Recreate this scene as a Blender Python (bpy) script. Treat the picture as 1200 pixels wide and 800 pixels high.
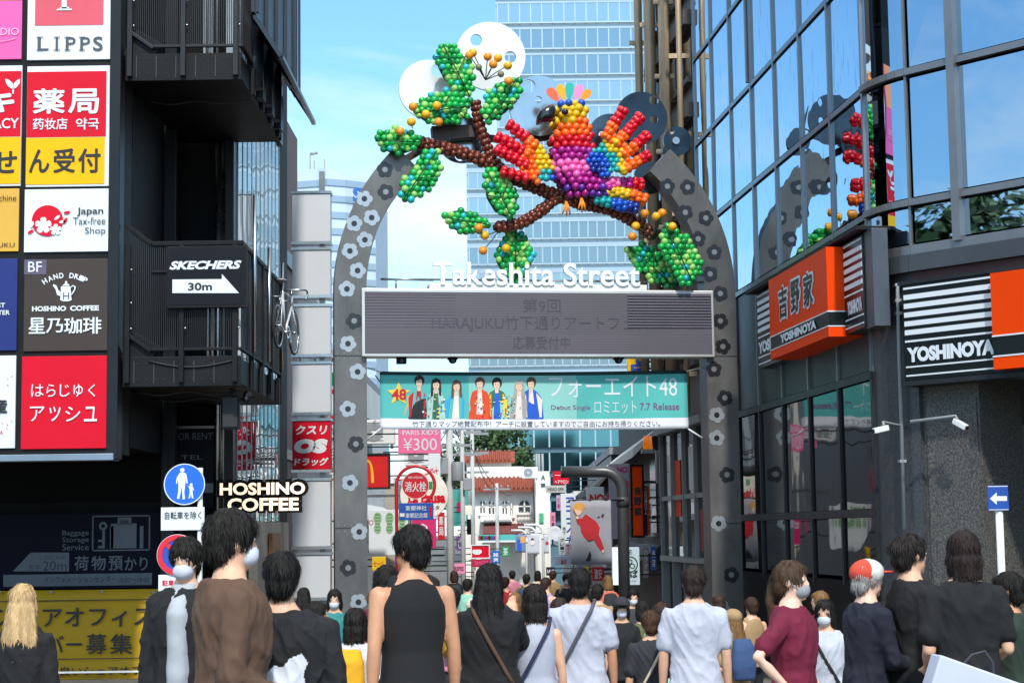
import bpy, bmesh, math, random
from mathutils import Vector, Matrix, noise
# ------------------------------------------------------------------ camera, sky, sun, exposure
sc = bpy.context.scene; COL = sc.collection
for o in list(bpy.data.objects): bpy.data.objects.remove(o)
rad = math.radians
F, CX, CY, CH = 2110.0, 600.0, 400.0, 1.68         # focal length in photo pixels, image centre, lens height
PITCH, ROLL = math.atan(222 / 2110), 0.0133
fw = Vector((0, math.cos(PITCH), math.sin(PITCH))); up0 = Vector((0, -math.sin(PITCH), math.cos(PITCH))); rt0 = Vector((1, 0, 0))
RT = rt0 * math.cos(ROLL) - up0 * math.sin(ROLL); UP = up0 * math.cos(ROLL) + rt0 * math.sin(ROLL)
cam = bpy.data.cameras.new('camera'); camo = bpy.data.objects.new('camera', cam); COL.objects.link(camo)
m = Matrix.Identity(4)
for i in range(3): m[i][0], m[i][1], m[i][2] = RT[i], UP[i], -fw[i]
m[2][3] = CH; camo.matrix_world = m
cam.sensor_width = 36; cam.lens = 36 * F / 1200; cam.clip_start = .1; cam.clip_end = 5000
sc.camera = camo
SUN_EL, SUN_DIR = 46.0, (0.12, -0.993)             # horizontal direction towards the sun: behind the lens, over the glass building
world = bpy.data.worlds.new('World'); sc.world = world; world.use_nodes = True
nt = world.node_tree; nt.nodes.clear(); N = nt.nodes.new; K = nt.links.new
out = N('ShaderNodeOutputWorld'); bg = N('ShaderNodeBackground'); bg.inputs['Strength'].default_value = .15
sky = N('ShaderNodeTexSky'); sky.sky_type = 'NISHITA'; sky.sun_disc = False
sky.sun_elevation = rad(SUN_EL); sky.sun_rotation = math.atan2(SUN_DIR[0], SUN_DIR[1])
tc = N('ShaderNodeTexCoord'); sx = N('ShaderNodeSeparateXYZ'); K(tc.outputs['Generated'], sx.inputs[0])
def mth(op, a, b, clamp=False):
    n = N('ShaderNodeMath'); n.operation = op; n.use_clamp = clamp
    for i, v in enumerate((a, b)):
        if v is None: continue
        if isinstance(v, (int, float)): n.inputs[i].default_value = v
        else: K(v, n.inputs[i])
    return n.outputs[0]
mp = N('ShaderNodeMapping'); mp.inputs['Scale'].default_value = (1, 1, 2.6); K(tc.outputs['Generated'], mp.inputs[0])
cl = N('ShaderNodeTexNoise'); cl.inputs['Scale'].default_value = 3.2; cl.inputs['Detail'].default_value = 8; cl.inputs['Roughness'].default_value = .58; cl.inputs['Distortion'].default_value = .5
K(mp.outputs[0], cl.inputs[0])
low = mth('ADD', mth('SUBTRACT', .60, mth('MULTIPLY', sx.outputs['Z'], 2.05)), mth('MULTIPLY', mth('MAXIMUM', mth('SUBTRACT', sx.outputs['Z'], .30), 0), 4.2))   # clouds thicken towards the horizon; unseen overhead ones added to neutralise ambient light
cf = mth('MULTIPLY', mth('ADD', mth('SUBTRACT', cl.outputs['Fac'], .56), mth('MULTIPLY', low, .52)), 3.4, True)
tint = N('ShaderNodeMix'); tint.data_type = 'RGBA'; tint.blend_type = 'MULTIPLY'; tint.inputs['Factor'].default_value = 1
K(sky.outputs[0], tint.inputs['A']); tint.inputs['B'].default_value = (.62, .93, 1.08, 1)
mx = N('ShaderNodeMix'); mx.data_type = 'RGBA'; K(mth('MULTIPLY', cf, .9), mx.inputs['Factor']); K(tint.outputs['Result'], mx.inputs['A']); mx.inputs['B'].default_value = (4.7, 5.15, 5.45, 1)
K(mx.outputs['Result'], bg.inputs['Color']); K(bg.outputs[0], out.inputs[0])
sun = bpy.data.lights.new('sun', 'SUN'); sun.energy = 2.3; sun.angle = rad(2.5); sun.color = (1, .95, .87)
suno = bpy.data.objects.new('sun', sun); COL.objects.link(suno)
ce = math.cos(rad(SUN_EL)); sd = Vector((SUN_DIR[0] * ce, SUN_DIR[1] * ce, math.sin(rad(SUN_EL))))
suno.rotation_euler = sd.to_track_quat('Z', 'Y').to_euler(); suno.location = sd * 60
vs = sc.view_settings; vs.view_transform = 'Standard'; vs.look = 'None'; vs.gamma = 1; vs.use_curve_mapping = False; vs.exposure = .7
sc.cycles.max_bounces = 7; sc.cycles.caustics_reflective = False; sc.cycles.caustics_refractive = False; sc.cycles.use_denoising = True
rnd = random.Random(11)

# ------------------------------------------------------------------ helpers
def ray(px, py): return (fw * F + RT * (px - CX) + UP * (CY - py))
def W(px, py, Y):
    d = ray(px, py); return Vector((0, 0, CH)) + d * (Y / d.y)
def gz(Y):                                         # the street falls away beyond the arch
    if Y < 22: return -.01 * max(Y, 0)
    return -.22 - .038 * (min(Y, 110) - 22)
def lin(h):
    h = h.lstrip('#'); r = []
    for i in (0, 2, 4):
        c = int(h[i:i + 2], 16) / 255; r.append(c / 12.92 if c <= .04045 else ((c + .055) / 1.055) ** 2.4)
    return r
_mats = {}
def mat(name, col, rough=.55, metal=0., var=.12, sc_=3., bump=0., emit=0., coat=0., spec=.5, bsc=None, sss=0., stretch=None):
    if name in _mats: return _mats[name]
    c = lin(col) if isinstance(col, str) else list(col)
    M = bpy.data.materials.new(name); M.use_nodes = True; t = M.node_tree; b = t.nodes['Principled BSDF']; L = t.links.new
    b.inputs['Metallic'].default_value = metal; b.inputs['Specular IOR Level'].default_value = spec; b.inputs['Coat Weight'].default_value = coat
    tcx = t.nodes.new('ShaderNodeTexCoord'); src = tcx.outputs['Object']
    if stretch:
        mpn = t.nodes.new('ShaderNodeMapping'); mpn.inputs['Scale'].default_value = stretch; L(src, mpn.inputs[0]); src = mpn.outputs[0]
    nz = t.nodes.new('ShaderNodeTexNoise'); nz.inputs['Scale'].default_value = sc_; nz.inputs['Detail'].default_value = 6; nz.inputs['Roughness'].default_value = .62; L(src, nz.inputs[0])
    rp = t.nodes.new('ShaderNodeValToRGB'); e = rp.color_ramp.elements
    e[0].position = .3; e[1].position = .7
    e[0].color = [x * (1 - var) for x in c] + [1]; e[1].color = [min(1, x * (1 + var)) for x in c] + [1]
    L(nz.outputs['Fac'], rp.inputs[0]); L(rp.outputs[0], b.inputs['Base Color'])
    mr = t.nodes.new('ShaderNodeMapRange'); mr.inputs['To Min'].default_value = max(0, rough - .07); mr.inputs['To Max'].default_value = min(1, rough + .07)
    L(nz.outputs['Fac'], mr.inputs[0]); L(mr.outputs[0], b.inputs['Roughness'])
    if bump:
        n2 = t.nodes.new('ShaderNodeTexNoise'); n2.inputs['Scale'].default_value = bsc or sc_ * 4; n2.inputs['Detail'].default_value = 4; L(src, n2.inputs[0])
        bp = t.nodes.new('ShaderNodeBump'); bp.inputs['Strength'].default_value = bump; bp.inputs['Distance'].default_value = .02; L(n2.outputs['Fac'], bp.inputs['Height']); L(bp.outputs[0], b.inputs['Normal'])
    if emit:
        L(rp.outputs[0], b.inputs['Emission Color']); b.inputs['Emission Strength'].default_value = emit
    if sss:
        b.inputs['Subsurface Weight'].default_value = sss; b.inputs['Subsurface Radius'].default_value = (.03, .02, .015); b.inputs['Subsurface Scale'].default_value = .5
    _mats[name] = M; return M
def granite(name, a, b_, scale=60, rough=.45, bump=.1):
    if name in _mats: return _mats[name]
    M = mat(name, a, rough, 0, .1, scale, bump); t = M.node_tree
    rp = [n for n in t.nodes if n.bl_idname == 'ShaderNodeValToRGB'][0]; e = rp.color_ramp.elements
    ca, cb = lin(a), lin(b_)
    e[0].position = .44; e[1].position = .6; e[0].color = ca + [1]; e[1].color = cb + [1]
    return M
def glassmat(name, col, rough=.02, wav=.012, wsc=.9, metal=1., stain=None):
    """reflective window glass: a coated mirror with slow waves, never perfectly flat"""
    if name in _mats: return _mats[name]
    c = lin(col); M = bpy.data.materials.new(name); M.use_nodes = True; t = M.node_tree; b = t.nodes['Principled BSDF']; L = t.links.new
    b.inputs['Base Color'].default_value = c + [1]; b.inputs['Metallic'].default_value = metal; b.inputs['Roughness'].default_value = rough
    tcx = t.nodes.new('ShaderNodeTexCoord'); nz = t.nodes.new('ShaderNodeTexNoise'); nz.inputs['Scale'].default_value = wsc; nz.inputs['Detail'].default_value = 2; L(tcx.outputs['Object'], nz.inputs[0])
    bp = t.nodes.new('ShaderNodeBump'); bp.inputs['Strength'].default_value = 1; bp.inputs['Distance'].default_value = wav; L(nz.outputs['Fac'], bp.inputs['Height']); L(bp.outputs[0], b.inputs['Normal'])
    if stain:                                      # dried streaks running down the panes
        mpn = t.nodes.new('ShaderNodeMapping'); mpn.inputs['Scale'].default_value = (9, 9, 1.6); L(tcx.outputs['Object'], mpn.inputs[0])
        n2 = t.nodes.new('ShaderNodeTexNoise'); n2.inputs['Scale'].default_value = 1.3; n2.inputs['Detail'].default_value = 3; L(mpn.outputs[0], n2.inputs[0])
        mr = t.nodes.new('ShaderNodeMapRange'); mr.inputs['From Min'].default_value = .6; mr.inputs['From Max'].default_value = .68; L(n2.outputs['Fac'], mr.inputs[0])
        mxn = t.nodes.new('ShaderNodeMix'); mxn.data_type = 'RGBA'; mxn.inputs['A'].default_value = c + [1]; mxn.inputs['B'].default_value = [x * stain for x in c] + [1]
        L(mr.outputs[0], mxn.inputs['Factor']); L(mxn.outputs['Result'], b.inputs['Base Color'])
    _mats[name] = M; return M

_txt = {}
def text_mesh(s, bold, shear, res):
    k = (s, bold, shear, res)
    if k not in _txt:
        c = bpy.data.curves.new('lettering', 'FONT'); c.body = s; c.offset = bold; c.shear = shear; c.resolution_u = res; c.fill_mode = 'FRONT'
        o = bpy.data.objects.new('lettering', c); COL.objects.link(o)
        me = bpy.data.meshes.new_from_object(o.evaluated_get(bpy.context.evaluated_depsgraph_get()))
        v = [(p.co.x, p.co.y) for p in me.vertices]; f = [tuple(p.vertices) for p in me.polygons]
        bpy.data.objects.remove(o); bpy.data.curves.remove(c); bpy.data.meshes.remove(me)
        _txt[k] = (v, f)
    return _txt[k]
_ico = {}
def ico(n):
    if n not in _ico:
        b = bmesh.new(); bmesh.ops.create_icosphere(b, subdivisions=n, radius=1)
        _ico[n] = ([v.co.copy() for v in b.verts], [tuple(v.index for v in f.verts) for f in b.faces]); b.free()
    return _ico[n]
PAR = {}                                           # how a part's own shapes were given, so that its sub-parts follow
class MB:
    """collects shapes into one mesh"""
    def __init__(s): s.v = []; s.f = []; s.m = []; s.s = []
    def add(s, vs, fs, m=0, smooth=False):
        o = len(s.v); s.v += [tuple(p) for p in vs]
        for f in fs: s.f.append(tuple(i + o for i in f)); s.m.append(m); s.s.append(smooth)
        return s
    def box(s, x0, x1, y0, y1, z0, z1, m=0):
        x0, x1 = min(x0, x1), max(x0, x1); y0, y1 = min(y0, y1), max(y0, y1); z0, z1 = min(z0, z1), max(z0, z1)
        vs = [(x, y, z) for z in (z0, z1) for y in (y0, y1) for x in (x0, x1)]
        return s.add(vs, [(0, 2, 3, 1), (4, 5, 7, 6), (0, 1, 5, 4), (2, 6, 7, 3), (0, 4, 6, 2), (1, 3, 7, 5)], m)
    def obox(s, p0, p1, w, h, m=0):                # a bar from p0 to p1, w wide, h high
        p0, p1 = Vector(p0), Vector(p1); d = (p1 - p0).normalized(); a = d.cross(Vector((0, 0, 1)))
        if a.length < 1e-3: a = Vector((1, 0, 0))
        a.normalize(); b = a.cross(d)
        vs = [p + a * (i * w / 2) + b * (j * h / 2) for p in (p0, p1) for j in (-1, 1) for i in (-1, 1)]
        return s.add(vs, [(0, 2, 3, 1), (4, 5, 7, 6), (0, 1, 5, 4), (2, 6, 7, 3), (0, 4, 6, 2), (1, 3, 7, 5)], m)
    def hbox(s, p0, p1, z0, z1, d0, d1, m=0):      # a slab along a wall line, d measured out of the wall (viewer's side)
        d = Vector((p1[0] - p0[0], p1[1] - p0[1])).normalized(); n = Vector((d.y, -d.x))
        q = [Vector((p[0], p[1])) + n * k for k in (d0, d1) for p in (p0, p1)]
        vs = [(p.x, p.y, z) for z in (z0, z1) for p in q]
        return s.add(vs, [(0, 2, 3, 1), (4, 5, 7, 6), (0, 1, 5, 4), (2, 6, 7, 3), (0, 4, 6, 2), (1, 3, 7, 5)], m)
    def prism(s, pts, y0, y1, m=0, ms=None):       # outline in x,z pushed from y0 (front) to y1
        n = len(pts); vs = [(x, y0, z) for x, z in pts] + [(x, y1, z) for x, z in pts]
        s.add(vs, [tuple(range(n))], m); o = len(s.v) - 2 * n
        fs = [tuple(range(2 * n - 1, n - 1, -1))] + [(i, i + n, (i + 1) % n + n, (i + 1) % n) for i in range(n)]
        for f in fs: s.f.append(tuple(i + o for i in f)); s.m.append(m if ms is None else ms); s.s.append(False)
        return s
    def flat(s, pts, y, m=0): return s.add([(x, y, z) for x, z in pts], [tuple(range(len(pts)))], m)
    def rect(s, x0, x1, z0, z1, y, m=0): return s.flat([(x0, z0), (x1, z0), (x1, z1), (x0, z1)], y, m)
    def disc(s, x, z, r, y0, y1, m=0, n=32, rz=None):
        return s.prism([(x + r * math.cos(i * 2 * math.pi / n), z + (rz or r) * math.sin(i * 2 * math.pi / n)) for i in range(n)], y0, y1, m)
    def ring(s, x, z, r0, r1, y0, y1, m=0, n=32):
        vs = []
        for i in range(n):
            c, d = math.cos(i * 2 * math.pi / n), math.sin(i * 2 * math.pi / n)
            for r in (r0, r1):
                for y in (y0, y1): vs.append((x + r * c, y, z + r * d))
        fs = []
        for i in range(n):
            a = 4 * i; b = 4 * ((i + 1) % n)
            fs += [(a, b, b + 2, a + 2), (a + 1, a + 3, b + 3, b + 1), (a, a + 1, b + 1, b), (a + 2, b + 2, b + 3, a + 3)]
        return s.add(vs, fs, m)
    def tube(s, path, r, n=8, m=0, smooth=True, caps=True):
        path = [Vector(p) for p in path]; rs = r if isinstance(r, (list, tuple)) else [r] * len(path); vs = []; fs = []; a = None
        for i, p in enumerate(path):
            d = (path[min(i + 1, len(path) - 1)] - path[max(i - 1, 0)]).normalized()
            if a is None:
                a = d.cross(Vector((0, 0, 1)) if abs(d.z) < .9 else Vector((1, 0, 0)))
            a = (a - d * a.dot(d)).normalized(); b = d.cross(a)
            for k in range(n):
                t = 2 * math.pi * k / n; vs.append(p + (a * math.cos(t) + b * math.sin(t)) * rs[i])
        for i in range(len(path) - 1):
            for k in range(n): fs.append((i * n + k, i * n + (k + 1) % n, (i + 1) * n + (k + 1) % n, (i + 1) * n + k))
        s.add(vs, fs, m, smooth)
        if caps:
            o = len(s.v) - len(vs)
            for f in (tuple(range(n - 1, -1, -1)), tuple(range((len(path) - 1) * n, len(path) * n))):
                s.f.append(tuple(i + o for i in f)); s.m.append(m); s.s.append(False)
        return s
    def ball(s, c, r, m=0, n=2, smooth=True):
        v, f = ico(n); rr = r if isinstance(r, (tuple, list)) else (r, r, r)
        return s.add([(c[0] + p.x * rr[0], c[1] + p.y * rr[1], c[2] + p.z * rr[2]) for p in v], f, m, smooth)
    def text(s, body, x0, z0, x1, z1, y, m=0, bold=0., shear=0., mirror=False, depth=0., res=3, keep=False):
        cjk = any(ord(ch) > 0x2fff for ch in body)
        if cjk and bold > .004:                    # heavy strokes: the same characters shifted a hair to each side
            w, h = x1 - x0, z1 - z0; e = min(h, w / max(1, len(body))) * bold * .8
            for i, (dx, dz) in enumerate(((-1, 0), (1, 0), (0, 1), (0, -1), (-.7, -.7), (.7, .7), (.7, -.7), (-.7, .7))):
                s.text(body, x0 + e + dx * e, z0 + e + dz * e, x1 - e + dx * e, z1 - e + dz * e, y - .0003 * i, m, 0, shear, mirror, 0, res)
            return s
        v, f = text_mesh(body, bold, shear, res)
        if not v: return s
        a, b = min(p[0] for p in v), max(p[0] for p in v); c, d = min(p[1] for p in v), max(p[1] for p in v)
        kx, kz = (x1 - x0) / max(b - a, 1e-6), (z1 - z0) / max(d - c, 1e-6)
        q = [(x0 + (p[0] - a) * kx if not mirror else x1 - (p[0] - a) * kx, z0 + (p[1] - c) * kz) for p in v]
        s.add([(p[0], y, p[1]) for p in q], f, m)
        if depth:                                  # solid letters: a back and walls along the open edges
            s.add([(p[0], y + depth, p[1]) for p in q], [g[::-1] for g in f], m)
            cnt = {}
            for g in f:
                for i in range(len(g)):
                    e = (g[i], g[(i + 1) % len(g)]); k = (min(e), max(e)); cnt[k] = None if k in cnt else e
            n = len(v); wv = [(p[0], y, p[1]) for p in q] + [(p[0], y + depth, p[1]) for p in q]
            s.add(wv, [(e[0], e[1], e[1] + n, e[0] + n) for e in cnt.values() if e], m)
        return s
    def vtext(s, body, xc, z0, z1, w, y, m=0, bold=.01):   # upright column of characters
        n = len(body); h = (z1 - z0) / n
        for i, ch in enumerate(body):
            s.text(ch, xc - w / 2, z1 - (i + .92) * h, xc + w / 2, z1 - (i + .08) * h, y, m, bold)
        return s
    def build(s, name, mats, parent=None, world=False, bevel=0., label=None, fix=True, weld=False):
        me = bpy.data.meshes.new(name); vs = s.v
        if isinstance(parent, Thing): ws, inv = world, parent.inv
        elif parent is not None: ws, inv = PAR.get(parent.name, (False, None))
        else: ws = False
        if ws:
            vs = [inv @ Vector(p) for p in vs]
        me.from_pydata(vs, [], s.f)
        for mm in (mats if isinstance(mats, (list, tuple)) else [mats]): me.materials.append(mm)
        me.polygons.foreach_set('material_index', s.m); me.polygons.foreach_set('use_smooth', s.s)
        if weld or fix:
            b = bmesh.new(); b.from_mesh(me)
            if weld: bmesh.ops.remove_doubles(b, verts=b.verts, dist=1e-4)
            bmesh.ops.recalc_face_normals(b, faces=b.faces); b.to_mesh(me); b.free()
        me.update(); o = bpy.data.objects.new(name, me); COL.objects.link(o)
        if parent is not None: o.parent = parent.root if isinstance(parent, Thing) else parent
        PAR[o.name] = (ws, inv if ws else None)
        if bevel:
            md = o.modifiers.new('edge', 'BEVEL'); md.width = bevel; md.segments = 2; md.limit_method = 'ANGLE'; md.angle_limit = rad(40)
        if label: o['label'] = label
        return o
def tag(o, label, cat, group=None, kind=None):
    o['label'] = label; o['category'] = cat
    if group: o['group'] = group
    if kind: o['kind'] = kind
    return o
class Thing:
    """an Empty at the thing's base that parents its parts; px/py place it on its own plane at depth Y"""
    def __init__(s, name, label, cat, loc, yaw=0., group=None):
        s.root = bpy.data.objects.new(name, None); COL.objects.link(s.root); s.root.empty_display_size = .2
        s.loc = Vector(loc); s.root.location = loc; s.root.rotation_euler = (0, 0, yaw)
        tag(s.root, label, cat, group); s.M = Matrix.Translation(s.loc) @ Matrix.Rotation(yaw, 4, 'Z'); s.inv = s.M.inverted()
        s.ex = s.M.to_3x3() @ Vector((1, 0, 0)); s.ey = s.M.to_3x3() @ Vector((0, 1, 0))
    def L(s, px, py, off=0.):
        d = ray(px, py); o = s.loc - s.ey * off - Vector((0, 0, CH)); p = d * (o.dot(s.ey) / d.dot(s.ey)) + Vector((0, 0, CH))
        q = s.inv @ p; return (q.x, q.z)
    def R(s, x0, y0, x1, y1, off=0.):              # true rectangle whose edges meet the four pixel sides at their middles
        xm, ym = (x0 + x1) / 2, (y0 + y1) / 2
        return s.L(x0, ym, off)[0], s.L(x1, ym, off)[0], s.L(xm, y1, off)[1], s.L(xm, y0, off)[1]
    def T(s, mb, body, x0, y0, x1, y1, off, m=0, **k):
        a, b, c, d = s.R(x0, y0, x1, y1, off); mb.text(body, a, c, b, d, -off, m, **k)
    def P(s, pts, off=0.): return [s.L(x, y, off) for x, y in pts]
def struct(o): o['kind'] = 'structure'; return o

# shared materials
black_steel = mat('black_steel', '#161719', .55, .0, .4, 1.6, .06, spec=.2)
black_deep = mat('black_deep', '#0c0d0e', .6, 0, .35, 1.5, spec=.15)
dark_frame = mat('dark_frame', '#26282b', .45, .1, .2, 3, spec=.3)
sign_white = mat('sign_white', '#dbe1e6', .5, 0, .03, 1.5, spec=.22)
sign_red = mat('sign_red', '#cf0426', .5, 0, .05, 1.5, spec=.22)
lipps_red = mat('faded_red', '#d4505f', .4, 0, .05, 1.5)
sign_yellow = mat('sign_yellow', '#eeb400', .5, 0, .05, 1.5, spec=.22)
sign_gold = mat('sign_gold', '#d7a63a', .4, 0, .05, 1.5)
sign_pink = mat('sign_pink', '#e85aa5', .4, 0, .05, 1.5)
sign_navy = mat('sign_navy', '#0b1f6e', .4, 0, .08, 1.5)
sign_brown = mat('sign_brown', '#38281f', .4, 0, .08, 1.5)
ink = mat('ink', '#1f1f22', .5, 0, .1, 2)
ink_grey = mat('ink_grey', '#454c55', .5, 0, .1, 2)
silver = mat('silver', '#c4c6c8', .28, 1., .08, 2)
steel_grey = mat('steel_grey', '#8e9092', .38, .9, .14, 2.2)
white_paint = mat('white_paint', '#dfe1e0', .45, 0, .06, 3)
grey_paint = mat('grey_paint', '#8f9496', .5, 0, .12, 2)
orange = mat('orange_acrylic', '#ea4200', .5, 0, .05, 1, spec=.12)
green_black = mat('green_black', '#0c1414', .35, 0, .1, 1, coat=.08, spec=.3)
road_blue = mat('road_blue', '#0d63d8', .4, 0, .05, 2, coat=.2)
magenta_sign = mat('magenta_sign', '#d0246c', .45, 0, .06, 2)
# ------------------------------------------------------------------ ground and street
mb = MB(); ys = [-80, -20, 0, 8, 16, 22, 30, 40, 55, 75, 110, 200, 500, 2500]
for a, b in zip(ys, ys[1:]): mb.add([(-1500, a, gz(a)), (1500, a, gz(a)), (1500, b, gz(b)), (-1500, b, gz(b))], [(0, 1, 2, 3)])
struct(mb.build('ground', granite('ground_mix', '#55544f', '#6a6862', 3, .9)))
paving = granite('street_paving', '#6f6a64', '#807a72', 5, .8)
t = paving.node_tree; brick = t.nodes.new('ShaderNodeTexBrick'); brick.inputs['Scale'].default_value = 3; brick.inputs['Mortar Size'].default_value = .012
brick.inputs['Color1'].default_value = (.20, .18, .165, 1); brick.inputs['Color2'].default_value = (.165, .15, .14, 1); brick.inputs['Mortar'].default_value = (.09, .085, .08, 1)
t.links.new([n for n in t.nodes if n.bl_idname == 'ShaderNodeTexCoord'][0].outputs['Object'], brick.inputs[0]); t.links.new(brick.outputs[0], t.nodes['Principled BSDF'].inputs['Base Color'])
mb = MB()
for a, b in zip(ys[1:], ys[2:11]): mb.add([(-3.9, a, gz(a) + .004), (3.2, a, gz(a) + .004), (3.2, b, gz(b) + .004), (-3.9, b, gz(b) + .004)], [(0, 1, 2, 3)])
struct(mb.build('street', paving))
mb = MB(); asp = granite('asphalt', '#3b3b3d', '#47474a', 40, .85)
mb.add([(-40, -12, gz(0) + .006), (40, -12, gz(0) + .006), (40, 5, gz(5) + .008), (-40, 5, gz(5) + .008)], [(0, 1, 2, 3)])
struct(mb.build('road', asp))
mb = MB()
for i in range(12): mb.box(-6 + i * 1.0, -5.5 + i * 1.0, .5, 4.2, gz(3) + .012, gz(3) + .02)
struct(mb.build('road_markings', white_paint))
mb = MB(); mb.box(-40, -4.2, 5.2, 5.4, gz(5) - .05, gz(5) + .13); mb.box(4.2, 40, 5.2, 5.4, gz(5) - .05, gz(5) + .13)
struct(mb.build('kerb', granite('kerb_stone', '#8a8882', '#9a9890', 30, .8)))

# ------------------------------------------------------------------ far buildings
spandrel = mat('tower_spandrel', '#a6b9c4', .3, .2, .06, .05)
tower_glass = glassmat('tower_glass', '#8296a0', .08, .05, .05, metal=.72)
tower_glass2 = glassmat('tower_glass_pale', '#96aab2', .08, .05, .05, metal=.72)
mull = mat('tower_mullion', '#a9bcc8', .35, .4, .05, 1)
def tower(name, label, x0, x1, Y, ztop, z0, floor, bandh, npan, glassm, cat='tower', deep=30):
    T = Thing(name, label, cat, ((x0 + x1) / 2, Y, gz(Y)))
    b = MB(); b.box(x0, x1, Y, Y + deep, gz(Y), ztop); b.build('wall', spandrel, T, True)
    z = z0; k = 0
    while z + bandh < ztop and k < 60:
        w = MB(); w.box(x0 + .3, x1 - .3, Y - .25, Y - .05, z, z + bandh)
        n = npan
        f = w.build('window_band', glassm if not callable(glassm) else glassm(k), T, True)
        w = MB()
        for i in range(n + 1):
            x = x0 + .3 + (x1 - x0 - .6) * i / n; w.box(x - .09, x + .09, Y - .34, Y - .26, z, z + bandh)
        w.box(x0, x1, Y - .45, Y - .28, z - .28, z - .06); w.box(x0, x1, Y - .4, Y - .28, z + bandh + .04, z + bandh + .16)
        w.build('mullion', mull, f)
        z += floor; k += 1
    return T
YT = 260
def PX(px, py, Y): p = W(px, py, Y); return p.x, p.z
def pick(k): return tower_glass2 if k % 4 in (1, 2) else tower_glass
tower('glass_tower', 'tall pale blue glass office tower rising behind the balloon bird', PX(547, 250, YT)[0], PX(772, 250, YT)[0] + 42, YT, PX(560, 172, YT)[1], PX(560, 640, YT)[1], 3.72, 2.25, 52, pick)
tower('glass_tower', 'narrower upper block of pale glass stepping back behind the tower roof', PX(581, 50, YT + 12)[0], PX(772, 50, YT + 12)[0] + 44, YT + 12, PX(560, -260, YT + 12)[1], PX(560, 180, YT + 12)[1], 4.1, 2.9, 40, pick)
Yf = 190
pale = mat('far_pale', '#c3d3e2', .5, .1, .05, .1)
T = Thing('office_block', 'pale ribbed office block with a blue emblem seen beside the steel arch', 'office block', (PX(390, 250, Yf)[0], Yf, gz(Yf)))
xa, xb = PX(330, 250, Yf)[0], PX(439, 250, Yf)[0]; zt = PX(390, 200, Yf)[1]
b = MB(); prof = [(xa, Yf), (xa + 4, Yf - 1.2), ((xa + xb) / 2, Yf - 1.9), (xb - 3, Yf - 1.0), (xb, Yf + 1.2), (xb, Yf + 20), (xa, Yf + 20)]
n = len(prof); b.add([(x, y, gz(Yf)) for x, y in prof] + [(x, y, zt - (.0 if i < 3 else .9)) for i, (x, y) in enumerate(prof)], [tuple(range(n)), tuple(range(2 * n - 1, n - 1, -1))] + [(i, (i + 1) % n, (i + 1) % n + n, i + n) for i in range(n)])
b.build('wall', pale, T, True)
rib = mat('far_rib', '#93aabf', .5, .1, .05, .1)
for k in range(16):
    z = zt - 1.6 - k * 1.75
    w = MB()
    for (p, q) in zip(prof[:5], prof[1:5]): w.hbox(p, q, z - .35, z + .35, .02, .12)
    w.build('window_band', rib, T, True)
w = MB(); x, z = PX(420, 232, Yf); w.text('S', x - .45, z - .8, x + .5, z + .8, Yf - 1.75, 0, .06)
w.build('emblem', mat('emblem_blue', '#1c5fae', .4), T, True)
w = MB()
for px, h in ((361, 21), (366, 14), (378, 16)):
    x, z = PX(px, 197, Yf); w.tube([(x, Yf + 2, z - 1), (x, Yf + 2, z + h * .088)], .08, 6)
x, z = PX(361, 176, Yf); w.tube([(x, Yf + 2, z), (x + .8, Yf + 2, z + .1)], .16, 6); w.build('roof_antenna', grey_paint, T, True)
Yg = 150
teal_g = glassmat('teal_glass', '#5d95a3', .05, .02, .1)
T = Thing('teal_glass_building', 'low teal glass office building behind the white tiled house', 'office building', (PX(650, 540, Yg)[0], Yg, gz(Yg)))
xa, xb = PX(590, 540, Yg)[0], PX(770, 540, Yg)[0]; zt = PX(640, 470, Yg)[1]
b = MB(); b.box(xa, xb, Yg, Yg + 20, gz(Yg), zt); b.build('wall', mat('teal_wall', '#56717c', .4, .2), T, True)
for k in range(6):
    z = zt - .3 - k * 2.0
    w = MB(); w.box(xa + .1, xb - .1, Yg - .2, Yg - .05, z - 1.55, z); f = w.build('window_band', teal_g, T, True)
    w = MB()
    for i in range(11):
        x = xa + (xb - xa) * i / 10; w.box(x - .06, x + .06, Yg - .28, Yg - .21, z - 1.55, z)
    w.build('mullion', mat('teal_mullion', '#a9bcc4', .4, .3), f)

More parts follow.
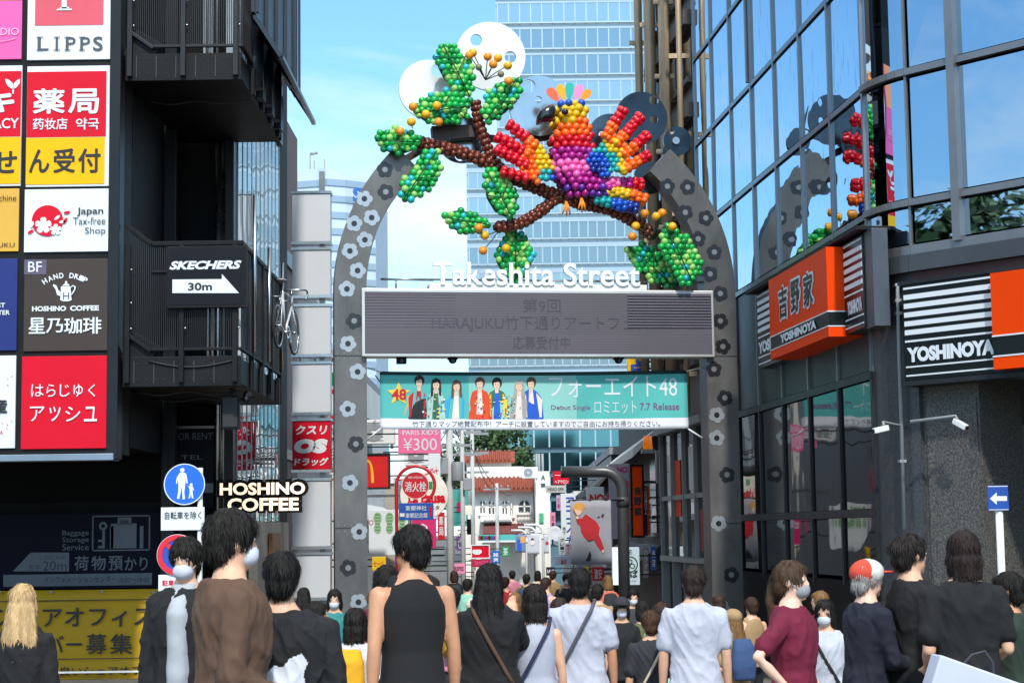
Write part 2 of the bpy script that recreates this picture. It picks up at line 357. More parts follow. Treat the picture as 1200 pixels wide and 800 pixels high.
# ------------------------------------------------------------------ trees
leaf_dark = mat('leaf_dark', '#2c4427', .7, 0, .3, 1.2); leaf_mid = mat('leaf_mid', '#456236', .7, 0, .3, 1.2); bark = mat('bark', '#4a3c31', .9, 0, .2, 6, .3)
def make_tree(name, label, x, y, z, h, r, n, seed, group=None):
    g = random.Random(seed); T = Thing(name, label, 'tree', (x, y, z), group=group)
    b = MB(); b.tube([(0, 0, -.2), (.1, 0, h * .3), (-.1, .1, h * .62), (.05, 0, h * .85)], [h * .035, h * .028, h * .018, h * .006], 8)
    cl = []
    for i in range(16):
        a = g.uniform(0, 6.283); q = g.uniform(.25, 1); zz = h * g.uniform(.38, .95); rr = r * q * math.sin(math.pi * min(1, max(.12, (zz / h - .25) / .85)))
        c = Vector((rr * math.cos(a), rr * math.sin(a), zz)); cl.append((c, r * g.uniform(.28, .5)))
        b.tube([(0, 0, zz * .6), c * .6 + Vector((0, 0, zz * .3)), c], [h * .012, h * .008, h * .003], 5)
    b.build('trunk', bark, T)
    c_ = MB()
    for i in range(n):
        c, cr = g.choice(cl); d = Vector((g.gauss(0, 1), g.gauss(0, 1), g.gauss(0, .8))).normalized() * cr * g.uniform(.45, 1.08)
        p = c + d; s_ = r * g.uniform(.03, .065); u = Vector((g.gauss(0, 1), g.gauss(0, 1), g.gauss(0, .5))).normalized(); w_ = u.cross(d.normalized() + Vector((.01, .02, .03))).normalized()
        c_.add([p - u * s_, p + w_ * s_ * .6, p + u * s_, p - w_ * s_ * .6], [(0, 1, 2, 3)], g.randrange(2))
    c_.build('crown', [leaf_dark, leaf_mid], T, fix=False); return T
p = W(572, 520, 118)
make_tree('evergreen_tree', 'dark evergreen tree rising behind the white tiled house', p.x, 118, gz(118), p.z - gz(118) + 2.0, 3.4, 7000, 3)
for i, (x, y, h, r, lb) in enumerate(((-70, 15, 17, 7, 'tall broad park tree mirrored in the curved corner glass'), (-74, 0, 19, 8, 'tallest bushy park tree mirrored beside the corner glass'), (-66, -12, 15, 7, 'lower round park tree mirrored in the front panes'))):
    make_tree('park_tree', lb, x, y, gz(y), h, r, 14000, 20 + i, 'park trees by the station')

# ------------------------------------------------------------------ white house at the end of the street
Yw = 95
house_white = mat('house_plaster', '#e6e2da', .8, 0, .05, .6); tile = mat('roof_tile', '#8a4330', .8, 0, .35, 5, .4, stretch=(1, 1, 6)); win_dark = mat('window_dark', '#39424a', .2, 0, .2, 1)
T = Thing('white_house', 'white plaster house with terracotta tiled eaves and arched windows', 'house', (PX(590, 560, Yw)[0], Yw, gz(Yw)))
def wr(x0, y0, x1, y1, Y=Yw):
    a = W(x0, (y0 + y1) / 2, Y); b = W(x1, (y0 + y1) / 2, Y); c = W((x0 + x1) / 2, y0, Y); d = W((x0 + x1) / 2, y1, Y); return a.x, b.x, d.z, c.z
a, b_, c, d = wr(545, 572, 626, 690); q = wr(545, 536, 599, 575)
m_ = MB(); m_.box(a, b_, Yw, Yw + 9, gz(Yw), d); m_.box(q[0], q[1], Yw + 2.5, Yw + 9, d, q[3]); m_.build('wall', house_white, T, True, .03)
def eave(x0, x1, z, Y, hh):
    e = MB(); e.add([(x0 - .2, Y - .7, z), (x1 + .2, Y - .7, z), (x1 + .2, Y + .3, z + hh), (x0 - .2, Y + .3, z + hh), (x0 - .2, Y - .7, z - .12), (x1 + .2, Y - .7, z - .12), (x1 + .2, Y + .3, z + hh - .12), (x0 - .2, Y + .3, z + hh - .12)],
          [(0, 1, 2, 3), (7, 6, 5, 4), (0, 4, 5, 1), (1, 5, 6, 2), (2, 6, 7, 3), (3, 7, 4, 0)])
    n = int((x1 - x0) / .22)
    for i in range(n):
        x = x0 + (i + .5) * (x1 - x0) / n; e.tube([(x, Y - .74, z + .03), (x, Y + .3, z + hh + .03)], .06, 6)
    e.build('roof', tile, T, True)
eave(a, b_, d - .05, Yw, .62); eave(q[0], q[1], q[3] - .1, Yw + 2.5, .55)
def arch_win(x0, y0, x1, y1, Y, sill=True):
    A, B, C, D = wr(x0, y0, x1, y1, Y); mid = (A + B) / 2; r = (B - A) / 2; s_ = min(r, (D - C) * .5)
    pts = [(A, C), (B, C)] + [(mid + r * math.cos(t * math.pi / 8), D - s_ + s_ * math.sin(t * math.pi / 8)) for t in range(9)]
    e = MB(); e.prism(pts, Y - .06, Y - .02); f = e.build('window', win_dark, T, True)
    e = MB(); e.box(mid - .04, mid + .04, Y - .1, Y - .065, C, D); e.box(A, B, Y - .1, Y - .065, (C + D) / 2 - .03, (C + D) / 2 + .03); e.box(A - .1, B + .1, Y - .16, Y - .02, C - .12, C); e.build('sill', house_white, f)
for r_ in ((562, 552, 569, 562), (583, 554, 596, 564)): arch_win(*r_, Yw + 2.5)
for r_ in ((563, 586, 568, 601), (573, 586, 579, 602), (589, 586, 594, 602), (598, 589, 601, 604), (608, 586, 621, 600)): arch_win(*r_, Yw)
e = MB(); A, B, C, D = wr(563, 604, 600, 611, Yw - .8); e.box(A, B, Yw - .8, Yw - .05, C, D)
e.build('balcony', house_white, T, True); e = MB(); A, B, C, D = wr(607, 599, 622, 609, Yw - .6)
for i in range(4):
    x = A + (B - A) * i / 4; e.obox((x, Yw - .4, C), (x + (B - A) / 4, Yw - .4, D), .06, .06); e.obox((x, Yw - .4, D), (x + (B - A) / 4, Yw - .4, C), .06, .06)
e.build('lattice', house_white, T, True); e = MB(); A, B, C, D = wr(548, 564, 614, 571, Yw + 1); e.box(A, B, Yw + .3, Yw + .5, d + .55, d + 1.15)
e.build('parapet', house_white, T, True)
e = MB(); A, B, C, D = wr(566, 613, 615, 624, Yw - 2.5); e.add([(A, Yw - 2.8, C), (B, Yw - 2.8, C), (B, Yw, D), (A, Yw, D), (A, Yw - 2.8, C - .12), (B, Yw - 2.8, C - .12), (B, Yw, D - .12), (A, Yw, D - .12)], [(0, 1, 2, 3), (7, 6, 5, 4), (0, 4, 5, 1), (1, 5, 6, 2), (2, 6, 7, 3), (3, 7, 4, 0)])
e.build('awning', mat('awning_maroon', '#6b3330', .8, 0, .2, 2), T, True)
T = Thing('white_office', 'slim white building with a green stripe beside the white tiled house', 'building', (PX(633, 600, Yw)[0], Yw - 4, gz(Yw)))
A, B, C, D = wr(628, 552, 645, 700, Yw - 4); m_ = MB(); m_.box(A, B, Yw - 4, Yw + 6, gz(Yw), D); m_.build('wall', house_white, T, True, .02)
e = MB(); A, B, C, D = wr(632, 601, 637, 612, Yw - 4.1); e.box(A, B, Yw - 4.1, Yw - 4.01, C, D); e.build('green_panel', mat('green_panel', '#4fa878', .5), T, True)
e = MB(); A, B, C, D = wr(634, 556, 639, 562, Yw - 4.1); e.text('A', A, C, B, D, Yw - 4.05, 0, .02); A, B, C, D = wr(634, 566, 639, 570, Yw - 4.1); e.box(A, B, Yw - 4.05, Yw - 4.01, C, D); e.build('lettering', ink_grey, T, True)
e = MB()
for px in (629, 632, 636): x, z = PX(px, 552, Yw - 3); e.tube([(x, Yw - 3, z - .3), (x, Yw - 3, z + .9)], .07, 6)
e.build('roof_vent', grey_paint, T, True)
# ------------------------------------------------------------------ the steel arch
AY = rad(8.7)
arch = Thing('steel_arch', 'tall brushed steel street arch with flower cut-outs and polished discs over the crowd', 'archway', (.36, 26.0, gz(26)), AY)
arch_steel = mat('arch_steel', '#666462', .4, .45, .38, 1.3, .03, stretch=(1, 1, .6))
arch_dark = mat('arch_inlay_dark', '#37373a', .3, .6, .1, 3); arch_light = mat('arch_inlay_light', '#a6aaaf', .3, .5, .06, 3)
cA = arch.L(628, 345); rO = (arch.L(861, 345)[0] - arch.L(395, 345)[0]) / 2; rI = rO - .455
zb = 0.0
def arc_leg(side):
    a0, a1 = (180, 134) if side < 0 else (0, 47)
    pr = []
    base = [(cA[0] + side * rO, zb), (cA[0] + side * rI, zb)]
    pr.append(base)
    for z in (1.2, 2.4, 3.4): pr.append([(base[0][0], z), (base[1][0], z)])
    for i in range(15):
        t = rad(a0 + (a1 - a0) * i / 14)
        pr.append([(cA[0] + rO * math.cos(t), cA[1] + rO * math.sin(t)), (cA[0] + rI * math.cos(t), cA[1] + rI * math.sin(t))])
    return pr
DEP = .42
left_fl = [(427, 233, 1), (451, 199, 0), (452, 225, 0), (435.5, 255, 1), (415, 262, 1), (427.6, 281, 1), (410, 294, 1), (419, 317, 1), (406.5, 338.6, 1), (415, 376, 0), (407.7, 402.6, 1), (419, 435.5, 1), (407.7, 479, 1), (417, 520, 0), (410, 565.4, 1), (421, 622.8, 1), (408, 665, 0), (420, 705, 1)]
right_fl = [(847, 406, 0), (836.5, 432.5, 0), (849.4, 466, 0), (839.8, 486, 1), (839.8, 513, 1), (852, 556, 0), (842, 613, 1), (857, 673, 0), (837, 295.5, 0), (844, 344, 0), (844, 376, 0), (782, 218.5, 0), (805.8, 219.5, 0), (803, 249, 0), (827, 255.5, 0), (818, 280, 0), (832, 321, 0), (846, 712, 1)]
def flower(b, x, z, r, y, m, mc, ph):
    n = 60; pts = []
    for i in range(n):
        t = 2 * math.pi * i / n; k = r * (.74 + .26 * abs(math.cos(2.5 * (t + ph))) ** .55); pts.append((x + k * math.cos(t), z + k * math.sin(t)))
    b.prism(pts, y - .006, y - .001, m); b.disc(x, z, r * .34, y - .011, y - .0065, mc, 16)
for side, fl in ((-1, left_fl), (1, right_fl)):
    b = MB(); pr = arc_leg(side)
    for i in range(len(pr) - 1):
        (o0, i0), (o1, i1) = pr[i], pr[i + 1]
        vs_ = [(p[0], y, p[1]) for y in (-DEP / 2, DEP / 2) for p in (o0, i0, i1, o1)]
        b.add(vs_, [(0, 1, 2, 3), (7, 6, 5, 4), (0, 3, 7, 4), (1, 5, 6, 2)])
    for (o, i_) in (pr[0], pr[-1]): b.add([(o[0], -DEP / 2, o[1]), (i_[0], -DEP / 2, i_[1]), (i_[0], DEP / 2, i_[1]), (o[0], DEP / 2, o[1])], [(0, 1, 2, 3)])
    for zz in (arch.L(843, 419)[1], arch.L(843, 613)[1]):    # plate joints
        x0, x1 = sorted((cA[0] + side * rO, cA[0] + side * rI)); b.box(x0 - .002, x1 + .002, -DEP / 2 - .003, -DEP / 2 + .1, zz - .006, zz + .006, 1)
        for t_ in range(5): b.disc(x0 + (x1 - x0) * (.1 + .2 * t_), zz - .04, .009, -DEP / 2 - .004, -DEP / 2 + .01, 3, 10); b.disc(x0 + (x1 - x0) * (.1 + .2 * t_), zz + .04, .009, -DEP / 2 - .004, -DEP / 2 + .01, 3, 10)
    for j, (px, py, k) in enumerate(fl):
        x, z = arch.L(px, py, DEP / 2); flower(b, x, z, .119, -DEP / 2, 2 if k else 1, 1 if k else 3, j * .9)
    b.build('pillar', [arch_steel, arch_dark, arch_light, mat('arch_inlay_mid', '#858688', .35, .5, .08, 3)], arch)
disc_lit = mat('disc_steel_lit', '#e4e6e8', .30, .35, .03, 1.2); disc_grey = mat('disc_steel', '#a6abb0', .16, .95, .12, 1.4, .04); disc_shaded = mat('disc_steel_shaded', '#4b5156', .14, .9, .18, 1.6, .05)  # one stainless steel in three tones: sun glare and shade put into the colour
def holed_disc(px, py, rpx, y, m, holes):
    x, z = arch.L(px, py, -y); k = 26.0 / F; r = rpx * k; b = bmesh.new()
    # a round plate with true holes: filled between edge loops, then pushed to thickness
    edges = []
    def loop(cx, cz, rr, n):
        v = [b.verts.new((cx + rr * math.cos(2 * math.pi * i / n), y, cz + rr * math.sin(2 * math.pi * i / n))) for i in range(n)]
        for i in range(n): edges.append(b.edges.new((v[i], v[(i + 1) % n])))
    loop(x, z, r, 64)
    for hx, hy, hr in holes:
        a, c = arch.L(hx, hy, -y); loop(a, c, hr * k, 24)
    g = bmesh.ops.triangle_fill(b, use_beauty=True, use_dissolve=False, edges=edges)
    fs = [f for f in g['geom'] if isinstance(f, bmesh.types.BMFace)]
    ex = bmesh.ops.extrude_face_region(b, geom=fs)
    for v in [q for q in ex['geom'] if isinstance(q, bmesh.types.BMVert)]: v.co.y += .05
    bmesh.ops.recalc_face_normals(b, faces=b.faces)
    me = bpy.data.meshes.new('disc'); b.to_mesh(me); b.free(); me.materials.append(m)
    o = bpy.data.objects.new('disc', me); COL.objects.link(o); o.parent = arch.root
    return o
holed_disc(575, 66, 42, .02, disc_lit, [(558, 47, 7.2), (598, 67, 7.2)])
holed_disc(503, 105, 36, .09, disc_lit, [(513, 83, 8)])
holed_disc(632, 124, 37, .16, disc_grey, [(620, 101, 8), (631, 117, 4.5)])
holed_disc(541, 163, 29, .16, disc_grey, [(539, 183, 6)])
holed_disc(606, 170, 22, .23, disc_grey, [(600, 160, 5)])
holed_disc(752, 138, 32, .09, disc_shaded, [(766.5, 117, 6), (766.5, 140, 5)])
holed_disc(716, 160, 28, .16, disc_shaded, [(706, 158, 5)])
holed_disc(794, 165, 17.5, .02, disc_shaded, [(780, 177, 4), (787, 154, 3.5)])
holed_disc(762, 208, 20, .23, disc_shaded, [(752, 216, 4)])
b = MB(); x, z = arch.L(792, 165, 0); b.disc(x, z, .055, -.02, .015); b.build('bolt_cap', silver, arch)
b = MB(); pts = arch.P([(505, 150), (552, 148), (556, 162), (528, 165), (520, 170), (507, 168)]); b.prism(pts, -.12, .1)
for (x0, y0), (x1, y1) in (((470, 190), (520, 160)), ((552, 160), (600, 165)), ((600, 165), (650, 160)), ((650, 160), (720, 165)), ((720, 165), (765, 195))):
    p0, p1 = arch.L(x0, y0, -.3), arch.L(x1, y1, -.3); b.obox((p0[0], .3, p0[1]), (p1[0], .3, p1[1]), .08, .1)
b.build('crown_bracket', mat('bracket_brown', '#40352f', .5, .4), arch)
# name letters and ledge
b = MB(); x0, x1, z0, z1 = arch.R(503, 333, 758, 339.5, .1); b.box(x0, x1, -.12, .2, z0, z1)
b.build('ledge', white_paint, arch, bevel=.01)
b = MB(); p0, p1 = arch.L(446, 327, 0), arch.L(508, 328, 0); b.tube([(p0[0], 0, p0[1]), (p1[0], 0, p1[1])], .018, 6); p1 = arch.L(850, 331, 0); b.tube([(p0[0], 0, p0[1]), (p1[0], 0, p1[1])], .016, 6)
for px in (464, 640, 800): p = arch.L(px, 328); b.tube([(p[0], 0, p[1]), (p[0], 0, p[1] - .14)], .016, 6)
b.build('rail', steel_grey, arch)
b = MB(); arch.T(b, 'Takeshita Street', 507.5, 307.5, 750, 334.5, .15, bold=.018, depth=.07, res=5)
b.build('lettering', mat('letter_steel', '#eceded', .3, .15, .03, 2, coat=.3), arch)
# dark message screen
scr = Thing('message_screen', 'long dark message screen in a silver frame across the steel arch', 'display screen', arch.M @ Vector((arch.L(630, 380)[0], -.1, arch.L(630, 419)[1])), AY)
x0, x1, z0, z1 = scr.R(424, 339, 837, 418, .2)
b = MB(); b.box(x0, x1, -.2, .12, z0, z1)
b.build('case', mat('screen_case', '#c9c7c4', .4, .5, .08, 2), scr, bevel=.012)
lm = mat('led_face', '#7a7182', .5, 0, .1, 1.2); t = lm.node_tree; tcx = [n for n in t.nodes if n.bl_idname == 'ShaderNodeTexCoord'][0]
wv = t.nodes.new('ShaderNodeTexWave'); wv.bands_direction = 'Z'; wv.inputs['Scale'].default_value = 8.6; wv.inputs['Distortion'].default_value = .12; t.links.new(tcx.outputs['Object'], wv.inputs[0])
bk = t.nodes.new('ShaderNodeTexBrick'); bk.offset = 0; bk.inputs['Scale'].default_value = 1; bk.inputs['Mortar Size'].default_value = .003; bk.inputs['Brick Width'].default_value = .64; bk.inputs['Row Height'].default_value = .32
mpn = t.nodes.new('ShaderNodeMapping'); mpn.inputs['Rotation'].default_value = (rad(90), 0, 0); t.links.new(tcx.outputs['Object'], mpn.inputs[0]); t.links.new(mpn.outputs[0], bk.inputs[0])
bk.inputs['Color1'].default_value = (.108, .094, .117, 1); bk.inputs['Color2'].default_value = (.096, .086, .102, 1); bk.inputs['Mortar'].default_value = (.095, .085, .1, 1)
mz = t.nodes.new('ShaderNodeMix'); mz.data_type = 'RGBA'; mz.blend_type = 'MULTIPLY'; mz.inputs['B'].default_value = (.62, .62, .62, 1)
cm = t.nodes.new('ShaderNodeMath'); cm.operation = 'MULTIPLY'; cm.inputs[1].default_value = .55; t.links.new(wv.outputs['Fac'], cm.inputs[0])
t.links.new(cm.outputs[0], mz.inputs['Factor']); t.links.new(bk.outputs[0], mz.inputs['A']); t.links.new(mz.outputs['Result'], t.nodes['Principled BSDF'].inputs['Base Color'])
b = MB(); s0, s1, s2, s3 = scr.R(427.5, 343, 834, 414.5, .2); b.box(s0, s1, -.204, -.19, s2, s3); b.build('screen', lm, scr)
b = MB()
for tx, r_ in (('第9回', (613, 350, 657, 366)), ('HARAJUKU竹下通りアートフェス', (506, 370, 760, 389)), ('応募受付中', (601, 394, 668, 409))): scr.T(b, tx, *r_, .208)
b.build('lettering', mat('led_text', '#423d49', .5, 0, .15, 9), scr)
b = MB()
for k in range(9): z = z0 + .02; 
for k in range(12):
    z = s3 - .03 - k * .042; b.box(s0, s0 + 1.3, -.211, -.206, z - .0022, z + .0022); b.box(s1 - 1.25, s1, -.222, -.206, z - .004, z + .004)
b.build('louvre', mat('led_louvre', '#7a7480', .5), scr)
for px, lb in ((470, 'small black box camera hanging under one end of the message screen'), (530, 'small black dome camera hanging under the message screen'), (724, 'small black dome camera hanging under the screen above the yellow sign')):
    T = Thing('security_camera', lb, 'camera', scr.M @ Vector((scr.L(px, 422)[0], -.05, scr.L(px, 425)[1])), AY)
    b = MB()
    if px == 470: b.box(-.07, .07, -.06, .06, -.02, .1)
    else: b.ball((0, 0, .03), (.06, .06, .05)); b.box(-.07, .07, -.07, .07, .04, .1)
    b.build('housing', black_deep, T, bevel=.008)
    b = MB(); b.tube([(0, -.055, .02), (0, -.075, .02)], .025, 10); b.build('lens', ink, T)

# ------------------------------------------------------------------ balloon sculpture
def balloon_mat(n, h): return mat('balloon_' + n, h, .22, 0, .06, 4, coat=.25, sss=.12)
BAL = {k: balloon_mat(k, h) for k, h in dict(green='#18ad4c', green_dark='#0e9044', lime='#93d06a', teal='#24b3bb', brown='#6a2d1a', red='#d60a24', orange='#fb6a14', yellow='#dfb60a', magenta='#a81683', pink='#f46bb4', purple='#5b2596', blue='#0b4fc0', navy='#0d2d8c', aqua='#14a3a4', berry='#ef9420', berry_yellow='#eeb010').items()}
KP = 26.0 / F                                       # metres per photo pixel at the arch
def inside(p, poly):
    c = False; n = len(poly)
    for i in range(n):
        (x0, y0), (x1, y1) = poly[i], poly[i - 1]
        if (y0 > p[1]) != (y1 > p[1]) and p[0] < (x1 - x0) * (p[1] - y0) / (y1 - y0) + x0: c = not c
    return c
def edge_d(p, poly):
    q = Vector(p); best = 9e9
    for i in range(len(poly)):
        a, b = Vector(poly[i]), Vector(poly[i - 1]); d = b - a; k = max(0, min(1, (q - a).dot(d) / max(d.length_squared, 1e-9))); best = min(best, (a + d * k - q).length)
    return best
def inner_at(T, off):
    def f(x, y): return T.L(x, y, off)
    return f
def fill(b, T, poly, r, off, colf, g, bulge=0., both=False, n=2):
    """packs balloons of pixel radius r over an outline given in photo pixels, on the sculpture's own plane"""
    xs = [p[0] for p in poly]; yy = [p[1] for p in poly]; y = min(yy) + r * .55; row = 0; dm = max(1, max(edge_d(((min(xs) + max(xs)) / 2 + a * 6, (min(yy) + max(yy)) / 2), poly) for a in (-2, -1, 0, 1, 2)))
    while y < max(yy):
        x = min(xs) + (row % 2) * r * .82
        while x < max(xs):
            q = (x + g.uniform(-.16, .16) * r, y + g.uniform(-.16, .16) * r)
            if inside(q, poly):
                ed = edge_d(q, poly)
                if ed > r * .42:
                    k = bulge * math.sqrt(max(0, 1 - (1 - min(1, ed / dm)) ** 2)) if bulge else 0
                    lx, lz = T.L(q[0], q[1], off); rr = r * KP * g.uniform(.92, 1.08); mi = colf(q[0], q[1])
                    b.ball((lx, -off - k + g.uniform(-.015, .015), lz), rr, mi, n)
                    if both: b.ball((lx, -off + k + .02, lz), rr, mi, n)
            x += r * 1.64
        y += r * 1.42; row += 1
def chain(b, T, pts, radp, r, off, colf, g):
    """balloons wound round a limb"""
    d = 0
    for (a, c) in zip(pts, pts[1:]):
        ax, az = T.L(*a, off); cx, cz = T.L(*c, off); L_ = math.hypot(cx - ax, cz - az); n = max(1, int(L_ / (r * KP * 1.4)))
        for i in range(n):
            t_ = i / n; x, z = ax + (cx - ax) * t_, az + (cz - az) * t_; ux, uz = -(cz - az) / L_, (cx - ax) / L_
            m_ = 5; ph = d * .7; d += 1
            for k in range(m_):
                an = ph + 2 * math.pi * k / m_; w = radp * KP * math.cos(an)
                b.ball((x + ux * w + g.uniform(-.006, .006), -off - radp * KP * math.sin(an), z + uz * w + g.uniform(-.006, .006)), r * KP * g.uniform(.9, 1.1), colf(a[0] + (c[0] - a[0]) * t_, a[1] + (c[1] - a[1]) * t_), 2)
OB = .32
LM = [BAL['green'], BAL['green_dark'], BAL['lime'], BAL['teal']]
vein_m = mat('leaf_wire', '#173a26', .5, .2)
def balloon_leaf(label, poly, vein, berries=(), g=random.Random(5), off=OB):
    cx = sum(p[0] for p in poly) / len(poly); cy = sum(p[1] for p in poly) / len(poly); l = arch.L(cx, cy, off)
    T = Thing('balloon_leaf', label, 'balloon leaf', arch.M @ Vector((l[0], -off, l[1])), AY, 'balloon leaves on the arch')
    T.loc0 = 0
    b = MB(); wts = [0] * 9 + [1] * 6 + [2] * 7 + [3] * 2
    fill(b, T, poly, 4.3, 0, lambda x, y: g.choice(wts), g, .07); bp_ = [((x - cx) * .86 + cx, (y - cy) * .86 + cy) for x, y in poly]; b.prism(T.P(bp_), .0, .03, 4); b.build('blade', LM + [mat('leaf_backing', '#12562c', .7)], T, fix=False)
    b = MB(); (v0, v1) = vein; p0, p1 = T.L(*v0, .16), T.L(*v1, .16); b.tube([(p0[0], -.13, p0[1]), ((p0[0] + p1[0]) / 2, -.17, (p0[1] + p1[1]) / 2), (p1[0], -.13, p1[1])], .009, 6)
    for k in (.3, .55):
        mx_ = (v0[0] + (v1[0] - v0[0]) * k, v0[1] + (v1[1] - v0[1]) * k); dx, dy = v1[0] - v0[0], v1[1] - v0[1]; L_ = math.hypot(dx, dy); s_ = L_ * .24
        for sg in (-1, 1):
            e = (mx_[0] - dx / L_ * s_ * .8 + sg * dy / L_ * s_, mx_[1] - dy / L_ * s_ * .8 - sg * dx / L_ * s_)
            if inside(e, poly): a, c = T.L(*mx_, .16), T.L(*e, .15); b.tube([(a[0], -.17, a[1]), (c[0], -.13, c[1])], .007, 5)
    b.build('vein', vein_m, T)
    for (bx, by, k) in berries:
        q = T.L(bx, by, .2); b = MB(); b.ball((q[0], -.2, q[1]), 5.2 * KP, 0, 3); b.tube([(q[0], -.2, q[1]), (q[0] + .03, -.02, q[1] - .05)], .008, 5, 1); b.build('berry', [BAL['berry'] if k else BAL['berry_yellow'], vein_m], T)
    return T
balloon_leaf('topmost green balloon leaf standing up against the bright steel disc', [(516, 47), (530, 50), (542, 60), (554, 74), (558, 88), (556, 108), (551, 117), (530, 106), (518, 94), (511, 80), (507, 66), (509, 55)], ((519, 51), (551, 113)))
balloon_leaf('broad green balloon leaf with five orange berries below the topmost leaf', [(480, 134), (490, 118), (506, 106), (524, 104), (550, 113), (555, 120), (550, 138), (534, 148), (514, 149.5), (494, 144)], ((551, 124), (488, 132)), [(484, 125, 1), (512, 124, 0), (499, 134, 0), (514, 143, 1), (482, 143, 0)])
balloon_leaf('green balloon leaf between the sprig of berries and the bird beak', [(611, 87), (613, 100), (609, 118), (594, 134), (580, 144), (567, 147), (562, 128), (568, 110), (580, 96), (600, 89)], ((608, 90), (568, 143)), [(596, 95, 1)])
balloon_leaf('small balloon leaf pointing sideways past the bend of the steel arch', [(435, 162), (446, 152), (462, 148), (480, 152), (494, 161), (496, 168), (484, 179), (465, 185), (447, 177)], ((492, 166), (440, 165)), [(469, 154, 1)])
balloon_leaf('long balloon leaf drooping below the small sideways leaf', [(516.5, 171), (519, 199), (505, 223), (478, 241), (468, 233), (467, 216), (481, 196), (498, 175)], ((512, 176), (472, 235)))
balloon_leaf('balloon leaf hanging under the branch beside the glass tower windows', [(568, 198), (582, 198), (600, 216), (609, 233), (607, 253), (599, 261), (579, 251), (568, 233), (565, 213)], ((572, 202), (601, 256)))
balloon_leaf('small horizontal balloon leaf at the tip of the lower twig', [(518, 253), (524, 246), (537, 244.5), (557, 248), (577, 259), (577, 267), (546, 278), (526, 268)], ((574, 263), (524, 255)), [(561, 267, 1)])
balloon_leaf('balloon leaf hanging down behind the white street name letters', [(601, 266), (617, 273), (628, 291), (626, 311), (613, 333), (598, 333), (583, 316), (578, 307), (582, 284)], ((604, 269), (605, 326)), [(593, 291, 0)], off=.0 - .02)
balloon_leaf('lower of two overlapping balloon leaves over the end of the screen', [(731, 285), (752, 284), (770, 291), (788, 311), (797, 335), (782, 340), (762, 331), (746, 318), (733, 302)], ((736, 288), (791, 336)), off=-.02)
balloon_leaf('upper of two overlapping balloon leaves beside the steel pillar', [(774, 257), (790, 264), (812, 280), (824.5, 302), (822, 321), (812, 337), (797, 340), (784, 316), (771, 290)], ((779, 262), (812, 330)), [(788, 265.5, 0)], off=OB + .06)
# branch
br = Thing('balloon_branch', 'crooked branch of brown balloons carrying the bird', 'balloon branch', arch.M @ Vector((arch.L(640, 230, OB - .1)[0], -OB + .12, arch.L(640, 230)[1])), AY)
g = random.Random(3)
for pts, rp in (([(488, 166), (512, 172), (545, 180), (572, 190), (600, 207), (640, 225), (680, 238), (715, 245), (745, 260), (768, 279)], 4.6), ([(557, 121), (560, 140), (567, 160), (576, 186), (592, 202)], 3.2), ([(652, 232), (630, 250), (610, 262), (578, 267)], 4)):
    b = MB(); chain(b, br, pts, rp, 4.2, 0, lambda x, y: 0, g); q = [br.L(*p) for p in pts]; b.tube([(x, 0, z) for x, z in q], rp * KP * .9, 8, 1)
    b.build('limb', [BAL['brown'], mat('branch_core', '#3a1c12', .7)], br, fix=False)
# bird
bird = Thing('balloon_bird', 'rainbow parrot made of balloons with spread wings on the brown branch', 'balloon bird', arch.M @ Vector((arch.L(672, 236, OB)[0], -OB - .05, arch.L(672, 238)[1])), AY)
keys = ['red', 'orange', 'yellow', 'magenta', 'pink', 'purple', 'blue', 'navy', 'aqua']; BI = {k: i for i, k in enumerate(keys)}; BM = [BAL[k] for k in keys]
g = random.Random(9)
def bodyc(x, y):
    y += g.uniform(-3, 3)
    if y < 126: return BI['blue']
    if y < 145: return BI['yellow']
    if y < 159: return BI['orange']
    if y < 178: return BI['red']
    if y < 190: return BI['magenta']
    if y < 209 and x < 688: return BI['pink'] if g.random() < .85 else BI['magenta']
    if y < 222: return BI['magenta']
    return BI['purple'] if g.random() < .6 else BI['magenta']
b = MB(); body = [(649, 117), (670, 115), (687, 119), (690, 149), (695, 169), (696, 203), (703, 209), (716, 212), (716, 230), (694, 238), (668, 234), (655, 217), (645, 197), (643, 176), (645.5, 152), (648, 130)]
fill(b, bird, body, 4.9, 0, bodyc, g, .26, True); b.build('body', BM, bird, fix=False)
PV = (695, 195)
def wingc(x, y):
    d = math.hypot(x - PV[0], y - PV[1]) + g.uniform(-2.5, 2.5)
    return BI['navy'] if d < 9 else BI['blue'] if d < 19 else BI['aqua'] if d < 29 else BI['yellow'] if d < 38 else BI['orange'] if d < 55 else BI['red']
b = MB(); palm = [(686, 189), (689, 177), (699, 172), (704, 160), (716, 146), (724, 152), (724, 166), (737, 168), (740, 177), (736, 184), (745, 190), (742, 200), (726, 203), (709, 208), (697, 206)]
fill(b, bird, palm, 4.0, .24, wingc, g)
for a, c in (((710, 160), (733.5, 124)), ((722, 168), (754.5, 133)), ((732, 181), (763, 155)), ((730, 200), (764, 178.5))):
    chain(b, bird, [a, ((a[0] + c[0]) / 2, (a[1] + c[1]) / 2), c], 3.1, 4.3, .24, wingc, g)
b.build('wing', BM, bird, fix=False)
b = MB(); pl = [(614, 164), (634, 166), (645, 178), (650, 196), (650, 214), (630, 216), (612, 214), (609, 190)]
def lw(x, y):
    d = math.hypot((x - 650), (y - 212)) + g.uniform(-2, 2); e = x + (212 - y) * .15
    if x > 633 and y > 197: return BI['aqua'] if x < 646 else BI['blue']
    return BI['yellow'] if e > 633 else BI['orange'] if e > 611 else BI['red']
fill(b, bird, pl, 4.2, .12, lw, g)
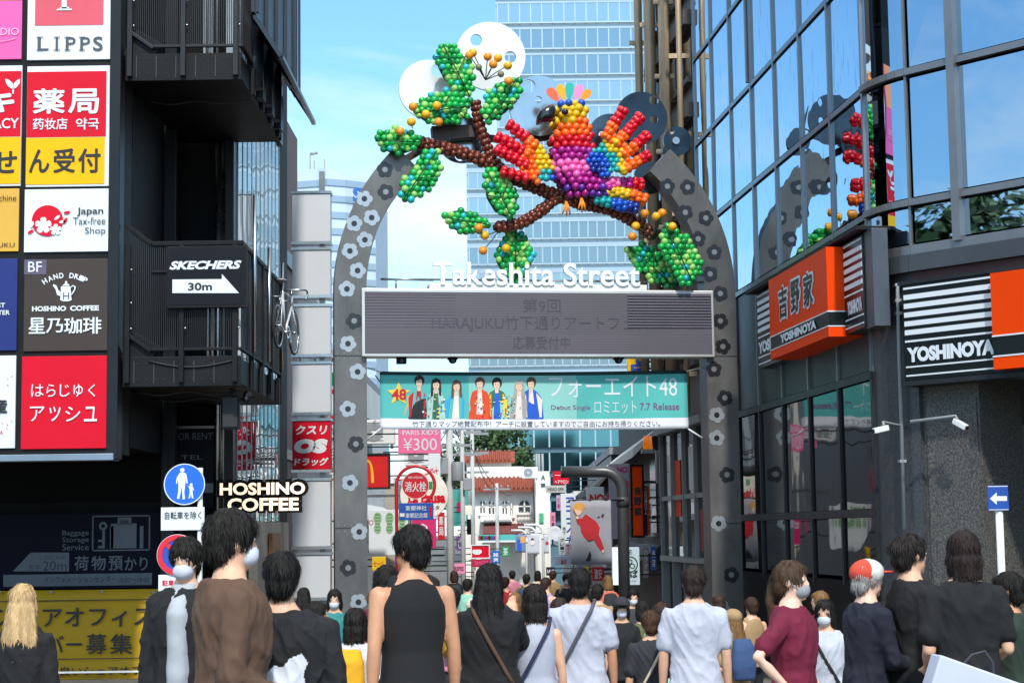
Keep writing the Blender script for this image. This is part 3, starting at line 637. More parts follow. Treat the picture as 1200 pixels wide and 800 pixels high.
for a, c in (((626, 170), (592, 142)), ((618, 180), (577, 157)), ((616, 193), (577, 172)), ((616, 209), (582, 198))):
    chain(b, bird, [a, ((a[0] + c[0]) / 2, (a[1] + c[1]) / 2), c], 3.5, 4.4, .12, lambda x, y: lw(x, y) if x > 616 else BI['red'], g)
b.build('wing', BM, bird, fix=False)
b = MB()
for pts, cf in (([(705, 214), (730, 214), (758, 216)], lambda x, y: BI['pink'] if x < 726 else BI['magenta'] if x < 742 else BI['red']), ([(705, 224), (735, 227), (761, 236)], lambda x, y: BI['yellow'] if x < 738 else BI['orange']), ([(700, 233), (725, 240), (751, 245)], lambda x, y: BI['aqua'] if x < 715 else BI['blue'] if x < 738 else BI['navy'])):
    chain(b, bird, pts, 4.1, 4.3, .1, cf, g)
b.build('tail', BM, bird, fix=False)
b = MB(); bk_ = [(652, 123), (641, 123.5), (632, 128.5), (627.5, 137), (626.5, 149), (632.5, 146), (639, 145), (651, 145)]
pl_ = bird.P(bk_, .15); cxx = sum(p[0] for p in pl_) / 8; czz = sum(p[1] for p in pl_) / 8
for k, (s_, y) in enumerate(((.6, -.38), (.92, -.31), (1, -.2), (.92, -.08), (.6, 0))):
    b.v += [(cxx + (p[0] - cxx) * s_, y, czz + (p[1] - czz) * s_) for p in pl_]
for k in range(4):
    for i in range(8): b.f.append((k * 8 + i, k * 8 + (i + 1) % 8, k * 8 + 8 + (i + 1) % 8, k * 8 + 8 + i)); b.m.append(0); b.s.append(True)
b.f += [tuple(range(7, -1, -1)), tuple(range(32, 40))]; b.m += [0, 0]; b.s += [True, True]
o = b.build('beak', mat('beak_black', '#151517', .15, 0, .1, 3, coat=.6), bird); md = o.modifiers.new('smooth', 'SUBSURF'); md.levels = md.render_levels = 1
q = bird.L(662, 131.4, .36); b = MB(); b.ball((q[0], -.37, q[1]), 4.2 * KP, 0, 3); b.build('eye', mat('eye_black', '#0c0c0e', .08, 0, .1, 3, coat=.8), bird)
for (x0, y0, an, L_, cc) in ((655, 119, -40, 20, 'crest_coral'), (661, 118, -17, 20, 'crest_amber'), (667, 117, 2, 20, 'crest_teal'), (673, 118, 22, 20, 'crest_pink'), (679, 119, 44, 18, 'crest_orange')):
    cm_ = mat(cc, dict(crest_coral='#f2643c', crest_amber='#f2ab1c', crest_teal='#1fae9c', crest_pink='#f38cc4', crest_orange='#f29a14')[cc], .6)
    b = MB(); pts = []; o_ = bird.L(x0, y0, .1); a_ = rad(an); L2 = L_ * KP
    for i in range(20):
        t_ = 2 * math.pi * i / 20; u = .5 - .5 * math.cos(t_); w = .3 * math.sin(t_) * (.45 + .75 * u); pts.append((o_[0] + L2 * (u * math.sin(a_) + w * math.cos(a_)), o_[1] + L2 * (u * math.cos(a_) - w * math.sin(a_))))
    k = .1 + .012 * ((an + 40) / 20); b.prism(pts, -k, -k + .009); b.build('crest_feather', cm_, bird)
claw = mat('claw_orange', '#ef8b26', .4)
for (x0, y0) in ((664, 236), (682, 232)):
    b = MB(); a = bird.L(x0, y0, .2)
    for dx, dy in ((-5, 15), (0, 17), (4.5, 16)):
        c = bird.L(x0 + dx, y0 + dy, .2); b.tube([(a[0], -.16, a[1]), ((a[0] + c[0]) / 2, -.22, (a[1] + c[1]) / 2), (c[0], -.19, c[1])], [.02, .018, .01], 6)
    b.build('claw', claw, bird)
def sprig(label, root, tips):
    l = arch.L(*root, OB); T = Thing('berry_sprig', label, 'berry sprig', arch.M @ Vector((l[0], -OB, l[1])), AY, 'balloon berry sprigs')
    b = MB()
    for (x, y, k) in tips:
        q = T.L(x, y, .1); h = T.L((x + root[0]) / 2, y + (root[1] - y) * .45, .06); b.tube([(0, 0, 0), (h[0], -.05, h[1]), (q[0], -.1, q[1])], .008, 5)
    b.build('stem', vein_m, T)
    for (x, y, k) in tips:
        q = T.L(x, y, .1); b = MB(); b.ball((q[0], -.1, q[1]), (5.2 if k < 2 else 4) * KP, 0, 3); b.build('berry', (BAL['berry_yellow'], BAL['berry'], mat('berry_olive', '#7d7560', .35))[k], T)
sprig('sprig of six balloon berries in front of the big bright disc', (569, 94), [(554, 62, 0), (571.6, 66.6, 1), (583.6, 68, 0), (578, 75.6, 1), (595, 77, 0), (561, 79, 2), (587, 87, 2), (550, 65, 1)])
sprig('sprig of two balloon berries hanging below the lower twig', (585, 270), [(568, 276, 0), (566, 293.5, 1)])
sprig('sprig of balloon berries at the lower end of the branch', (768, 280), [(755.6, 250, 1), (769, 253.6, 0), (776, 249.5, 1), (745, 265, 0), (741, 277, 1)])

# ------------------------------------------------------------------ banner under the screen
l = arch.L(625, 502); BN = Thing('street_banner', 'wide teal cloth banner of seven singers tied under the message screen', 'banner', arch.M @ Vector((l[0], .05, l[1])), AY)
teal = mat('banner_teal', '#55b6b1', .75, 0, .06, .8, .05, bsc=6); teal_l = mat('banner_pale', '#8cc9c2', .75, 0, .06, .8); bwhite = mat('banner_white', '#e6e7ee', .75, 0, .03, 1); bdark = mat('banner_hem', '#1d3a3c', .8)
corner = [BN.L(445, 435), BN.L(804.5, 433.5), BN.L(806.5, 502), BN.L(446, 502.5)]
def bpt(u, v, y=0):
    x = (corner[0][0] * (1 - u) + corner[1][0] * u) * (1 - v) + (corner[3][0] * (1 - u) + corner[2][0] * u) * v
    z = (corner[0][1] * (1 - u) + corner[1][1] * u) * (1 - v) + (corner[3][1] * (1 - u) + corner[2][1] * u) * v
    return (x, y + .03 * math.sin(u * 11) * v + .012 * math.sin(u * 37 + v * 3) * v, z - .02 * math.sin(math.pi * u))
b = MB(); nu, nv = 60, 16
for j in range(nv):
    for i in range(nu):
        v0, v1 = j / nv, (j + 1) / nv; mi = 3 if j == 0 else 2 if j >= nv - 3 else (1 if i / nu < .62 and i / nu > .28 else 0)
        if mi == 1 and i / nu < .0: mi = 0
        b.add([bpt(i / nu, v0), bpt((i + 1) / nu, v0), bpt((i + 1) / nu, v1), bpt(i / nu, v1)], [(0, 3, 2, 1)], mi, True)
o = b.build('cloth', [teal, teal_l, bwhite, bdark], BN, fix=False, weld=True); md = o.modifiers.new('thick', 'SOLIDIFY'); md.thickness = .004; md.offset = 1
def on_banner(b):                                  # lay flat print on the waving cloth
    out = []
    x0, x1 = corner[0][0], corner[1][0]; zt_, zb_ = corner[0][1], corner[3][1]
    for (x, y, z) in b.v:
        u = (x - x0) / (x1 - x0); v = (zt_ - z) / (zt_ - zb_); w = bpt(min(1, max(0, u)), min(1, max(0, v))); out.append((x, w[1] + y, z))
    b.v = out; return b
def BT(b, s, x0, y0, x1, y1, m=0, off=.008, **k): a, c, d, e = BN.R(x0, y0, x1, y1); b.text(s, a, d, c, e, -off, m, **k)
b = MB(); BT(b, 'フォーエイト48', 643.5, 440, 793, 465.5, 0, bold=.0); BT(b, 'ロミエット', 697, 469.5, 746, 484.5, 0, bold=-.008)
BT(b, 'Debut Single', 645.5, 474.5, 692, 481.5, 1, bold=.006); BT(b, '7.7 Release', 750, 472, 795.5, 480.5, 1, bold=.01)
BT(b, '竹下通りマップ絶賛配布中!', 483.5, 493, 575, 500, 2); BT(b, 'アーチに設置していますのでご自由にお持ち帰りください。', 581, 493, 773, 500, 2)
on_banner(b).build('lettering', [sign_white, mat('plum_ink', '#7a3d78', .7), ink], BN)
b = MB(); skin_p = 0
def blob(cx, cy, rx, ry, m, k): b.v; a, c, d, e = BN.R(cx - rx, cy - ry, cx + rx, cy + ry); b.flat([((a + c) / 2 + (c - a) / 2 * math.cos(i * math.pi / 9), (d + e) / 2 + (e - d) / 2 * math.sin(i * math.pi / 9)) for i in range(18)], -.004 * k, m)
def shp(pts, m, k): b.flat([BN.L(x, y) for x, y in pts], -.004 * k, m)
PM = [mat('print_' + n, h, .7, 0, .1, 8) for n, h in (('skin', '#e8c3a8'), ('hair', '#241d1f'), ('brown_hair', '#5e4335'), ('red', '#b81f2c'), ('black', '#20222a'), ('mint', '#a9cfc4'), ('cyan', '#2fa3d0'), ('orange', '#d8491f'), ('cream', '#e6d9d4'), ('green', '#2f6b4a'), ('grey', '#a39f9b'), ('blue', '#1d57c4'), ('tan', '#e0a54c'), ('star', '#f4c63a'))]
FIG = [(491, 446, 1, 4, 3), (511, 449, 1, 5, 9), (535, 451, 2, 6, 8), (562, 448, 2, 7, 8), (582, 448.5, 1, 9, 11), (608, 451, 10, 10, 8), (622, 448, 2, 11, 8)]
for n_, (cx, cy, hm, jk, inn) in enumerate(FIG):
    k0 = 1 + (n_ % 2) * .5; wd = (12, 11, 13, 14, 13, 11, 12)[n_]; sy = cy + 11; tilt = (-2, 0, -2, 1, 1, 0, 3)[n_]
    shp([(cx - 2.5, sy - 3), (cx + 2.5, sy - 3), (cx + wd * .62, sy), (cx + wd * .85 + tilt, sy + 8), (cx + wd + tilt, 491), (cx - wd + tilt, 491), (cx - wd * .85 + tilt, sy + 8), (cx - wd * .62, sy)], jk, k0)
    shp([(cx - 2.3, sy - 2), (cx + 2.3, sy - 2), (cx + 4 + tilt * .5, 491), (cx - 4.5 + tilt * .5, 491)], inn, k0 + .7)
    for sg in (-1, 1): shp([(cx + sg * wd * .5, sy + 1), (cx + sg * (wd * .86) + tilt, sy + 9), (cx + sg * wd * .8 + tilt, 489), (cx + sg * wd * .6 + tilt, 489)], (3, 5, 6, 7, 13, 10, 8)[n_], k0 + 1.1)
    shp([(cx - 2.2, cy + 6), (cx + 2.2, cy + 6), (cx + 2, sy + 1), (cx - 2, sy + 1)], 0, k0 + 1.6)
    if n_ in (1, 2, 5): shp([(cx - 5.8, cy + 1), (cx - 4.6, cy - 4), (cx, cy - 6.4), (cx + 4.6, cy - 4), (cx + 5.8, cy + 1), (cx + 6.2, sy + 4), (cx + 3.4, sy + 2), (cx + 3.4, cy + 3), (cx - 3.4, cy + 3), (cx - 3.4, sy + 3), (cx - 6.4, sy + 5)], hm, k0 + 2)
    else: blob(cx + .3, cy - .2, 5.9, 6.3, hm, k0 + 2)
    blob(cx, cy + 2.4, 3.7, 5.1, 0, k0 + 2.5)
    shp([(cx - 4.8, cy + 2), (cx - 4.4, cy - 3.4), (cx, cy - 5.2), (cx + 4.4, cy - 3.4), (cx + 4.8, cy + 2), (cx + 3, cy - .6), (cx + 1.4, cy - 1.6), (cx - 1.8, cy - .4), (cx - 3.2, cy - .2)], hm, k0 + 3)
    for sx_ in (-1, 1): blob(cx + sx_ * 1.5, cy + 2, .65, .35, 2, k0 + 3.2)
    blob(cx, cy + 5.2, .9, .3, 3, k0 + 3.2)
shp([(473, 488), (475, 466), (483, 461), (486, 488)], 12, 1)
st = [(467 + (14 if i % 2 == 0 else 6.2) * math.sin(i * math.pi / 5), 461.5 - (14 if i % 2 == 0 else 6.2) * math.cos(i * math.pi / 5)) for i in range(10)]; shp(st, 13, 3)
BT(b, '48', 459, 455.5, 476, 468.5, 3, .018, bold=.03)
g = random.Random(4)
for i in range(90):
    cx_ = g.choice((502, 508, 514, 590, 595, 598, 578, 560)) + g.uniform(-7, 7); blob(cx_, g.uniform(464, 489), g.uniform(.5, 1.5), g.uniform(.4, 1.4), g.choice((5, 9, 13, 3, 8, 6)), 7)
on_banner(b).build('portrait_print', PM, BN)
b = MB(); p0 = BN.L(446, 502); p1 = BN.L(430, 515); b.tube([(p0[0], 0, p0[1]), (p1[0], 0, p1[1])], .013, 6); p0 = BN.L(806, 502); p1 = BN.L(823, 513); b.tube([(p0[0], 0, p0[1]), (p1[0], 0, p1[1])], .013, 6)
p0 = BN.L(446, 436); p1 = BN.L(431, 431); b.tube([(p0[0], 0, p0[1]), (p1[0], 0, p1[1])], .01, 6); p0 = BN.L(804, 435); p1 = BN.L(824, 430); b.tube([(p0[0], 0, p0[1]), (p1[0], 0, p1[1])], .01, 6)
b.build('tie_rope', white_paint, BN)
# ------------------------------------------------------------------ sign tower of the black corner building
TW = Thing('sign_tower', 'black framed tower of tenant signs on the corner of the black steel building', 'sign tower', (W(80, 540, 24).x, 24, W(80, 540, 24).z))
x0, x1, z0, z1 = TW.R(-190, -120, 138, 533)
b = MB(); b.box(x0, x1, 0, .9, z0, z1); b.build('frame', black_steel, TW, bevel=.01)
b = MB(); a, c, d, e = TW.R(-190, 533, 133, 541, .05); b.box(x0, c, -.06, .3, d, e); b.build('sill', mat('sill_metal', '#8b97a4', .3, .8), TW, bevel=.006)
def panel(px, col, label, flats=(), texts=(), extra=None):
    a, c, d, e = TW.R(*px, .03); b = MB(); b.box(a, c, -.03, .05, d, e)
    p = b.build('sign_panel', col, TW, bevel=.004, label=label)
    k = 0; mats = []; b = MB()
    def mi(m_):
        if m_ not in mats: mats.append(m_)
        return mats.index(m_)
    for (r, m_) in flats: k += 1; a, c, d, e = TW.R(*r, .034); b.box(a, c, -.034 - .002 * k, -.031, d, e, mi(m_))
    y = .045
    for t_ in texts:
        s, r, m_ = t_[:3]; TW.T(b, s, *r, y, mi(m_), **(t_[3] if len(t_) > 3 else {}))
    if extra: extra(b, mi, y)
    if b.v: b.build('lettering', mats, p)
    return p
def serif(b, mi, y):
    m_ = mi(ink_grey)
    for s, xa, xb in (('L', 42.5, 57), ('I', 62.5, 70), ('P', 75, 88.5), ('P', 92, 105.5)):
        st_ = 65.2 if s == 'I' else xa + 2.6
        for yy in (43.2, 58.3):
            if s == 'L' and yy < 50: q = (xa, yy, xa + 8, yy + 1)
            elif s == 'L': q = (xa, yy, xa + 8, yy + 1)
            else: q = (st_ - 2.4, yy, st_ + 5, yy + 1)
            a, c, d, e = TW.R(*q, y); b.rect(a, c, d, e, -y - .001, m_)
        q = (st_, 43.4, st_ + 2.7, 59); a, c, d, e = TW.R(*q, y); b.rect(a, c, d, e, -y - .002, m_)
    for q in ((72.5, -40, 78.5, 10), (66.5, 10.6, 84, 12.4), (70, 8.6, 81, 11), (66, -41, 85, -39)):
        a, c, d, e = TW.R(*q, y); b.rect(a, c, d, e, -y - .002, mi(sign_white))
panel((32.5, -62, 131, 70), sign_white, 'white salon sign with a faded red square and grey serif capitals', [((41.5, -60, 121.5, 29.8), lipps_red)],
      [('L', (44, 43.6, 57, 59), ink_grey), ('P', (77, 43.6, 88.5, 59), ink_grey), ('P', (94, 43.6, 105.5, 59), ink_grey), ('S', (109, 43, 120.5, 59.6), ink_grey, dict(bold=.012))], serif)
def pharm(b, mi, y): pass
panel((31, 77.5, 130.5, 218.5), sign_white, 'red and yellow pharmacy sign with large white characters', [((31.6, 84, 124.5, 160.6), sign_red), ((30.4, 161.4, 122.6, 216), sign_yellow)],
      [('薬', (38.5, 104, 76, 133.5), sign_white, dict(bold=.035)), ('局', (80, 104, 116, 133.5), sign_white, dict(bold=.035)), ('药妆店', (38.5, 138.5, 79, 152), sign_white, dict(bold=.02)), ('약국', (89, 138.5, 116, 152), sign_white, dict(bold=.02)),
       ('ん', (34, 175, 58, 202.5), ink, dict(bold=.03)), ('受', (62.5, 174, 88, 202.5), ink, dict(bold=.03)), ('付', (91.5, 174, 118, 202.5), ink, dict(bold=.03))])
def sakura(b, mi, y):
    cx, cz = TW.L(55.5, 258.5, y); r = 18.5 * 24 / F; b.disc(cx, cz, r, -y, -.031, mi(sign_red), 40)
    def blossom(px, py, rr, m_):
        for k in range(5):
            t_ = rad(90 + 72 * k); x, z = TW.L(px, py, y + .01); q = []
            for (u, w) in ((0, 0), (.4, .3), (.8, .36), (1, .12), (.9, 0), (1, -.12), (.8, -.36), (.4, -.3)): q.append((x + rr * (u * math.cos(t_) - w * math.sin(t_)), z + rr * (u * math.sin(t_) + w * math.cos(t_))))
            b.flat(q, -y - .003, m_)
    blossom(50.5, 264, .115, mi(sign_white)); blossom(65, 269, .08, mi(sign_white))
    for (px, py, rot, m_) in ((67, 255, 40, sign_white), (73, 260, 10, sign_white), (78.5, 249, 10, sign_red), (36, 271.5, 30, sign_red), (76.5, 258.5, 60, sign_red), (37.5, 263, 70, sign_white)):
        x, z = TW.L(px, py, y); q = [(x + .045 * math.cos(t_ * math.pi / 6) * math.cos(rad(rot)) - .02 * math.sin(t_ * math.pi / 6) * math.sin(rad(rot)), z + .045 * math.cos(t_ * math.pi / 6) * math.sin(rad(rot)) + .02 * math.sin(t_ * math.pi / 6) * math.cos(rad(rot))) for t_ in range(12)]
        b.flat(q, -y - .004, mi(m_))
panel((28.5, 221.5, 128, 295), sign_white, 'white duty-free shop sign with a red cherry blossom disc', (), [('Japan', (90, 243, 121, 253), ink, dict(bold=.014)), ('Tax-free', (85.5, 254.5, 123.5, 263), ink_grey), ('Shop', (99.5, 266, 123.5, 276), ink_grey)], sakura)
def pot(b, mi, y):
    m_ = mi(sign_white)
    for pts in ([(71.5, 335.5), (82.5, 335.5), (84, 351.5), (80, 353), (74, 353), (70.5, 351.5)], [(73, 334.8), (75, 332.5), (80, 332.5), (82, 334.8)], [(76, 332.3), (76.5, 329.3), (78.5, 329.3), (79, 332.3)],
                [(71, 347), (66.8, 345.5), (65.2, 339), (62, 334.8), (62.5, 333), (66, 334.2), (68.2, 339.5), (71.5, 343)]): b.flat(TW.P(pts, y), -y, m_)
    hp = [TW.L(px, py, y) for px, py in ((82.8, 337.5), (85.5, 334.8), (88, 336), (87.5, 340), (84.8, 344), (83.5, 346.5))]; b.tube([(x, -y, z) for x, z in hp], .011, 6, m_)
    TW.T(b, 'H', 74, 342.5, 80.8, 351, y + .004, mi(ink), bold=-.005)
    for i, (ch, a) in enumerate(zip('HAND DRIP', (33, 24, 15.5, 7, 0, -8, -15.5, -22.5, -29))):
        if ch == ' ': continue
        t_ = rad(a); cx, cy = 77.5 - 46 * math.sin(t_), 366.5 - 44 * math.cos(t_); q = MB(); q.text(ch, -.5, -.5, .5, .5, 0, 0, .03); o_ = TW.L(cx, cy, y); k = 24 / F
        b.add([(o_[0] + (p[0] * 5.2 * math.cos(t_) - p[2] * 6.4 * math.sin(t_)) * k, -y, o_[1] + (p[0] * 5.2 * math.sin(t_) + p[2] * 6.4 * math.cos(t_)) * k) for p in q.v], q.f, m_)
panel((28, 303.5, 126.5, 411), sign_brown, 'dark brown coffee house sign with a white pot and brush characters', [((28.4, 304, 54.5, 321.5), mat('tag_violet', '#5b5068', .4))],
      [('BF', (33, 306.5, 49, 318.5), sign_white, dict(bold=.005)), ('HOSHINO', (37.5, 358.5, 77.5, 364.6), sign_white, dict(bold=.045)), ('COFFEE', (82, 357.8, 116, 364), sign_white, dict(bold=.045)), ('星', (33.5, 372, 53, 391), sign_white, dict(bold=.022)), ('乃', (54, 373, 74, 390), sign_white, dict(bold=.022)), ('珈', (75, 372, 96, 391), sign_white, dict(bold=.022)), ('琲', (97, 371.5, 119, 391), sign_white, dict(bold=.022))], pot)
panel((25, 417, 125, 525.5), sign_red, 'plain red sign with thin handwritten kana', (), [(ch, (x, 450, x + w, 464.5), sign_white) for ch, x, w in (('は', 36.5, 14.5), ('ら', 54.5, 10.5), ('じ', 70, 11.5), ('ゅ', 86, 11), ('く', 103.5, 8))] + [(ch, (x, 476, x + w, 493.5), sign_white) for ch, x, w in (('ア', 35, 17), ('ッ', 57.5, 13.5), ('シ', 76.5, 17.5), ('ュ', 98.5, 15))])
panel((-74, -62, 26, 70), sign_pink, 'bright pink studio sign with an orange top edge', [((-74, -62, 25.8, 1.2), mat('peach', '#f39a5f', .4))], [('STUDIO', (-22, 33, 22, 41.5), mat('pale_pink', '#f3b6d6', .5))], lambda b, mi, y: b.tube([(TW.L(px, py, y)[0], -y, TW.L(px, py, y)[1]) for px, py in ((-20, 50), (0, 49), (10, 47.5), (19, 45))], .004, 5, mi(_mats['pale_pink'])))
def sprout(b, mi, y):
    m_ = mi(sign_white)
    for pts in ([(15, 105), (9, 101), (6.5, 96), (6, 92.5), (11, 94), (15, 98)], [(15.5, 105), (16, 98), (20, 94), (23.5, 92.5), (23, 98), (20, 102)], [(14.4, 103), (16.2, 103), (16.2, 110), (14.4, 110)]): b.flat(TW.P(pts, y), -y, m_)
panel((-76, 77.5, 25, 218.5), sign_white, 'red and yellow pharmacy sign with a white sprout above its lettering', [((-76, 84, 24.6, 160.6), sign_red), ((-76, 161.4, 24, 216), sign_yellow)], [('キ', (-19, 106, 17, 132), sign_white, dict(bold=.06)), ('PHARMACY', (-58, 139, 22, 151), sign_white, dict(bold=.012)), ('せ', (-9, 177, 20, 203), ink, dict(bold=.03)), ('免', (-40, 177, -12, 203), ink, dict(bold=.03))], sprout)
panel((-78, 221.5, 22, 295), sign_gold, 'gold sign with small brown lettering', (), [('machine', (-13, 228.5, 19, 235.5), sign_brown), ('HARAJUKU', (-31, 284.5, 17, 291), sign_brown)])
panel((-80, 303.5, 20, 411), sign_navy, 'deep navy tourist sign with small white capitals', (), [('TOURIST', (-28, 355, 6, 360.6), sign_white, dict(bold=.02)), ('CENTER', (-18, 363.5, 11.5, 369), sign_white, dict(bold=.02))])
def petals(b, mi, y):
    g_ = random.Random(2); m_ = mi(mat('petal_pink', '#e6a3bb', .5))
    for i in range(60):
        px, py = g_.uniform(-70, 17), g_.uniform(425, 520)
        if 462 < py < 488 and px > -40 and px < 12: continue
        x, z = TW.L(px, py, y); r = g_.uniform(.008, .02); t_ = g_.uniform(0, 3); b.flat([(x + r * math.cos(t_ + k * 1.571) * (1 if k % 2 else .5), z + r * math.sin(t_ + k * 1.571) * (1 if k % 2 else .5)) for k in range(4)], -y, m_)
panel((-82, 417, 18, 525.5), sign_white, 'white souvenir sign scattered with pink petals', (), [('産', (-12, 467, 8.5, 484), ink, dict(bold=.04)), ('A', (-.5, 504, 3.5, 508.5), sign_red)], petals)

# ------------------------------------------------------------------ black steel building behind the sign tower
BB = Thing('black_building', 'black steel corner building with open stair landings beside the sign tower', 'building', (-6.5, 28.2, gz(28)))
b = MB(); b.box(-16, -4.52, 28.3, 36, gz(28) - .3, 13); b.box(-16, -5.3, 24.9, 28.3, 2.9, 13); b.build('wall', black_deep, BB, True)
b = MB(); b.box(-5.42, -5.27, 23.95, 24.25, 2.7, 12.5); b.box(-4.5, -4.36, 28.0, 28.3, gz(28), 12.5); b.box(-5.32, -5.12, 27.2, 27.4, gz(28), 12.5); b.build('column', mat('column_black', '#1a1d22', .4, .1, .15, 2, spec=.3), BB, True, .01)
for lab, zs, zt in (('upper', 7.9, 8.22), ('lower', 3.70, 4.05)):
    b = MB(); b.box(-5.25, -3.66, 24.2, 28.25, zs, zt); b.box(-5.25, -3.66, 24.14, 24.2, zs - .03, zt + .03)
    for y in (25.0, 25.9, 26.8, 27.7): b.box(-3.66, -3.6, y, y + .12, zs - .03, zt + .03)
    b.obox((-5.2, 24.2, zt + .2), (-4.85, 24.2, zt), .08, .4); b.build('landing', black_steel, BB, True, .008)
    b = MB(); top = zt + 1.56
    for x in (-5.18, -4.45, -3.73): b.box(x - .035, x + .035, 24.06, 24.13, zs + .02, top)
    b.box(-4.86, -3.64, 24.08, 24.14, top - .03, top + .03); b.obox((-5.22, 24.11, top + .26), (-4.86, 24.11, top), .05, .06)
    b.box(-4.86, -3.64, 24.08, 24.13, zt + .1, zt + .14); b.box(-4.86, -3.64, 24.08, 24.13, zt + 1.16, zt + 1.19); b.obox((-5.22, 24.11, zt + .36), (-4.86, 24.11, zt + .1), .05, .05)
    b.box(-3.68, -3.62, 24.1, 28.2, top - .03, top + .03); b.box(-3.68, -3.63, 24.1, 28.2, zt + .1, zt + .14)
    for y in (25.1, 26.1, 27.1, 28.1): b.box(-3.69, -3.62, y, y + .07, zs, top)
    b.build('railing', dark_frame if lab == 'upper' else black_steel, BB, True, .006)
    b = MB()
    for i in range(56):
        x = -5.15 + i * .0265; dz = max(0, -4.86 - x) * .72; b.box(x, x + .011, 24.115, 24.125, zt + .14 + dz, top - .03 + dz)
    for i in range(150): y = 24.15 + i * .027; b.box(-3.655, -3.645, y, y + .011, zt + .14, top - .03)
    b.build('screen', mat('perforated', '#17181a', .5, .3), BB, True)
    b = MB()
    for x in (-5.18, -4.45, -3.73):
        for dz in (.4, .75, 1.2): b.ball((x + .06, 24.05, zt + dz), .016)
    b.build('bolt', silver, BB, True)
b = MB()
for x0_, x1_, dz in ((-4.78, -4.63, 0), (-4.42, -4.3, 0), (-4.28, -4.2, .1), (-3.98, -3.88, 0), (-3.82, -3.72, 0)): b.box(x0_, x1_, 27.6, 27.7, 8.4, 10.4)
for x in (-4.55, -4.4, -4.05, -3.95, -3.85): b.tube([(x, 26.6, 8.2), (x, 26.6, 12.5)], .025, 6)
b.build('stair_post', mat('post_pale', '#9ba3ab', .4, .5), BB, True)
b = MB()
for x in (-4.62, -4.55, -4.1, -4.02, -3.86): b.tube([(x, 27.2, 4.05), (x, 27.2, 5.4)], .022, 6)
b.build('stair_post', mat('post_pale', '#9ba3ab', .4, .5), BB, True)
slate = mat('slate_panel', '#232c3a', .45, .1, .12, 1.5)
b = MB(); b.box(-3.6, -3.54, 24.6, 29.6, 8.95, 12.4)
for y in (24.6, 25.6, 26.7, 27.8, 28.9, 29.55): b.box(-3.53, -3.49, y, y + .06, 8.95, 12.4)
b.build('side_screen', slate, BB, True, .006)
b = MB(); b.obox((-3.56, 25.6, 8.25), (-3.45, 25.6, 8.9), .5, .05)
A = [(-3.52, 24.5, 8.85), (-3.52, 28.6, 8.85), (-3.16, 28.6, 8.28), (-3.16, 24.5, 8.28)]
b = MB(); 
for p, q in ((0, 1), (1, 2), (2, 3), (3, 0)): b.obox(A[p], A[q], .06, .06)
for k in (.33, .66): b.obox(Vector(A[0]).lerp(Vector(A[1]), k), Vector(A[3]).lerp(Vector(A[2]), k), .05, .05)
b.add([Vector(p) + Vector((0, 0, .0)) for p in A], [(0, 1, 2, 3)]); b.build('awning_window', mat('awning_dark', '#2b3138', .25, .3), BB, True)
b = MB()
for y in (25.2, 26.2, 27.2): b.tube([(-3.62, y, 8.0), (-3.62, y, 8.9)], .12, 10); b.box(-3.7, -3.55, y + .3, y + .6, 7.95, 8.5)
b.build('bracket', slate, BB, True)
b = MB()
for y, xx in ((24.9, -3.58), (26.4, -3.58), (27.9, -3.58)): b.tube([(xx, y, 4.2), (xx, y, 6.4 if y < 25 else 5.9)], .028, 8)
b.build('pipe', silver, BB, True)
b = MB()
for (zs, y_) in ((3.66, 24.6), (3.66, 25.8), (7.86, 25.2)): b.tube([(-5.2 + i * .15, y_, zs - .02 - .05 * math.sin(i * .63) ** 2) for i in range(11)], .014, 5)
b.tube([(-4.9 + i * .13, 24.12, 4.02 - .09 * math.sin(math.pi * i / 9)) for i in range(10)], .012, 5)
b.tube([(-3.72, 24.1, 5.4), (-3.75, 24.08, 4.6), (-3.7, 24.1, 3.9), (-3.8, 24.5, 3.62)], .014, 5); b.build('cable', mat('cable_black', '#26272a', .6), BB, True)
b = MB()
for zs in (3.72, 7.92):
    for i in range(6): b.box(-5.1 + i * .27, -5.09 + i * .27, 24.133, 24.139, zs, zs + .3)
    for i in range(12): b.ball((-5.05 + i * .125, 24.137, zs + .05), .009); b.ball((-5.05 + i * .125, 24.137, zs + .26), .009)
b.build('seam', mat('seam_grey', '#3a3c40', .5), BB, True)
lampm = mat('lamp_white', '#fff4e0', .5, emit=5)
b = MB(); q = W(240, 172, 29.5); b.box(q.x - .07, q.x + .07, 28.2, 28.29, q.z - .07, q.z + .07); b.build('ceiling_lamp', lampm, BB, True)
b = MB(); q0, q1 = W(137, 300, 27), W(192, 300, 27)
for px in (150, 165): 
    q = W(px, 250, 27.1); b.box(q.x - .12, q.x + .12, 27.3, 27.5, 4.1, 7.6)
b.build('shutter', mat('shutter_grey', '#1c1a1a', .6), BB, True)
# mirror-bright storefront facing the street
gp0, gp1 = (-4.37, 28.35), (-4.50, 34.4)
b = MB(); n_ = 10; 
for i in range(n_):
    p = [gp0[k] + (gp1[k] - gp0[k]) * i / n_ for k in (0, 1)]; q = [gp0[k] + (gp1[k] - gp0[k]) * (i + 1) / n_ for k in (0, 1)]
    for z0_, z1_ in ((.1, 2.4), (2.5, 5.0), (5.1, 9.15)):
        w = MB(); w.hbox(p, q, z0_, z1_, .0, .02); w.build('window_pane', glassmat('shop_mirror', '#c3d2da', .02, .02, .8), BB, True)
b = MB()
for i in range(n_ + 1):
    p = [gp0[k] + (gp1[k] - gp0[k]) * i / n_ for k in (0, 1)]; b.box(p[0] - .03, p[0] + .03, p[1] - .02, p[1] + .02, gz(30), 9.2)
for z in (2.45, 5.05): b.hbox(gp0, gp1, z - .04, z + .04, .0, .03)
b.build('mullion', steel_grey, BB, True)
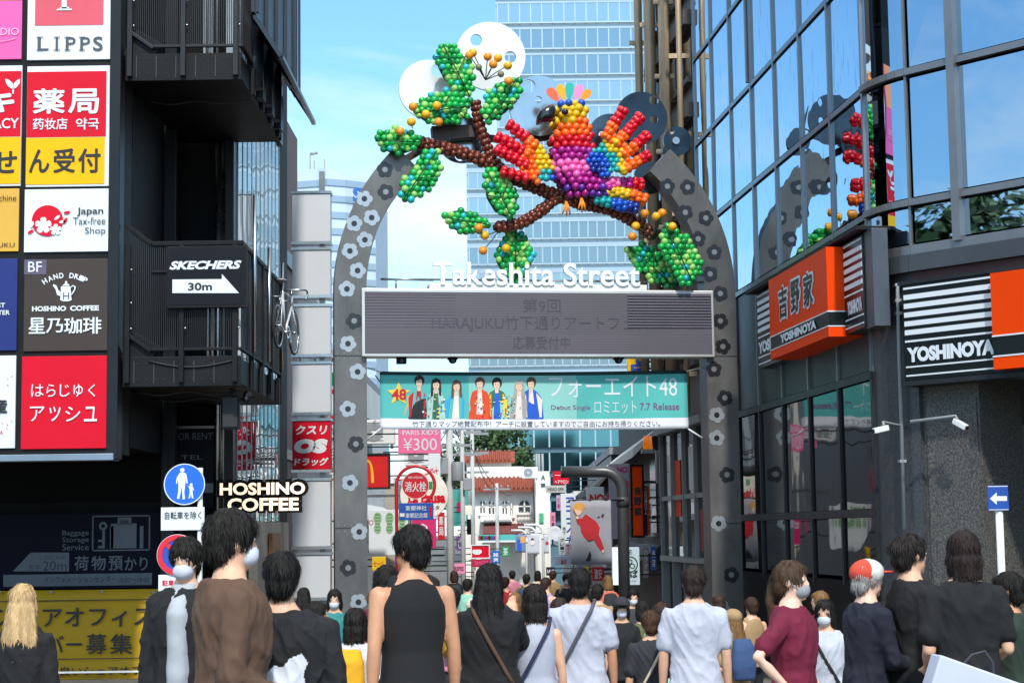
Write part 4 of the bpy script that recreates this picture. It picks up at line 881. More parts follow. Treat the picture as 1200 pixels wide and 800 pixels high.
b = MB(); b.hbox((-4.34, 28.2), (-4.49, 34.6), 9.2, 10.4, -.1, .06); b.hbox((-4.34, 28.2), (-4.49, 34.6), 10.6, 12.4, -.2, -.1, 1)
for y in (28.4, 29.6, 31, 32.4, 33.8): b.box(-4.5, -4.36, y, y + .2, 10.4, 12.4)
b.build('header', [mat('header_brown', '#6b625f', .5, .2, .1, 1), win_dark], BB, True)
b = MB(); q0 = W(256, 300, 28.2); q1 = W(270, 300, 28.2)
b.tube([(q0.x, 28.2, gz(28)), (q0.x, 28.2, 9)], .06, 10); b.tube([(q1.x - .08, 28.25, gz(28)), (q1.x - .08, 28.25, 9)], .11, 14); b.build('pipe', silver, BB, True)

# things on the black building
T = Thing('direction_board', 'black shoe shop board with a white arrow reading 30m on the landing', 'sign board', (W(242, 360, 24).x, 24.0, W(242, 360, 24).z))
x0, x1, z0, z1 = T.R(195.5, 288, 289, 360.5); b = MB(); b.box(x0, x1, 0, .09, z0, z1); b.build('frame', black_steel, T, bevel=.006)
x0, x1, z0, z1 = T.R(198, 291, 286.5, 357); b = MB(); b.box(x0, x1, -.006, .01, z0, z1); b.build('panel', mat('board_navy', '#0f1018', .45, 0, .1, 1, spec=.2), T)
b = MB(); T.T(b, 'SKECHERS', 198.5, 305.5, 283, 315.5, .012, bold=.045, shear=.28); b.flat(T.P([(202, 327.5), (260, 327), (260, 321), (280, 343.3), (202, 343.3)], .012), -.012); T.T(b, '30m', 220.3, 331, 248.5, 340.3, .016, 1, bold=.03); b.build('lettering', [sign_white, ink], T)
sp = Thing('loudspeaker', 'black box loudspeaker hanging under the lower stair landing', 'speaker', W(271, 503, 24.6))
x0, x1, z0, z1 = sp.R(261, 464, 281, 503); b = MB(); b.box(x0, x1, -.1, .1, z0, z1); b.build('cabinet', black_steel, sp, bevel=.012)
b = MB(); b.box(x0 + .02, x1 - .02, -.112, -.102, z0 + .03, z1 - .03); b.build('grille', mat('grille_black', '#26272a', .7, 0, .2, 60), sp); b = MB(); b.box(-.03, .03, -.03, .03, z1 + .003, 3.68 - sp.loc.z); b.build('bracket', black_steel, sp)
T = Thing('security_camera', 'dark dome camera on a cable under the stair landing', 'camera', W(290, 470, 24.9))
b = MB(); b.tube([(0, 0, .1), (0, -.15, .02)], .055, 12); b.box(-.02, .02, -.02, .02, .08, 3.66 - T.loc.z); b.build('housing', black_steel, T)
b = MB(); b.ball((0, -.15, .02), .045); b.build('lens', ink, T)
# bicycle hung beside the landing, seen almost end-on
bi = Thing('bicycle', 'pale racing bicycle displayed upright on the outside of the landing', 'bicycle', (-3.38, 26.8, W(332, 413, 27).z), rad(84))
tyre = mat('tyre', '#2a2a2c', .7); rimm = mat('rim_metal', '#b8bcc2', .3, .9); bframe = mat('bike_frame', '#d9dde2', .3, .2, coat=.4); purple_m = mat('frame_violet', '#3d3569', .35)
Rw = .33
for wx in (-.5, .5):
    b = MB(); b.tube([(wx + Rw * math.cos(t_ * math.pi / 16), 0, Rw + Rw * math.sin(t_ * math.pi / 16)) for t_ in range(33)], .014, 8); w = b.build('wheel', tyre, bi)
    b = MB(); b.tube([(wx + (Rw - .025) * math.cos(t_ * math.pi / 16), 0, Rw + (Rw - .025) * math.sin(t_ * math.pi / 16)) for t_ in range(33)], .013, 6)
    for k in range(16): t_ = k * math.pi / 8; b.tube([(wx, .02 * (-1) ** k, Rw), (wx + (Rw - .03) * math.cos(t_), 0, Rw + (Rw - .03) * math.sin(t_))], .002, 3)
    b.tube([(wx, -.05, Rw), (wx, .05, Rw)], .02, 8); b.build('rim', rimm, w)
b = MB(); bbk, st_, hd, hd2 = (-.08, 0, .28), (-.22, 0, .86), (.34, 0, .86), (.37, 0, .72)
for p, q, r in ((bbk, st_, .016), (bbk, hd2, .019), (st_, hd, .016), (bbk, (-.5, .04, Rw), .01), (bbk, (-.5, -.04, Rw), .01), (st_, (-.5, .04, Rw), .009), (st_, (-.5, -.04, Rw), .009), (hd, hd2, .022), (hd2, (.5, .05, Rw), .012), (hd2, (.5, -.05, Rw), .012)): b.tube([p, q], r, 8)
b.build('frame', bframe, bi); b = MB(); b.tube([bbk, (-.26, 0, 1.0)], .012, 8); b.build('seat_post', silver, bi)
b = MB(); b.ball((-.26, 0, 1.03), (.14, .075, .03), 0, 3); b.build('saddle', mat('saddle_grey', '#8d8f93', .5), bi)
b = MB(); b.tube([(.42, -.2, .82), (.52, -.21, .9), (.5, -.21, .96), (.4, -.2, .97), (.36, -.08, .97), (.36, .08, .97), (.4, .2, .97), (.5, .21, .96), (.52, .21, .9), (.42, .2, .82)], .015, 8); b.tube([hd, (.36, 0, .97)], .014, 6); b.build('handlebar', silver, bi)
b = MB(); b.tube([(-.08, -.08, .28), (-.08, .08, .28)], .02, 8); b.ring(-.08, .28, .07, .1, -.05, -.045, 0, 20); b.obox((-.08, -.08, .28), (-.08, -.08, .11), .02, .02); b.obox((-.08, .08, .28), (-.08, .08, .45), .02, .02); b.build('crank', silver, bi)
b = MB(); b.tube([(-.22, .02, .8), (-.22, .25, .8)], .014, 6); b.tube([(.34, .02, .8), (.34, .25, .8)], .014, 6); b.build('wall_hook', steel_grey, bi)
# dark shop level
T = Thing('rental_sign', 'dark navy hanging sign reading FOR RENT in the shadowed shop front', 'sign', (W(226, 600, 28).x, 28.1, W(226, 600, 28).z))
x0, x1, z0, z1 = T.R(200, 502, 250, 596); b = MB(); b.box(x0, x1, 0, .05, z0, z1); b.build('panel', mat('rent_navy', '#0f1520', .5, spec=.15), T, bevel=.005)
b = MB(); x0, x1, z0, z1 = T.R(200, 499, 251, 502); b.box(x0, x1, -.03, .08, z0, z1); b.build('frame', steel_grey, T)
b = MB(); T.T(b, 'FOR RENT', 204.5, 507, 249, 515, .004, bold=-.005); x0, x1, z0, z1 = T.R(240, 566, 250, 577, .004); b.box(x0, x1, -.006, -.002, z0, z1); T.T(b, 'TEL', 212, 533, 238, 538, .004); b.build('lettering', mat('rent_grey', '#6f7884', .5), T)
T = Thing('luggage_sign', 'dark navy baggage storage sign with a key and suitcase pictogram', 'sign', (W(95, 690, 27.3).x, 27.3, W(95, 690, 27.3).z))
dim_white = mat('dim_white', '#5b5f68', .5)
x0, x1, z0, z1 = T.R(-90, 601, 188, 690); b = MB(); b.box(x0, x1, 0, .1, z0, z1); b.build('panel', mat('lug_navy', '#090c1e', .6, spec=.12), T, bevel=.008)
b = MB()
def LT(s, *r, m_=0, **k): T.T(b, s, *r, .006, m_, **k)
LT('荷', 87, 651, 104, 668, bold=.02); LT('物', 107, 651, 124, 668, bold=.02); LT('預', 127, 651, 144, 668, bold=.02); LT('かり', 146, 652, 173, 668, bold=.02)
for k, s in enumerate(('Baggage', 'Storage', 'Service')): LT(s, 73, 621 + k * 8, 104, 628.5 + k * 8)
for r_ in ((130, 613, 160, 642), (129, 616, 133, 642), (164, 616, 168, 642)): a, c, d, e = T.R(*r_); b.rect(a, c, d, e, -.006)
a, c, d, e = T.R(138, 606, 154, 614); b.rect(a, c, d, e, -.006); a, c, d, e = T.R(141, 609, 151, 614); b.rect(a, c, d, e, -.009, 1)
x, z = T.L(121, 616); b.ring(x, z, .03, .062, -.008, -.003); a, c, d, e = T.R(120, 621, 123, 642); b.rect(a, c, d, e, -.006); a, c, d, e = T.R(115, 632, 120, 634.5); b.rect(a, c, d, e, -.006); a, c, d, e = T.R(115, 639, 120, 642); b.rect(a, c, d, e, -.006)
a, c, d, e = T.R(108, 603.5, 176, 645)
for q in ((a, c, d, d + .02), (a, c, e - .02, e), (a, a + .02, d, e), (c - .02, c, d, e)): b.rect(*q, -.006)
b.flat(T.P([(15, 669), (36, 647), (81, 647), (81, 669)]), -.005); LT('20m', 50, 657, 78, 668, m_=1); LT('左手', 33, 661, 48, 668, m_=1); LT('このビルの', 46, 650, 77, 655, m_=1)
a, c, d, e = T.R(4, 672, 178, 686); b.rect(a, c, d, e, -.005); b.text('インフォメーションセンター', *[(T.R(52, 675, 136, 682))[i] for i in (0, 2, 1, 3)], -.009, 1, .01); b.text('10:00～19:00', *[(T.R(139, 676, 175, 682))[i] for i in (0, 2, 1, 3)], -.009, 1)
b.build('lettering', [dim_white, mat('lug_ink', '#181c30', .5)], T)
T = Thing('yellow_banner', 'yellow hiring banner with black characters behind the waiting people', 'banner', (W(95, 800, 27.0).x, 27.0, gz(27)))
yel = mat('banner_yellow', '#c49500', .7, 0, .08, 1.2, .25, bsc=3)
a, c, d, e = T.R(-60, 691, 202, 812); b = MB(); nx, nz_ = 24, 10
def yy(u, v): return .02 * math.sin(u * 19 + v * 2) * v + .012 * math.sin(v * 14 + u * 7)
for j in range(nz_):
    for i in range(nx): b.add([(a + (c - a) * u, yy(u, v), e + (d - e) * v) for u, v in ((i / nx, j / nz_), ((i + 1) / nx, j / nz_), ((i + 1) / nx, (j + 1) / nz_), (i / nx, (j + 1) / nz_))], [(0, 3, 2, 1)], 0, True)
o = b.build('cloth', yel, T, fix=False, weld=True); md = o.modifiers.new('thick', 'SOLIDIFY'); md.thickness = .004
b = MB()
for s, r_ in (('アオフィス', (50, 711, 179, 734)), ('バー', (54, 744, 96, 764)), ('募', (101, 742, 125, 766)), ('集', (129, 742, 155, 766)), ('!', (166, 742, 171, 766)), ('の良いシェアオフィ', (56, 780, 178, 791)), ('シェ', (-10, 711, 44, 734)), ('メン', (-5, 744, 50, 764))): T.T(b, s, *r_, .045, 0, bold=.014)
for q in ((0, 702.5, 178, 703.6), (0, 771, 176, 772)): A, B, C, D = T.R(*q, .045); b.rect(A, B, C, D, -.045)
b.build('lettering', ink, T)
b = MB()
for px in (-20, 0, 60, 120, 180, 200): x, z = T.L(px, 693, .03); b.ring(x, z, .012, .022, -.05, -.04)
b.build('eyelet', steel_grey, T)
T = Thing('site_fence', 'black board fence that carries the yellow banner and the luggage sign', 'fence', (-6.2, 26.6, gz(26)))
b = MB(); b.box(-13, -4.75, 27.55, 27.65, gz(27), 2.2); b.build('board', black_deep, T, True)
b = MB()
for x in (-9, -7.5, -6, -4.8): b.box(x, x + .06, 27.66, 27.74, gz(27), 2.2)
b.box(-13, -4.7, 26.78, 26.84, W(100, 788, 26.8).z, W(100, 786, 26.8).z, 1); b.build('post', [black_steel, white_paint], T, True)
# lit coffee sign
T = Thing('coffee_sign', 'lit cream block letters with black outlines over the coffee shop door', 'sign', (W(308, 600, 28).x, 27.6, W(308, 602, 28).z))
b = MB()
for s, r_ in (('HOSHINO', (255, 562, 360, 581)), ('COFFEE', (264, 580.5, 352.5, 600))): T.T(b, s, r_[0] - 1, r_[1] - 1, r_[2] + 1, r_[3] + 1, .0, 0, bold=.12, depth=.1)
a, c, d, e = T.R(257, 564, 358, 579); b.box(a, c, .02, .1, d, e); a, c, d, e = T.R(267, 582, 350, 598); b.box(a, c, .02, .1, d, e); b.build('outline', black_deep, T)
b = MB()
for s, r_ in (('HOSHINO', (257.5, 565, 357.5, 579.5)), ('COFFEE', (266.5, 583, 350, 598.5))): T.T(b, s, *r_, .012, 0, bold=.035)
b.build('lettering', mat('lit_cream', '#ffd9bb', .5, emit=.75, var=.08, sc_=7), T)
b = MB(); 
for px in (285, 335): x, z = T.L(px, 580, 0); b.tube([(x, .1, z), (x, .75, z + .3)], .02, 6)
b.build('bracket', black_steel, T)
# shop interior below the coffee sign
T = Thing('coffee_shop', 'pale coffee shop front with a brown door beside the steel pillar', 'shop front', (-3.9, 29.5, gz(29)))
b = MB(); b.box(-4.34, -4.28, 28.4, 34.3, gz(30), 1.9); b.build('wall', mat('shop_beige', '#b4aa9c', .6, 0, .2, .8), T, True)
b = MB(); b.box(-4.26, -4.2, 31.4, 32.6, gz(31), 1.7); b.build('door', mat('door_brown', '#8a5a34', .5, 0, .2, 2), T, True)
b = MB(); b.box(-4.26, -4.2, 29.0, 29.6, gz(30) + .3, 1.4); b.build('poster', mat('poster_cream', '#dccbb5', .5), T, True)
# stack of white light boxes
T = Thing('sign_stack', 'column of blank white projecting light boxes with one red drugstore box', 'sign column', (W(365, 650, 33.5).x, 33.5, gz(33)))
b = MB(); x = T.L(377, 400)[0]; b.box(x - .05, x + .05, .06, .16, 0, T.L(377, 200)[1]); b.build('pole', steel_grey, T)
boxm = mat('lightbox_white', '#ced2d8', .35, 0, .03, 1)
for (y0, y1, k) in ((227, 283, 0), (293, 346, 0), (359, 415, 0), (426.5, 483, 0), (493, 550, 1), (563, 640, 0), (650, 700, 0)):
    x0, x1, z0, z1 = T.R(342.5, y0, 387, y1, .1); b = MB(); b.box(x0, x1, -.1, .2, z0, z1); p = b.build('sign_box', sign_red if k else boxm, T, bevel=.006, label='red drugstore light box with slanted white lettering' if k else None)
    b = MB(); b.box(x0 - .02, x1 + .02, -.12, .22, z1, z1 + .05); b.box(x0 - .02, x1 + .02, -.12, .22, z0 - .05, z0); b.build('cap', silver, p)
    if k:
        b = MB()
        for s, r_, kw in (('クスリ', (346.5, 498, 383.5, 509), dict(bold=.05, shear=.15)), ('OS', (344.5, 514, 384, 531), dict(bold=.09, shear=.15)), ('ドラッグ', (344.5, 536, 385, 545.5), dict(bold=.05, shear=.15))): T.T(b, s, *r_, .105, 0, **kw)
        b.build('lettering', sign_white, p)
T = Thing('pasta_sign', 'tall narrow white pasta restaurant sign tucked behind the red drugstore box', 'sign', (W(390, 560, 36).x, 36, W(390, 560, 36).z))
x0, x1, z0, z1 = T.R(384, 430, 396, 556); b = MB(); b.box(x0, x1, 0, .15, z0, z1); b.build('panel', sign_white, T, bevel=.005)
b = MB(); b.vtext('ゆであげパスタピザ', T.L(391, 500)[0], T.L(391, 552)[1], T.L(391, 500)[1], .1, -.006, 0, .03); a, c, d, e = T.R(387, 486, 396, 497); b.box(a, c, -.008, -.002, d, e, 1); x, z = T.L(390, 444); b.disc(x, z, .13, -.008, -.002, 2); a, c, d, e = T.R(386, 456, 396, 461); b.box(a, c, -.008, -.002, d, e, 1)
b.build('lettering', [ink, sign_red, mat('sign_green', '#12833f', .5)], T); b = MB(); b.box(x0 - .6, x0, .04, .1, z0 + .3, z0 + .36); b.box(x0 - .6, x0, .04, .1, z1 - .4, z1 - .34); b.build('bracket', steel_grey, T)
# neighbour buildings down that side
T = Thing('gable_building', 'brown rendered building with a sloping parapet behind the stair tower', 'building', (-7, 37, gz(37)))
b = MB(); b.box(-14, -4.66, 36.02, 38.9, gz(37) - .3, 10.3); b.build('wall', mat('brown_render', '#6f5e5b', .7, 0, .08, .6), T, True)
b = MB(); b.box(-4.655, -4.6, 36.4, 38.6, 7.2, 7.5); b.box(-4.655, -4.6, 36.4, 38.6, 3.2, 3.4); b.build('window', win_dark, T, True)
# ------------------------------------------------------------------ glass building on the other side
GB = Thing('glass_building', 'mirror glass building with a rounded corner and granite base', 'building', (5.5, 24, gz(24)))
rC = 1.4; S = (4.03, 20.05)
def arcp(a): return (S[0] + rC * (math.cos(rad(5.4)) - math.cos(rad(a))), S[1] - rC * (math.sin(rad(a)) - math.sin(rad(5.4))))
FAR = (S[0] - .095 * 9.55, S[1] + 9.55); E_ = arcp(40.4); NEAR = (E_[0] + .648 * 9, E_[1] - .762 * 9)
def fac(t_): return (S[0] - .095 * t_, S[1] + t_)          # t = metres beyond the corner
arcs = [arcp(5.4 + 35 * i / 7) for i in range(8)]
mirror = glassmat('mirror_glass', '#a9bac8', .012, .009, .8, stain=.66)
mirror2 = glassmat('mirror_glass_front', '#b3c3d0', .012, .006, .5)
lowglass = glassmat('shop_glass', '#3c4246', .03, .01, .8)
spand = mat('spandrel_dark', '#1b1e20', .4, 0, .1, 1, spec=.3)
rows = [(5.22, 6.53), (6.66, 7.98), (8.11, 9.43), (9.56, 10.9), (11.0, 12.4)]
tl = [9.55 - 1.364 * i for i in range(8)]
g = random.Random(8)
def pane(p, q, z0, z1, m_, jit=.003, dep=.0):
    d = Vector((q[0] - p[0], q[1] - p[1])).normalized(); n = Vector((d.y, -d.x)); b = MB()
    o_ = [dep + g.uniform(-jit, jit) for _ in range(4)]
    P4 = [(p, z0), (q, z0), (q, z1), (p, z1)]
    fr = [(c[0] + n.x * k, c[1] + n.y * k, z) for (c, z), k in zip(P4, o_)]; bkk = [(c[0] - n.x * .03, c[1] - n.y * .03, z) for c, z in P4]
    b.add(fr + bkk, [(0, 1, 2, 3), (7, 6, 5, 4), (0, 4, 5, 1), (1, 5, 6, 2), (2, 6, 7, 3), (3, 7, 4, 0)]); b.build('window_pane', m_, GB, True)
for (z0, z1) in rows:
    for a_, c_ in zip(tl, tl[1:]): pane(fac(a_ - .03), fac(c_ + .03), z0, z1, mirror)
    b = MB()
    for p, q in zip(arcs, arcs[1:]): b.hbox(p, q, z0, z1, -.02, .0)
    b.v = b.v; b.build('window_pane', mirror2, GB, True, label='curved corner pane of mirror glass')
    for i in range(5):
        p = (E_[0] + .648 * 1.0 * (i * 1.35 - (0 if i == 0 else .7)) , 0)
segs = [0, .62, 2.0, 3.4, 4.8, 6.2, 7.6, 9]
def nf(t_): return (E_[0] + .648 * t_, E_[1] - .762 * t_)
for (z0, z1) in [(4.72, 5.1)] + rows:
    for a_, c_ in zip(segs, segs[1:]): pane(nf(a_ + .03), nf(c_ - .03), z0, z1, mirror2, .006)
b = MB()
for p, q in zip(arcs, arcs[1:]): b.hbox(p, q, 4.72, 5.1, -.02, 0)
b.build('window_pane', mirror2, GB, True)
# frame
b = MB()
for t_ in tl: p, q = fac(t_ + .03), fac(t_ - .03); b.hbox(p, q, 3.4, 13, -.02, .03)
p, q = fac(tl[3] + .13), fac(tl[3] + .07); b.hbox(p, q, 8.1, 13, -.02, .06)
for z in (5.155, 6.595, 8.045, 9.495, 10.95, 12.6): b.hbox(fac(9.55), fac(0), z - .034, z + .034, -.02, .027)
b.build('mullion', mat('mullion_steel', '#7d8084', .35, .85, .1, 2), GB, True)
b = MB()
for z, h in ((4.64, .05), (5.16, .036), (6.6, .036), (8.05, .036), (9.5, .036), (10.95, .036), (12.6, .1)):
    for p, q in zip(arcs, arcs[1:]): b.hbox(p, q, z - h, z + h, -.02, .06)
    b.hbox(nf(0), nf(9), z - h, z + h, -.02, .055)
for t_ in segs[1:]: b.hbox(nf(t_ - .05), nf(t_ + .05), 4.66, 13, -.02, .09)
b.hbox(nf(-.03), nf(.0), 4.66, 13, -.02, .03); b.build('mullion', mat('mullion_pale', '#8b8c8e', .4, .7, .1, 2), GB, True)
b = MB()
for px in (909, 924):
    t_ = tl[3] + (.16 if px < 915 else -.16); p = fac(t_); b.box(p[0] - .12, p[0] - .05, p[1] - .02, p[1] + .02, 9.75, 9.95)
b.build('handle', black_steel, GB, True)
b = MB(); g0 = granite('granite_dark', '#2f3134', '#4a4b4d', 45, .4)
pts = [FAR, S] + arcs[1:] + [NEAR, (NEAR[0] + 8, NEAR[1] + 3), (14, FAR[1])]
n = len(pts)
def inset(p): return p
b.add([(x + .09, y + .06, 3.3) for x, y in pts] + [(x + .09, y + .06, 13.2) for x, y in pts], [tuple(range(n)), tuple(range(2 * n - 1, n - 1, -1))] + [(i, (i + 1) % n, (i + 1) % n + n, i + n) for i in range(n)])
b.build('wall', black_deep, GB, True)
b = MB(); b.hbox(fac(-.4), fac(-1.9), gz(20), 4.45, -1.2, -.02) if 0 else None
# ledge over the shop signs
for p, q in zip(arcs, arcs[1:]): b.hbox(p, q, 4.40, 4.58, -.3, .10)
b.hbox(nf(0), nf(9), 4.40, 4.58, -.3, .10); b.hbox(nf(0), nf(9), 4.25, 4.399, -.3, .04, 1); b.build('ledge', [mat('ledge_grey', '#54565a', .4, .5, .1, 2), mat('ledge_red', '#4a2a28', .6)], GB, True)
# lower shop front on the street side
b = MB()
for a_, c_ in zip(tl, tl[1:]): pane(fac(a_ - .03), fac(c_ + .03), 3.42, 5.1, spand if c_ < 7 else mirror, .0); pane(fac(a_ - .03), fac(c_ + .03), 1.88, 3.3, lowglass, .003); pane(fac(a_ - .03), fac(c_ + .03), 1.1, 1.78, lowglass, .003)
b = MB()
for t_ in tl: b.hbox(fac(t_ + .035), fac(t_ - .035), 1.0, 3.4, -.02, .03)
for z in (1.83, 3.36): b.hbox(fac(9.55), fac(0), z - .045, z + .045, -.02, .035)
b.hbox(fac(9.55), fac(0), gz(25), 1.05, -.4, .02, 1); b.build('shop_frame', [dark_frame, black_deep], GB, True)
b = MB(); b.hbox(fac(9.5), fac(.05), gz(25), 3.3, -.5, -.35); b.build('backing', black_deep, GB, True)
gr = granite('granite_speckled', '#3d3c3a', '#6b6863', 52, .5); gr2 = granite('granite_corner', '#3a3c40', '#4d4f53', 40, .4)
b = MB()
for p, q in zip(arcs, arcs[1:]): b.hbox(p, q, gz(20), 4.4, -.5, .0)
b.hbox(nf(0), nf(.0), 0, 0, 0, 0); b.build('corner_column', gr2, GB, True)
b = MB(); b.hbox(nf(.004), nf(.72), gz(19), 4.25, -.8, -.06); b.hbox(nf(.05), nf(.69), 1.0, 3.0, -.06, -.045); b.build('granite_wall', gr, GB, True)
b = MB(); b.hbox(nf(.92), nf(1.32), gz(19), 3.3, -1.6, -1.0); b.build('granite_column', gr, GB, True)
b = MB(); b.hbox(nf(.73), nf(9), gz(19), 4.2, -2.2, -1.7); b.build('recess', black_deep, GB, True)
b = MB(); b.hbox(nf(1.42), nf(1.46), .6, 2.1, -1.2, -1.1); b.hbox(nf(1.46), nf(2.4), 2.06, 2.1, -1.2, -1.1); b.hbox(nf(1.46), nf(2.4), .6, 2.06, -1.18, -1.14, 1); b.build('notice_board', [white_paint, mat('cork', '#8a5a2c', .8)], GB, True)

# shop sign on the street face
def yosh(root, u0, u1, um0, um1, z0, z1, nstripe, offb, offm, txtL, txtR):
    """striped black box with an orange block standing proud of it; u along the sign, in metres"""
    b = MB(); b.box(u0, u1, -offb, .05, z0, z1, 0); h = z1 - z0
    body = b.build('box', [green_black], root, bevel=.008)
    b = MB()
    for (a, c) in ((u0 + .03, um0 - .02), (um1 + .02, u1 - .03)):
        if c - a < .1: continue
        for i in range(nstripe): z = z0 + h * (.41 + .55 * i / (nstripe - 1)); k = .010 if i in (0, nstripe - 1) else .026; b.box(a, c, -offb - .006, -offb, z - h * k, z + h * k)
        for zz in (.055, .145): b.box(a, c, -offb - .006, -offb, z0 + h * zz - .008, z0 + h * zz + .008)
    for (t_, a, c) in (txtL, txtR):
        if t_: b.text(t_, a, z0 + h * .19, c, z0 + h * .345, -offb - .007, 0, .06)
    b.build('lettering', sign_white, body)
    return body
ang = math.atan2(-1, .095); p0 = fac(4.35)
Y1 = Thing('shop_sign', 'striped black beef bowl sign with an orange block facing the street', 'shop sign', (p0[0], p0[1], 3.85), ang)
z1 = 1.03
def uy(px, py, off): return Y1.L(px, py, off)[0]
u0, um0, um1, Lg = uy(888, 390, .2), uy(902, 380, .4), uy(970, 360, .4), uy(1012, 340, .2); du = (um1 - um0) / 2.83
yosh(Y1, u0, Lg, um0, um1, 0, z1, 7, .2, .5, ('YOSHINO', u0 + .05, um0 - .03), ('YOSHINOYA', um1 + .12, Lg - .06))
b = MB(); b.box(um0, um1, -.40, .05, .27, z1 - .02, 0); b.box(um0, um1, -.395, .05, .10, .27, 1); b.box(um0, um1, -.40, .05, -.02, .10, 0)
b.box(um0 - .005, um1 + .005, -.406, .05, .262, .276, 2); b.box(um0 - .005, um1 + .005, -.406, .05, .094, .106, 2); ob = b.build('orange_block', [orange, green_black, sign_white], Y1)
b = MB()
for i, ch in enumerate('吉野家'):
    x = um0 + (.53 + i * .62) * du; b.text(ch, x - .02, .40, x + .52 * du, .86, -.406, 1, .085); b.text(ch, x + .03, .43, x + .46 * du, .83, -.412, 0, .03)
b.text('YOSHINOYA', um0 + .58 * du, .13, um0 + 2.33 * du, .24, -.410, 1, .06); b.build('lettering', [ink, sign_white], ob)
b = MB(); b.box(u0 - .25, Lg + .12, -.3, .1, z1 + .03, z1 + .075); b.box(Lg + .0, Lg + .3, -.18, .0, -.02, z1 + .02, 1); b.build('canopy', [black_steel, mat('canopy_grey', '#4b4f57', .4, .4)], Y1, bevel=.006)
angn = math.atan2(-.762, .648); p0 = nf(.07)
Y2 = Thing('shop_sign', 'striped black beef bowl sign over the granite corner entrance', 'shop sign', (p0[0], p0[1], 3.02), angn)
def u_of(px, py): return Y2.L(px, py, .25)
ua, za = u_of(1060, 447); ub, _ = u_of(1172, 430); _, zt_ = u_of(1060, 334)
yosh(Y2, ua, ub + 3.2, ub, ub + 2.6, za, zt_, 7, .25, .35, ('YOSHINOYA', ua + .05, ub - .05), ('YOSHINOYA', ub + 2.65, ub + 3.15))
h = zt_ - za
b = MB(); b.box(ub, ub + 2.6, -.36, .05, za + h * .36, zt_ - .02, 0); b.box(ub, ub + 2.6, -.355, .05, za + h * .16, za + h * .36, 1); b.box(ub, ub + 2.6, -.36, .05, za + .03, za + h * .16, 0); b.box(ub - .003, ub + 2.603, -.366, .05, za + h * .35, za + h * .365, 2); b.box(ub - .003, ub + 2.603, -.366, .05, za + h * .15, za + h * .165, 2)
b.prism([(ub + .0, 0), (ub + .0, 0.001), (ub + .001, 0)], -.3, -.29); b.build('orange_block', [orange, green_black, sign_white], Y2)
b = MB(); b.box(ua - .04, ub + 3.25, -.26, .04, zt_, zt_ + .04); b.box(ua - .04, ub + 3.25, -.26, .04, za - .05, za); b.build('frame', dark_frame, Y2)
# conduit and cameras
T = Thing('drain_pipe', 'thin grey conduit running down the granite corner', 'pipe', (W(1055, 620, 19.5).x, 19.45, 1.5))
q = [W(1062, 332, 19.4), W(1052, 333, 19.4), W(1052, 350, 19.4), W(1060, 620, 19.4)]; b = MB(); b.tube(q, .022, 8)
for py in (334, 352, 367, 540): w = W(1052.5 + (py - 340) * .028, py, 19.4); b.box(w.x - .035, w.x + .035, 19.38, 19.5, w.z - .015, w.z + .015)
b.build('tube', grey_paint, T, True)
def cctv(label, px0, px1, py, Y, dirx):
    w = W(px0, py, Y); T = Thing('security_camera', label, 'camera', w); b = MB(); d = Vector((dirx, -.35, -.22)).normalized(); b.obox(Vector((0, 0, 0)) - d * .05, d * .13, .055, .06); b.build('housing', white_paint, T, bevel=.008)
    b = MB(); b.tube([d * .131, d * .142], .022, 10); b.build('lens', ink, T)
    w1 = W(px1, py, Y + .2); b = MB(); b.tube([(0, 0, .03), (0, .05, .07), ((w1.x - w.x), .25, .03)], .018, 8); b.build('bracket', grey_paint, T)
cctv('white bullet camera aimed down the street from the granite corner', 1036, 1062, 502, 19.2, -1)
cctv('white bullet camera under the corner entrance sign', 1122, 1068, 495, 18.6, .25)
# old service building behind the glass building
OB_ = Thing('pipe_building', 'old grey office wall with tan vertical pipes behind the glass building', 'building', (4.3, 33, gz(33)))
def fo(t_): return (FAR[0] - .08 - .095 * (t_), FAR[1] + t_)
olw = mat('old_wall', '#7b746d', .75, 0, .18, .8, .1)
b = MB(); b.hbox(fo(4.35), fo(.02), 3.5, 16, -6, -.12); b.build('wall', olw, OB_, True)
lowf = MB(); lowf.hbox(fo(4.3), fo(.02), gz(32), 3.5, -1.2, -.5); lowf.build('shop_wall', black_deep, OB_, True)
for (a_, c_) in ((4.25, 3.2), (3.15, 2.1), (2.05, 1.05), (1.0, .05)):
    for (z0_, z1_) in ((1.2, 2.2), (2.28, 3.4)):
        w = MB(); w.hbox(fo(a_), fo(c_), z0_, z1_, -.2, -.17); w.build('shop_window', lowglass, OB_, True)
w = MB(); w.hbox(fo(4.3), fo(.02), 3.42, 3.55, -.3, .0); w.hbox(fo(4.3), fo(.02), 2.2, 2.28, -.25, -.12); w.hbox(fo(4.3), fo(.02), 1.1, 1.19, -.25, -.08)
for t_ in (4.28, 3.17, 2.07, 1.02, .04): w.hbox(fo(t_), fo(t_ - .05), gz(32), 3.42, -.25, -.1)
w.build('shop_frame', grey_paint, OB_, True)
for (a_, c_, z0_, z1_, m_, nm) in ((3.0, 2.5, 1.9, 2.9, orange, 'orange_reflection'), (2.4, 2.05, 1.25, 1.62, sign_yellow, 'yellow_poster'), (1.7, 1.2, 2.35, 3.1, sign_white, 'white_poster'), (.8, .4, 1.3, 2.0, mat('poster_red', '#9c2a2a', .5), 'red_poster')):  # flat panels on the panes; the orange one paints a reflected sign
    w = MB(); w.hbox(fo(a_), fo(c_), z0_, z1_, -.165, -.155); w.build(nm, m_, OB_, True)
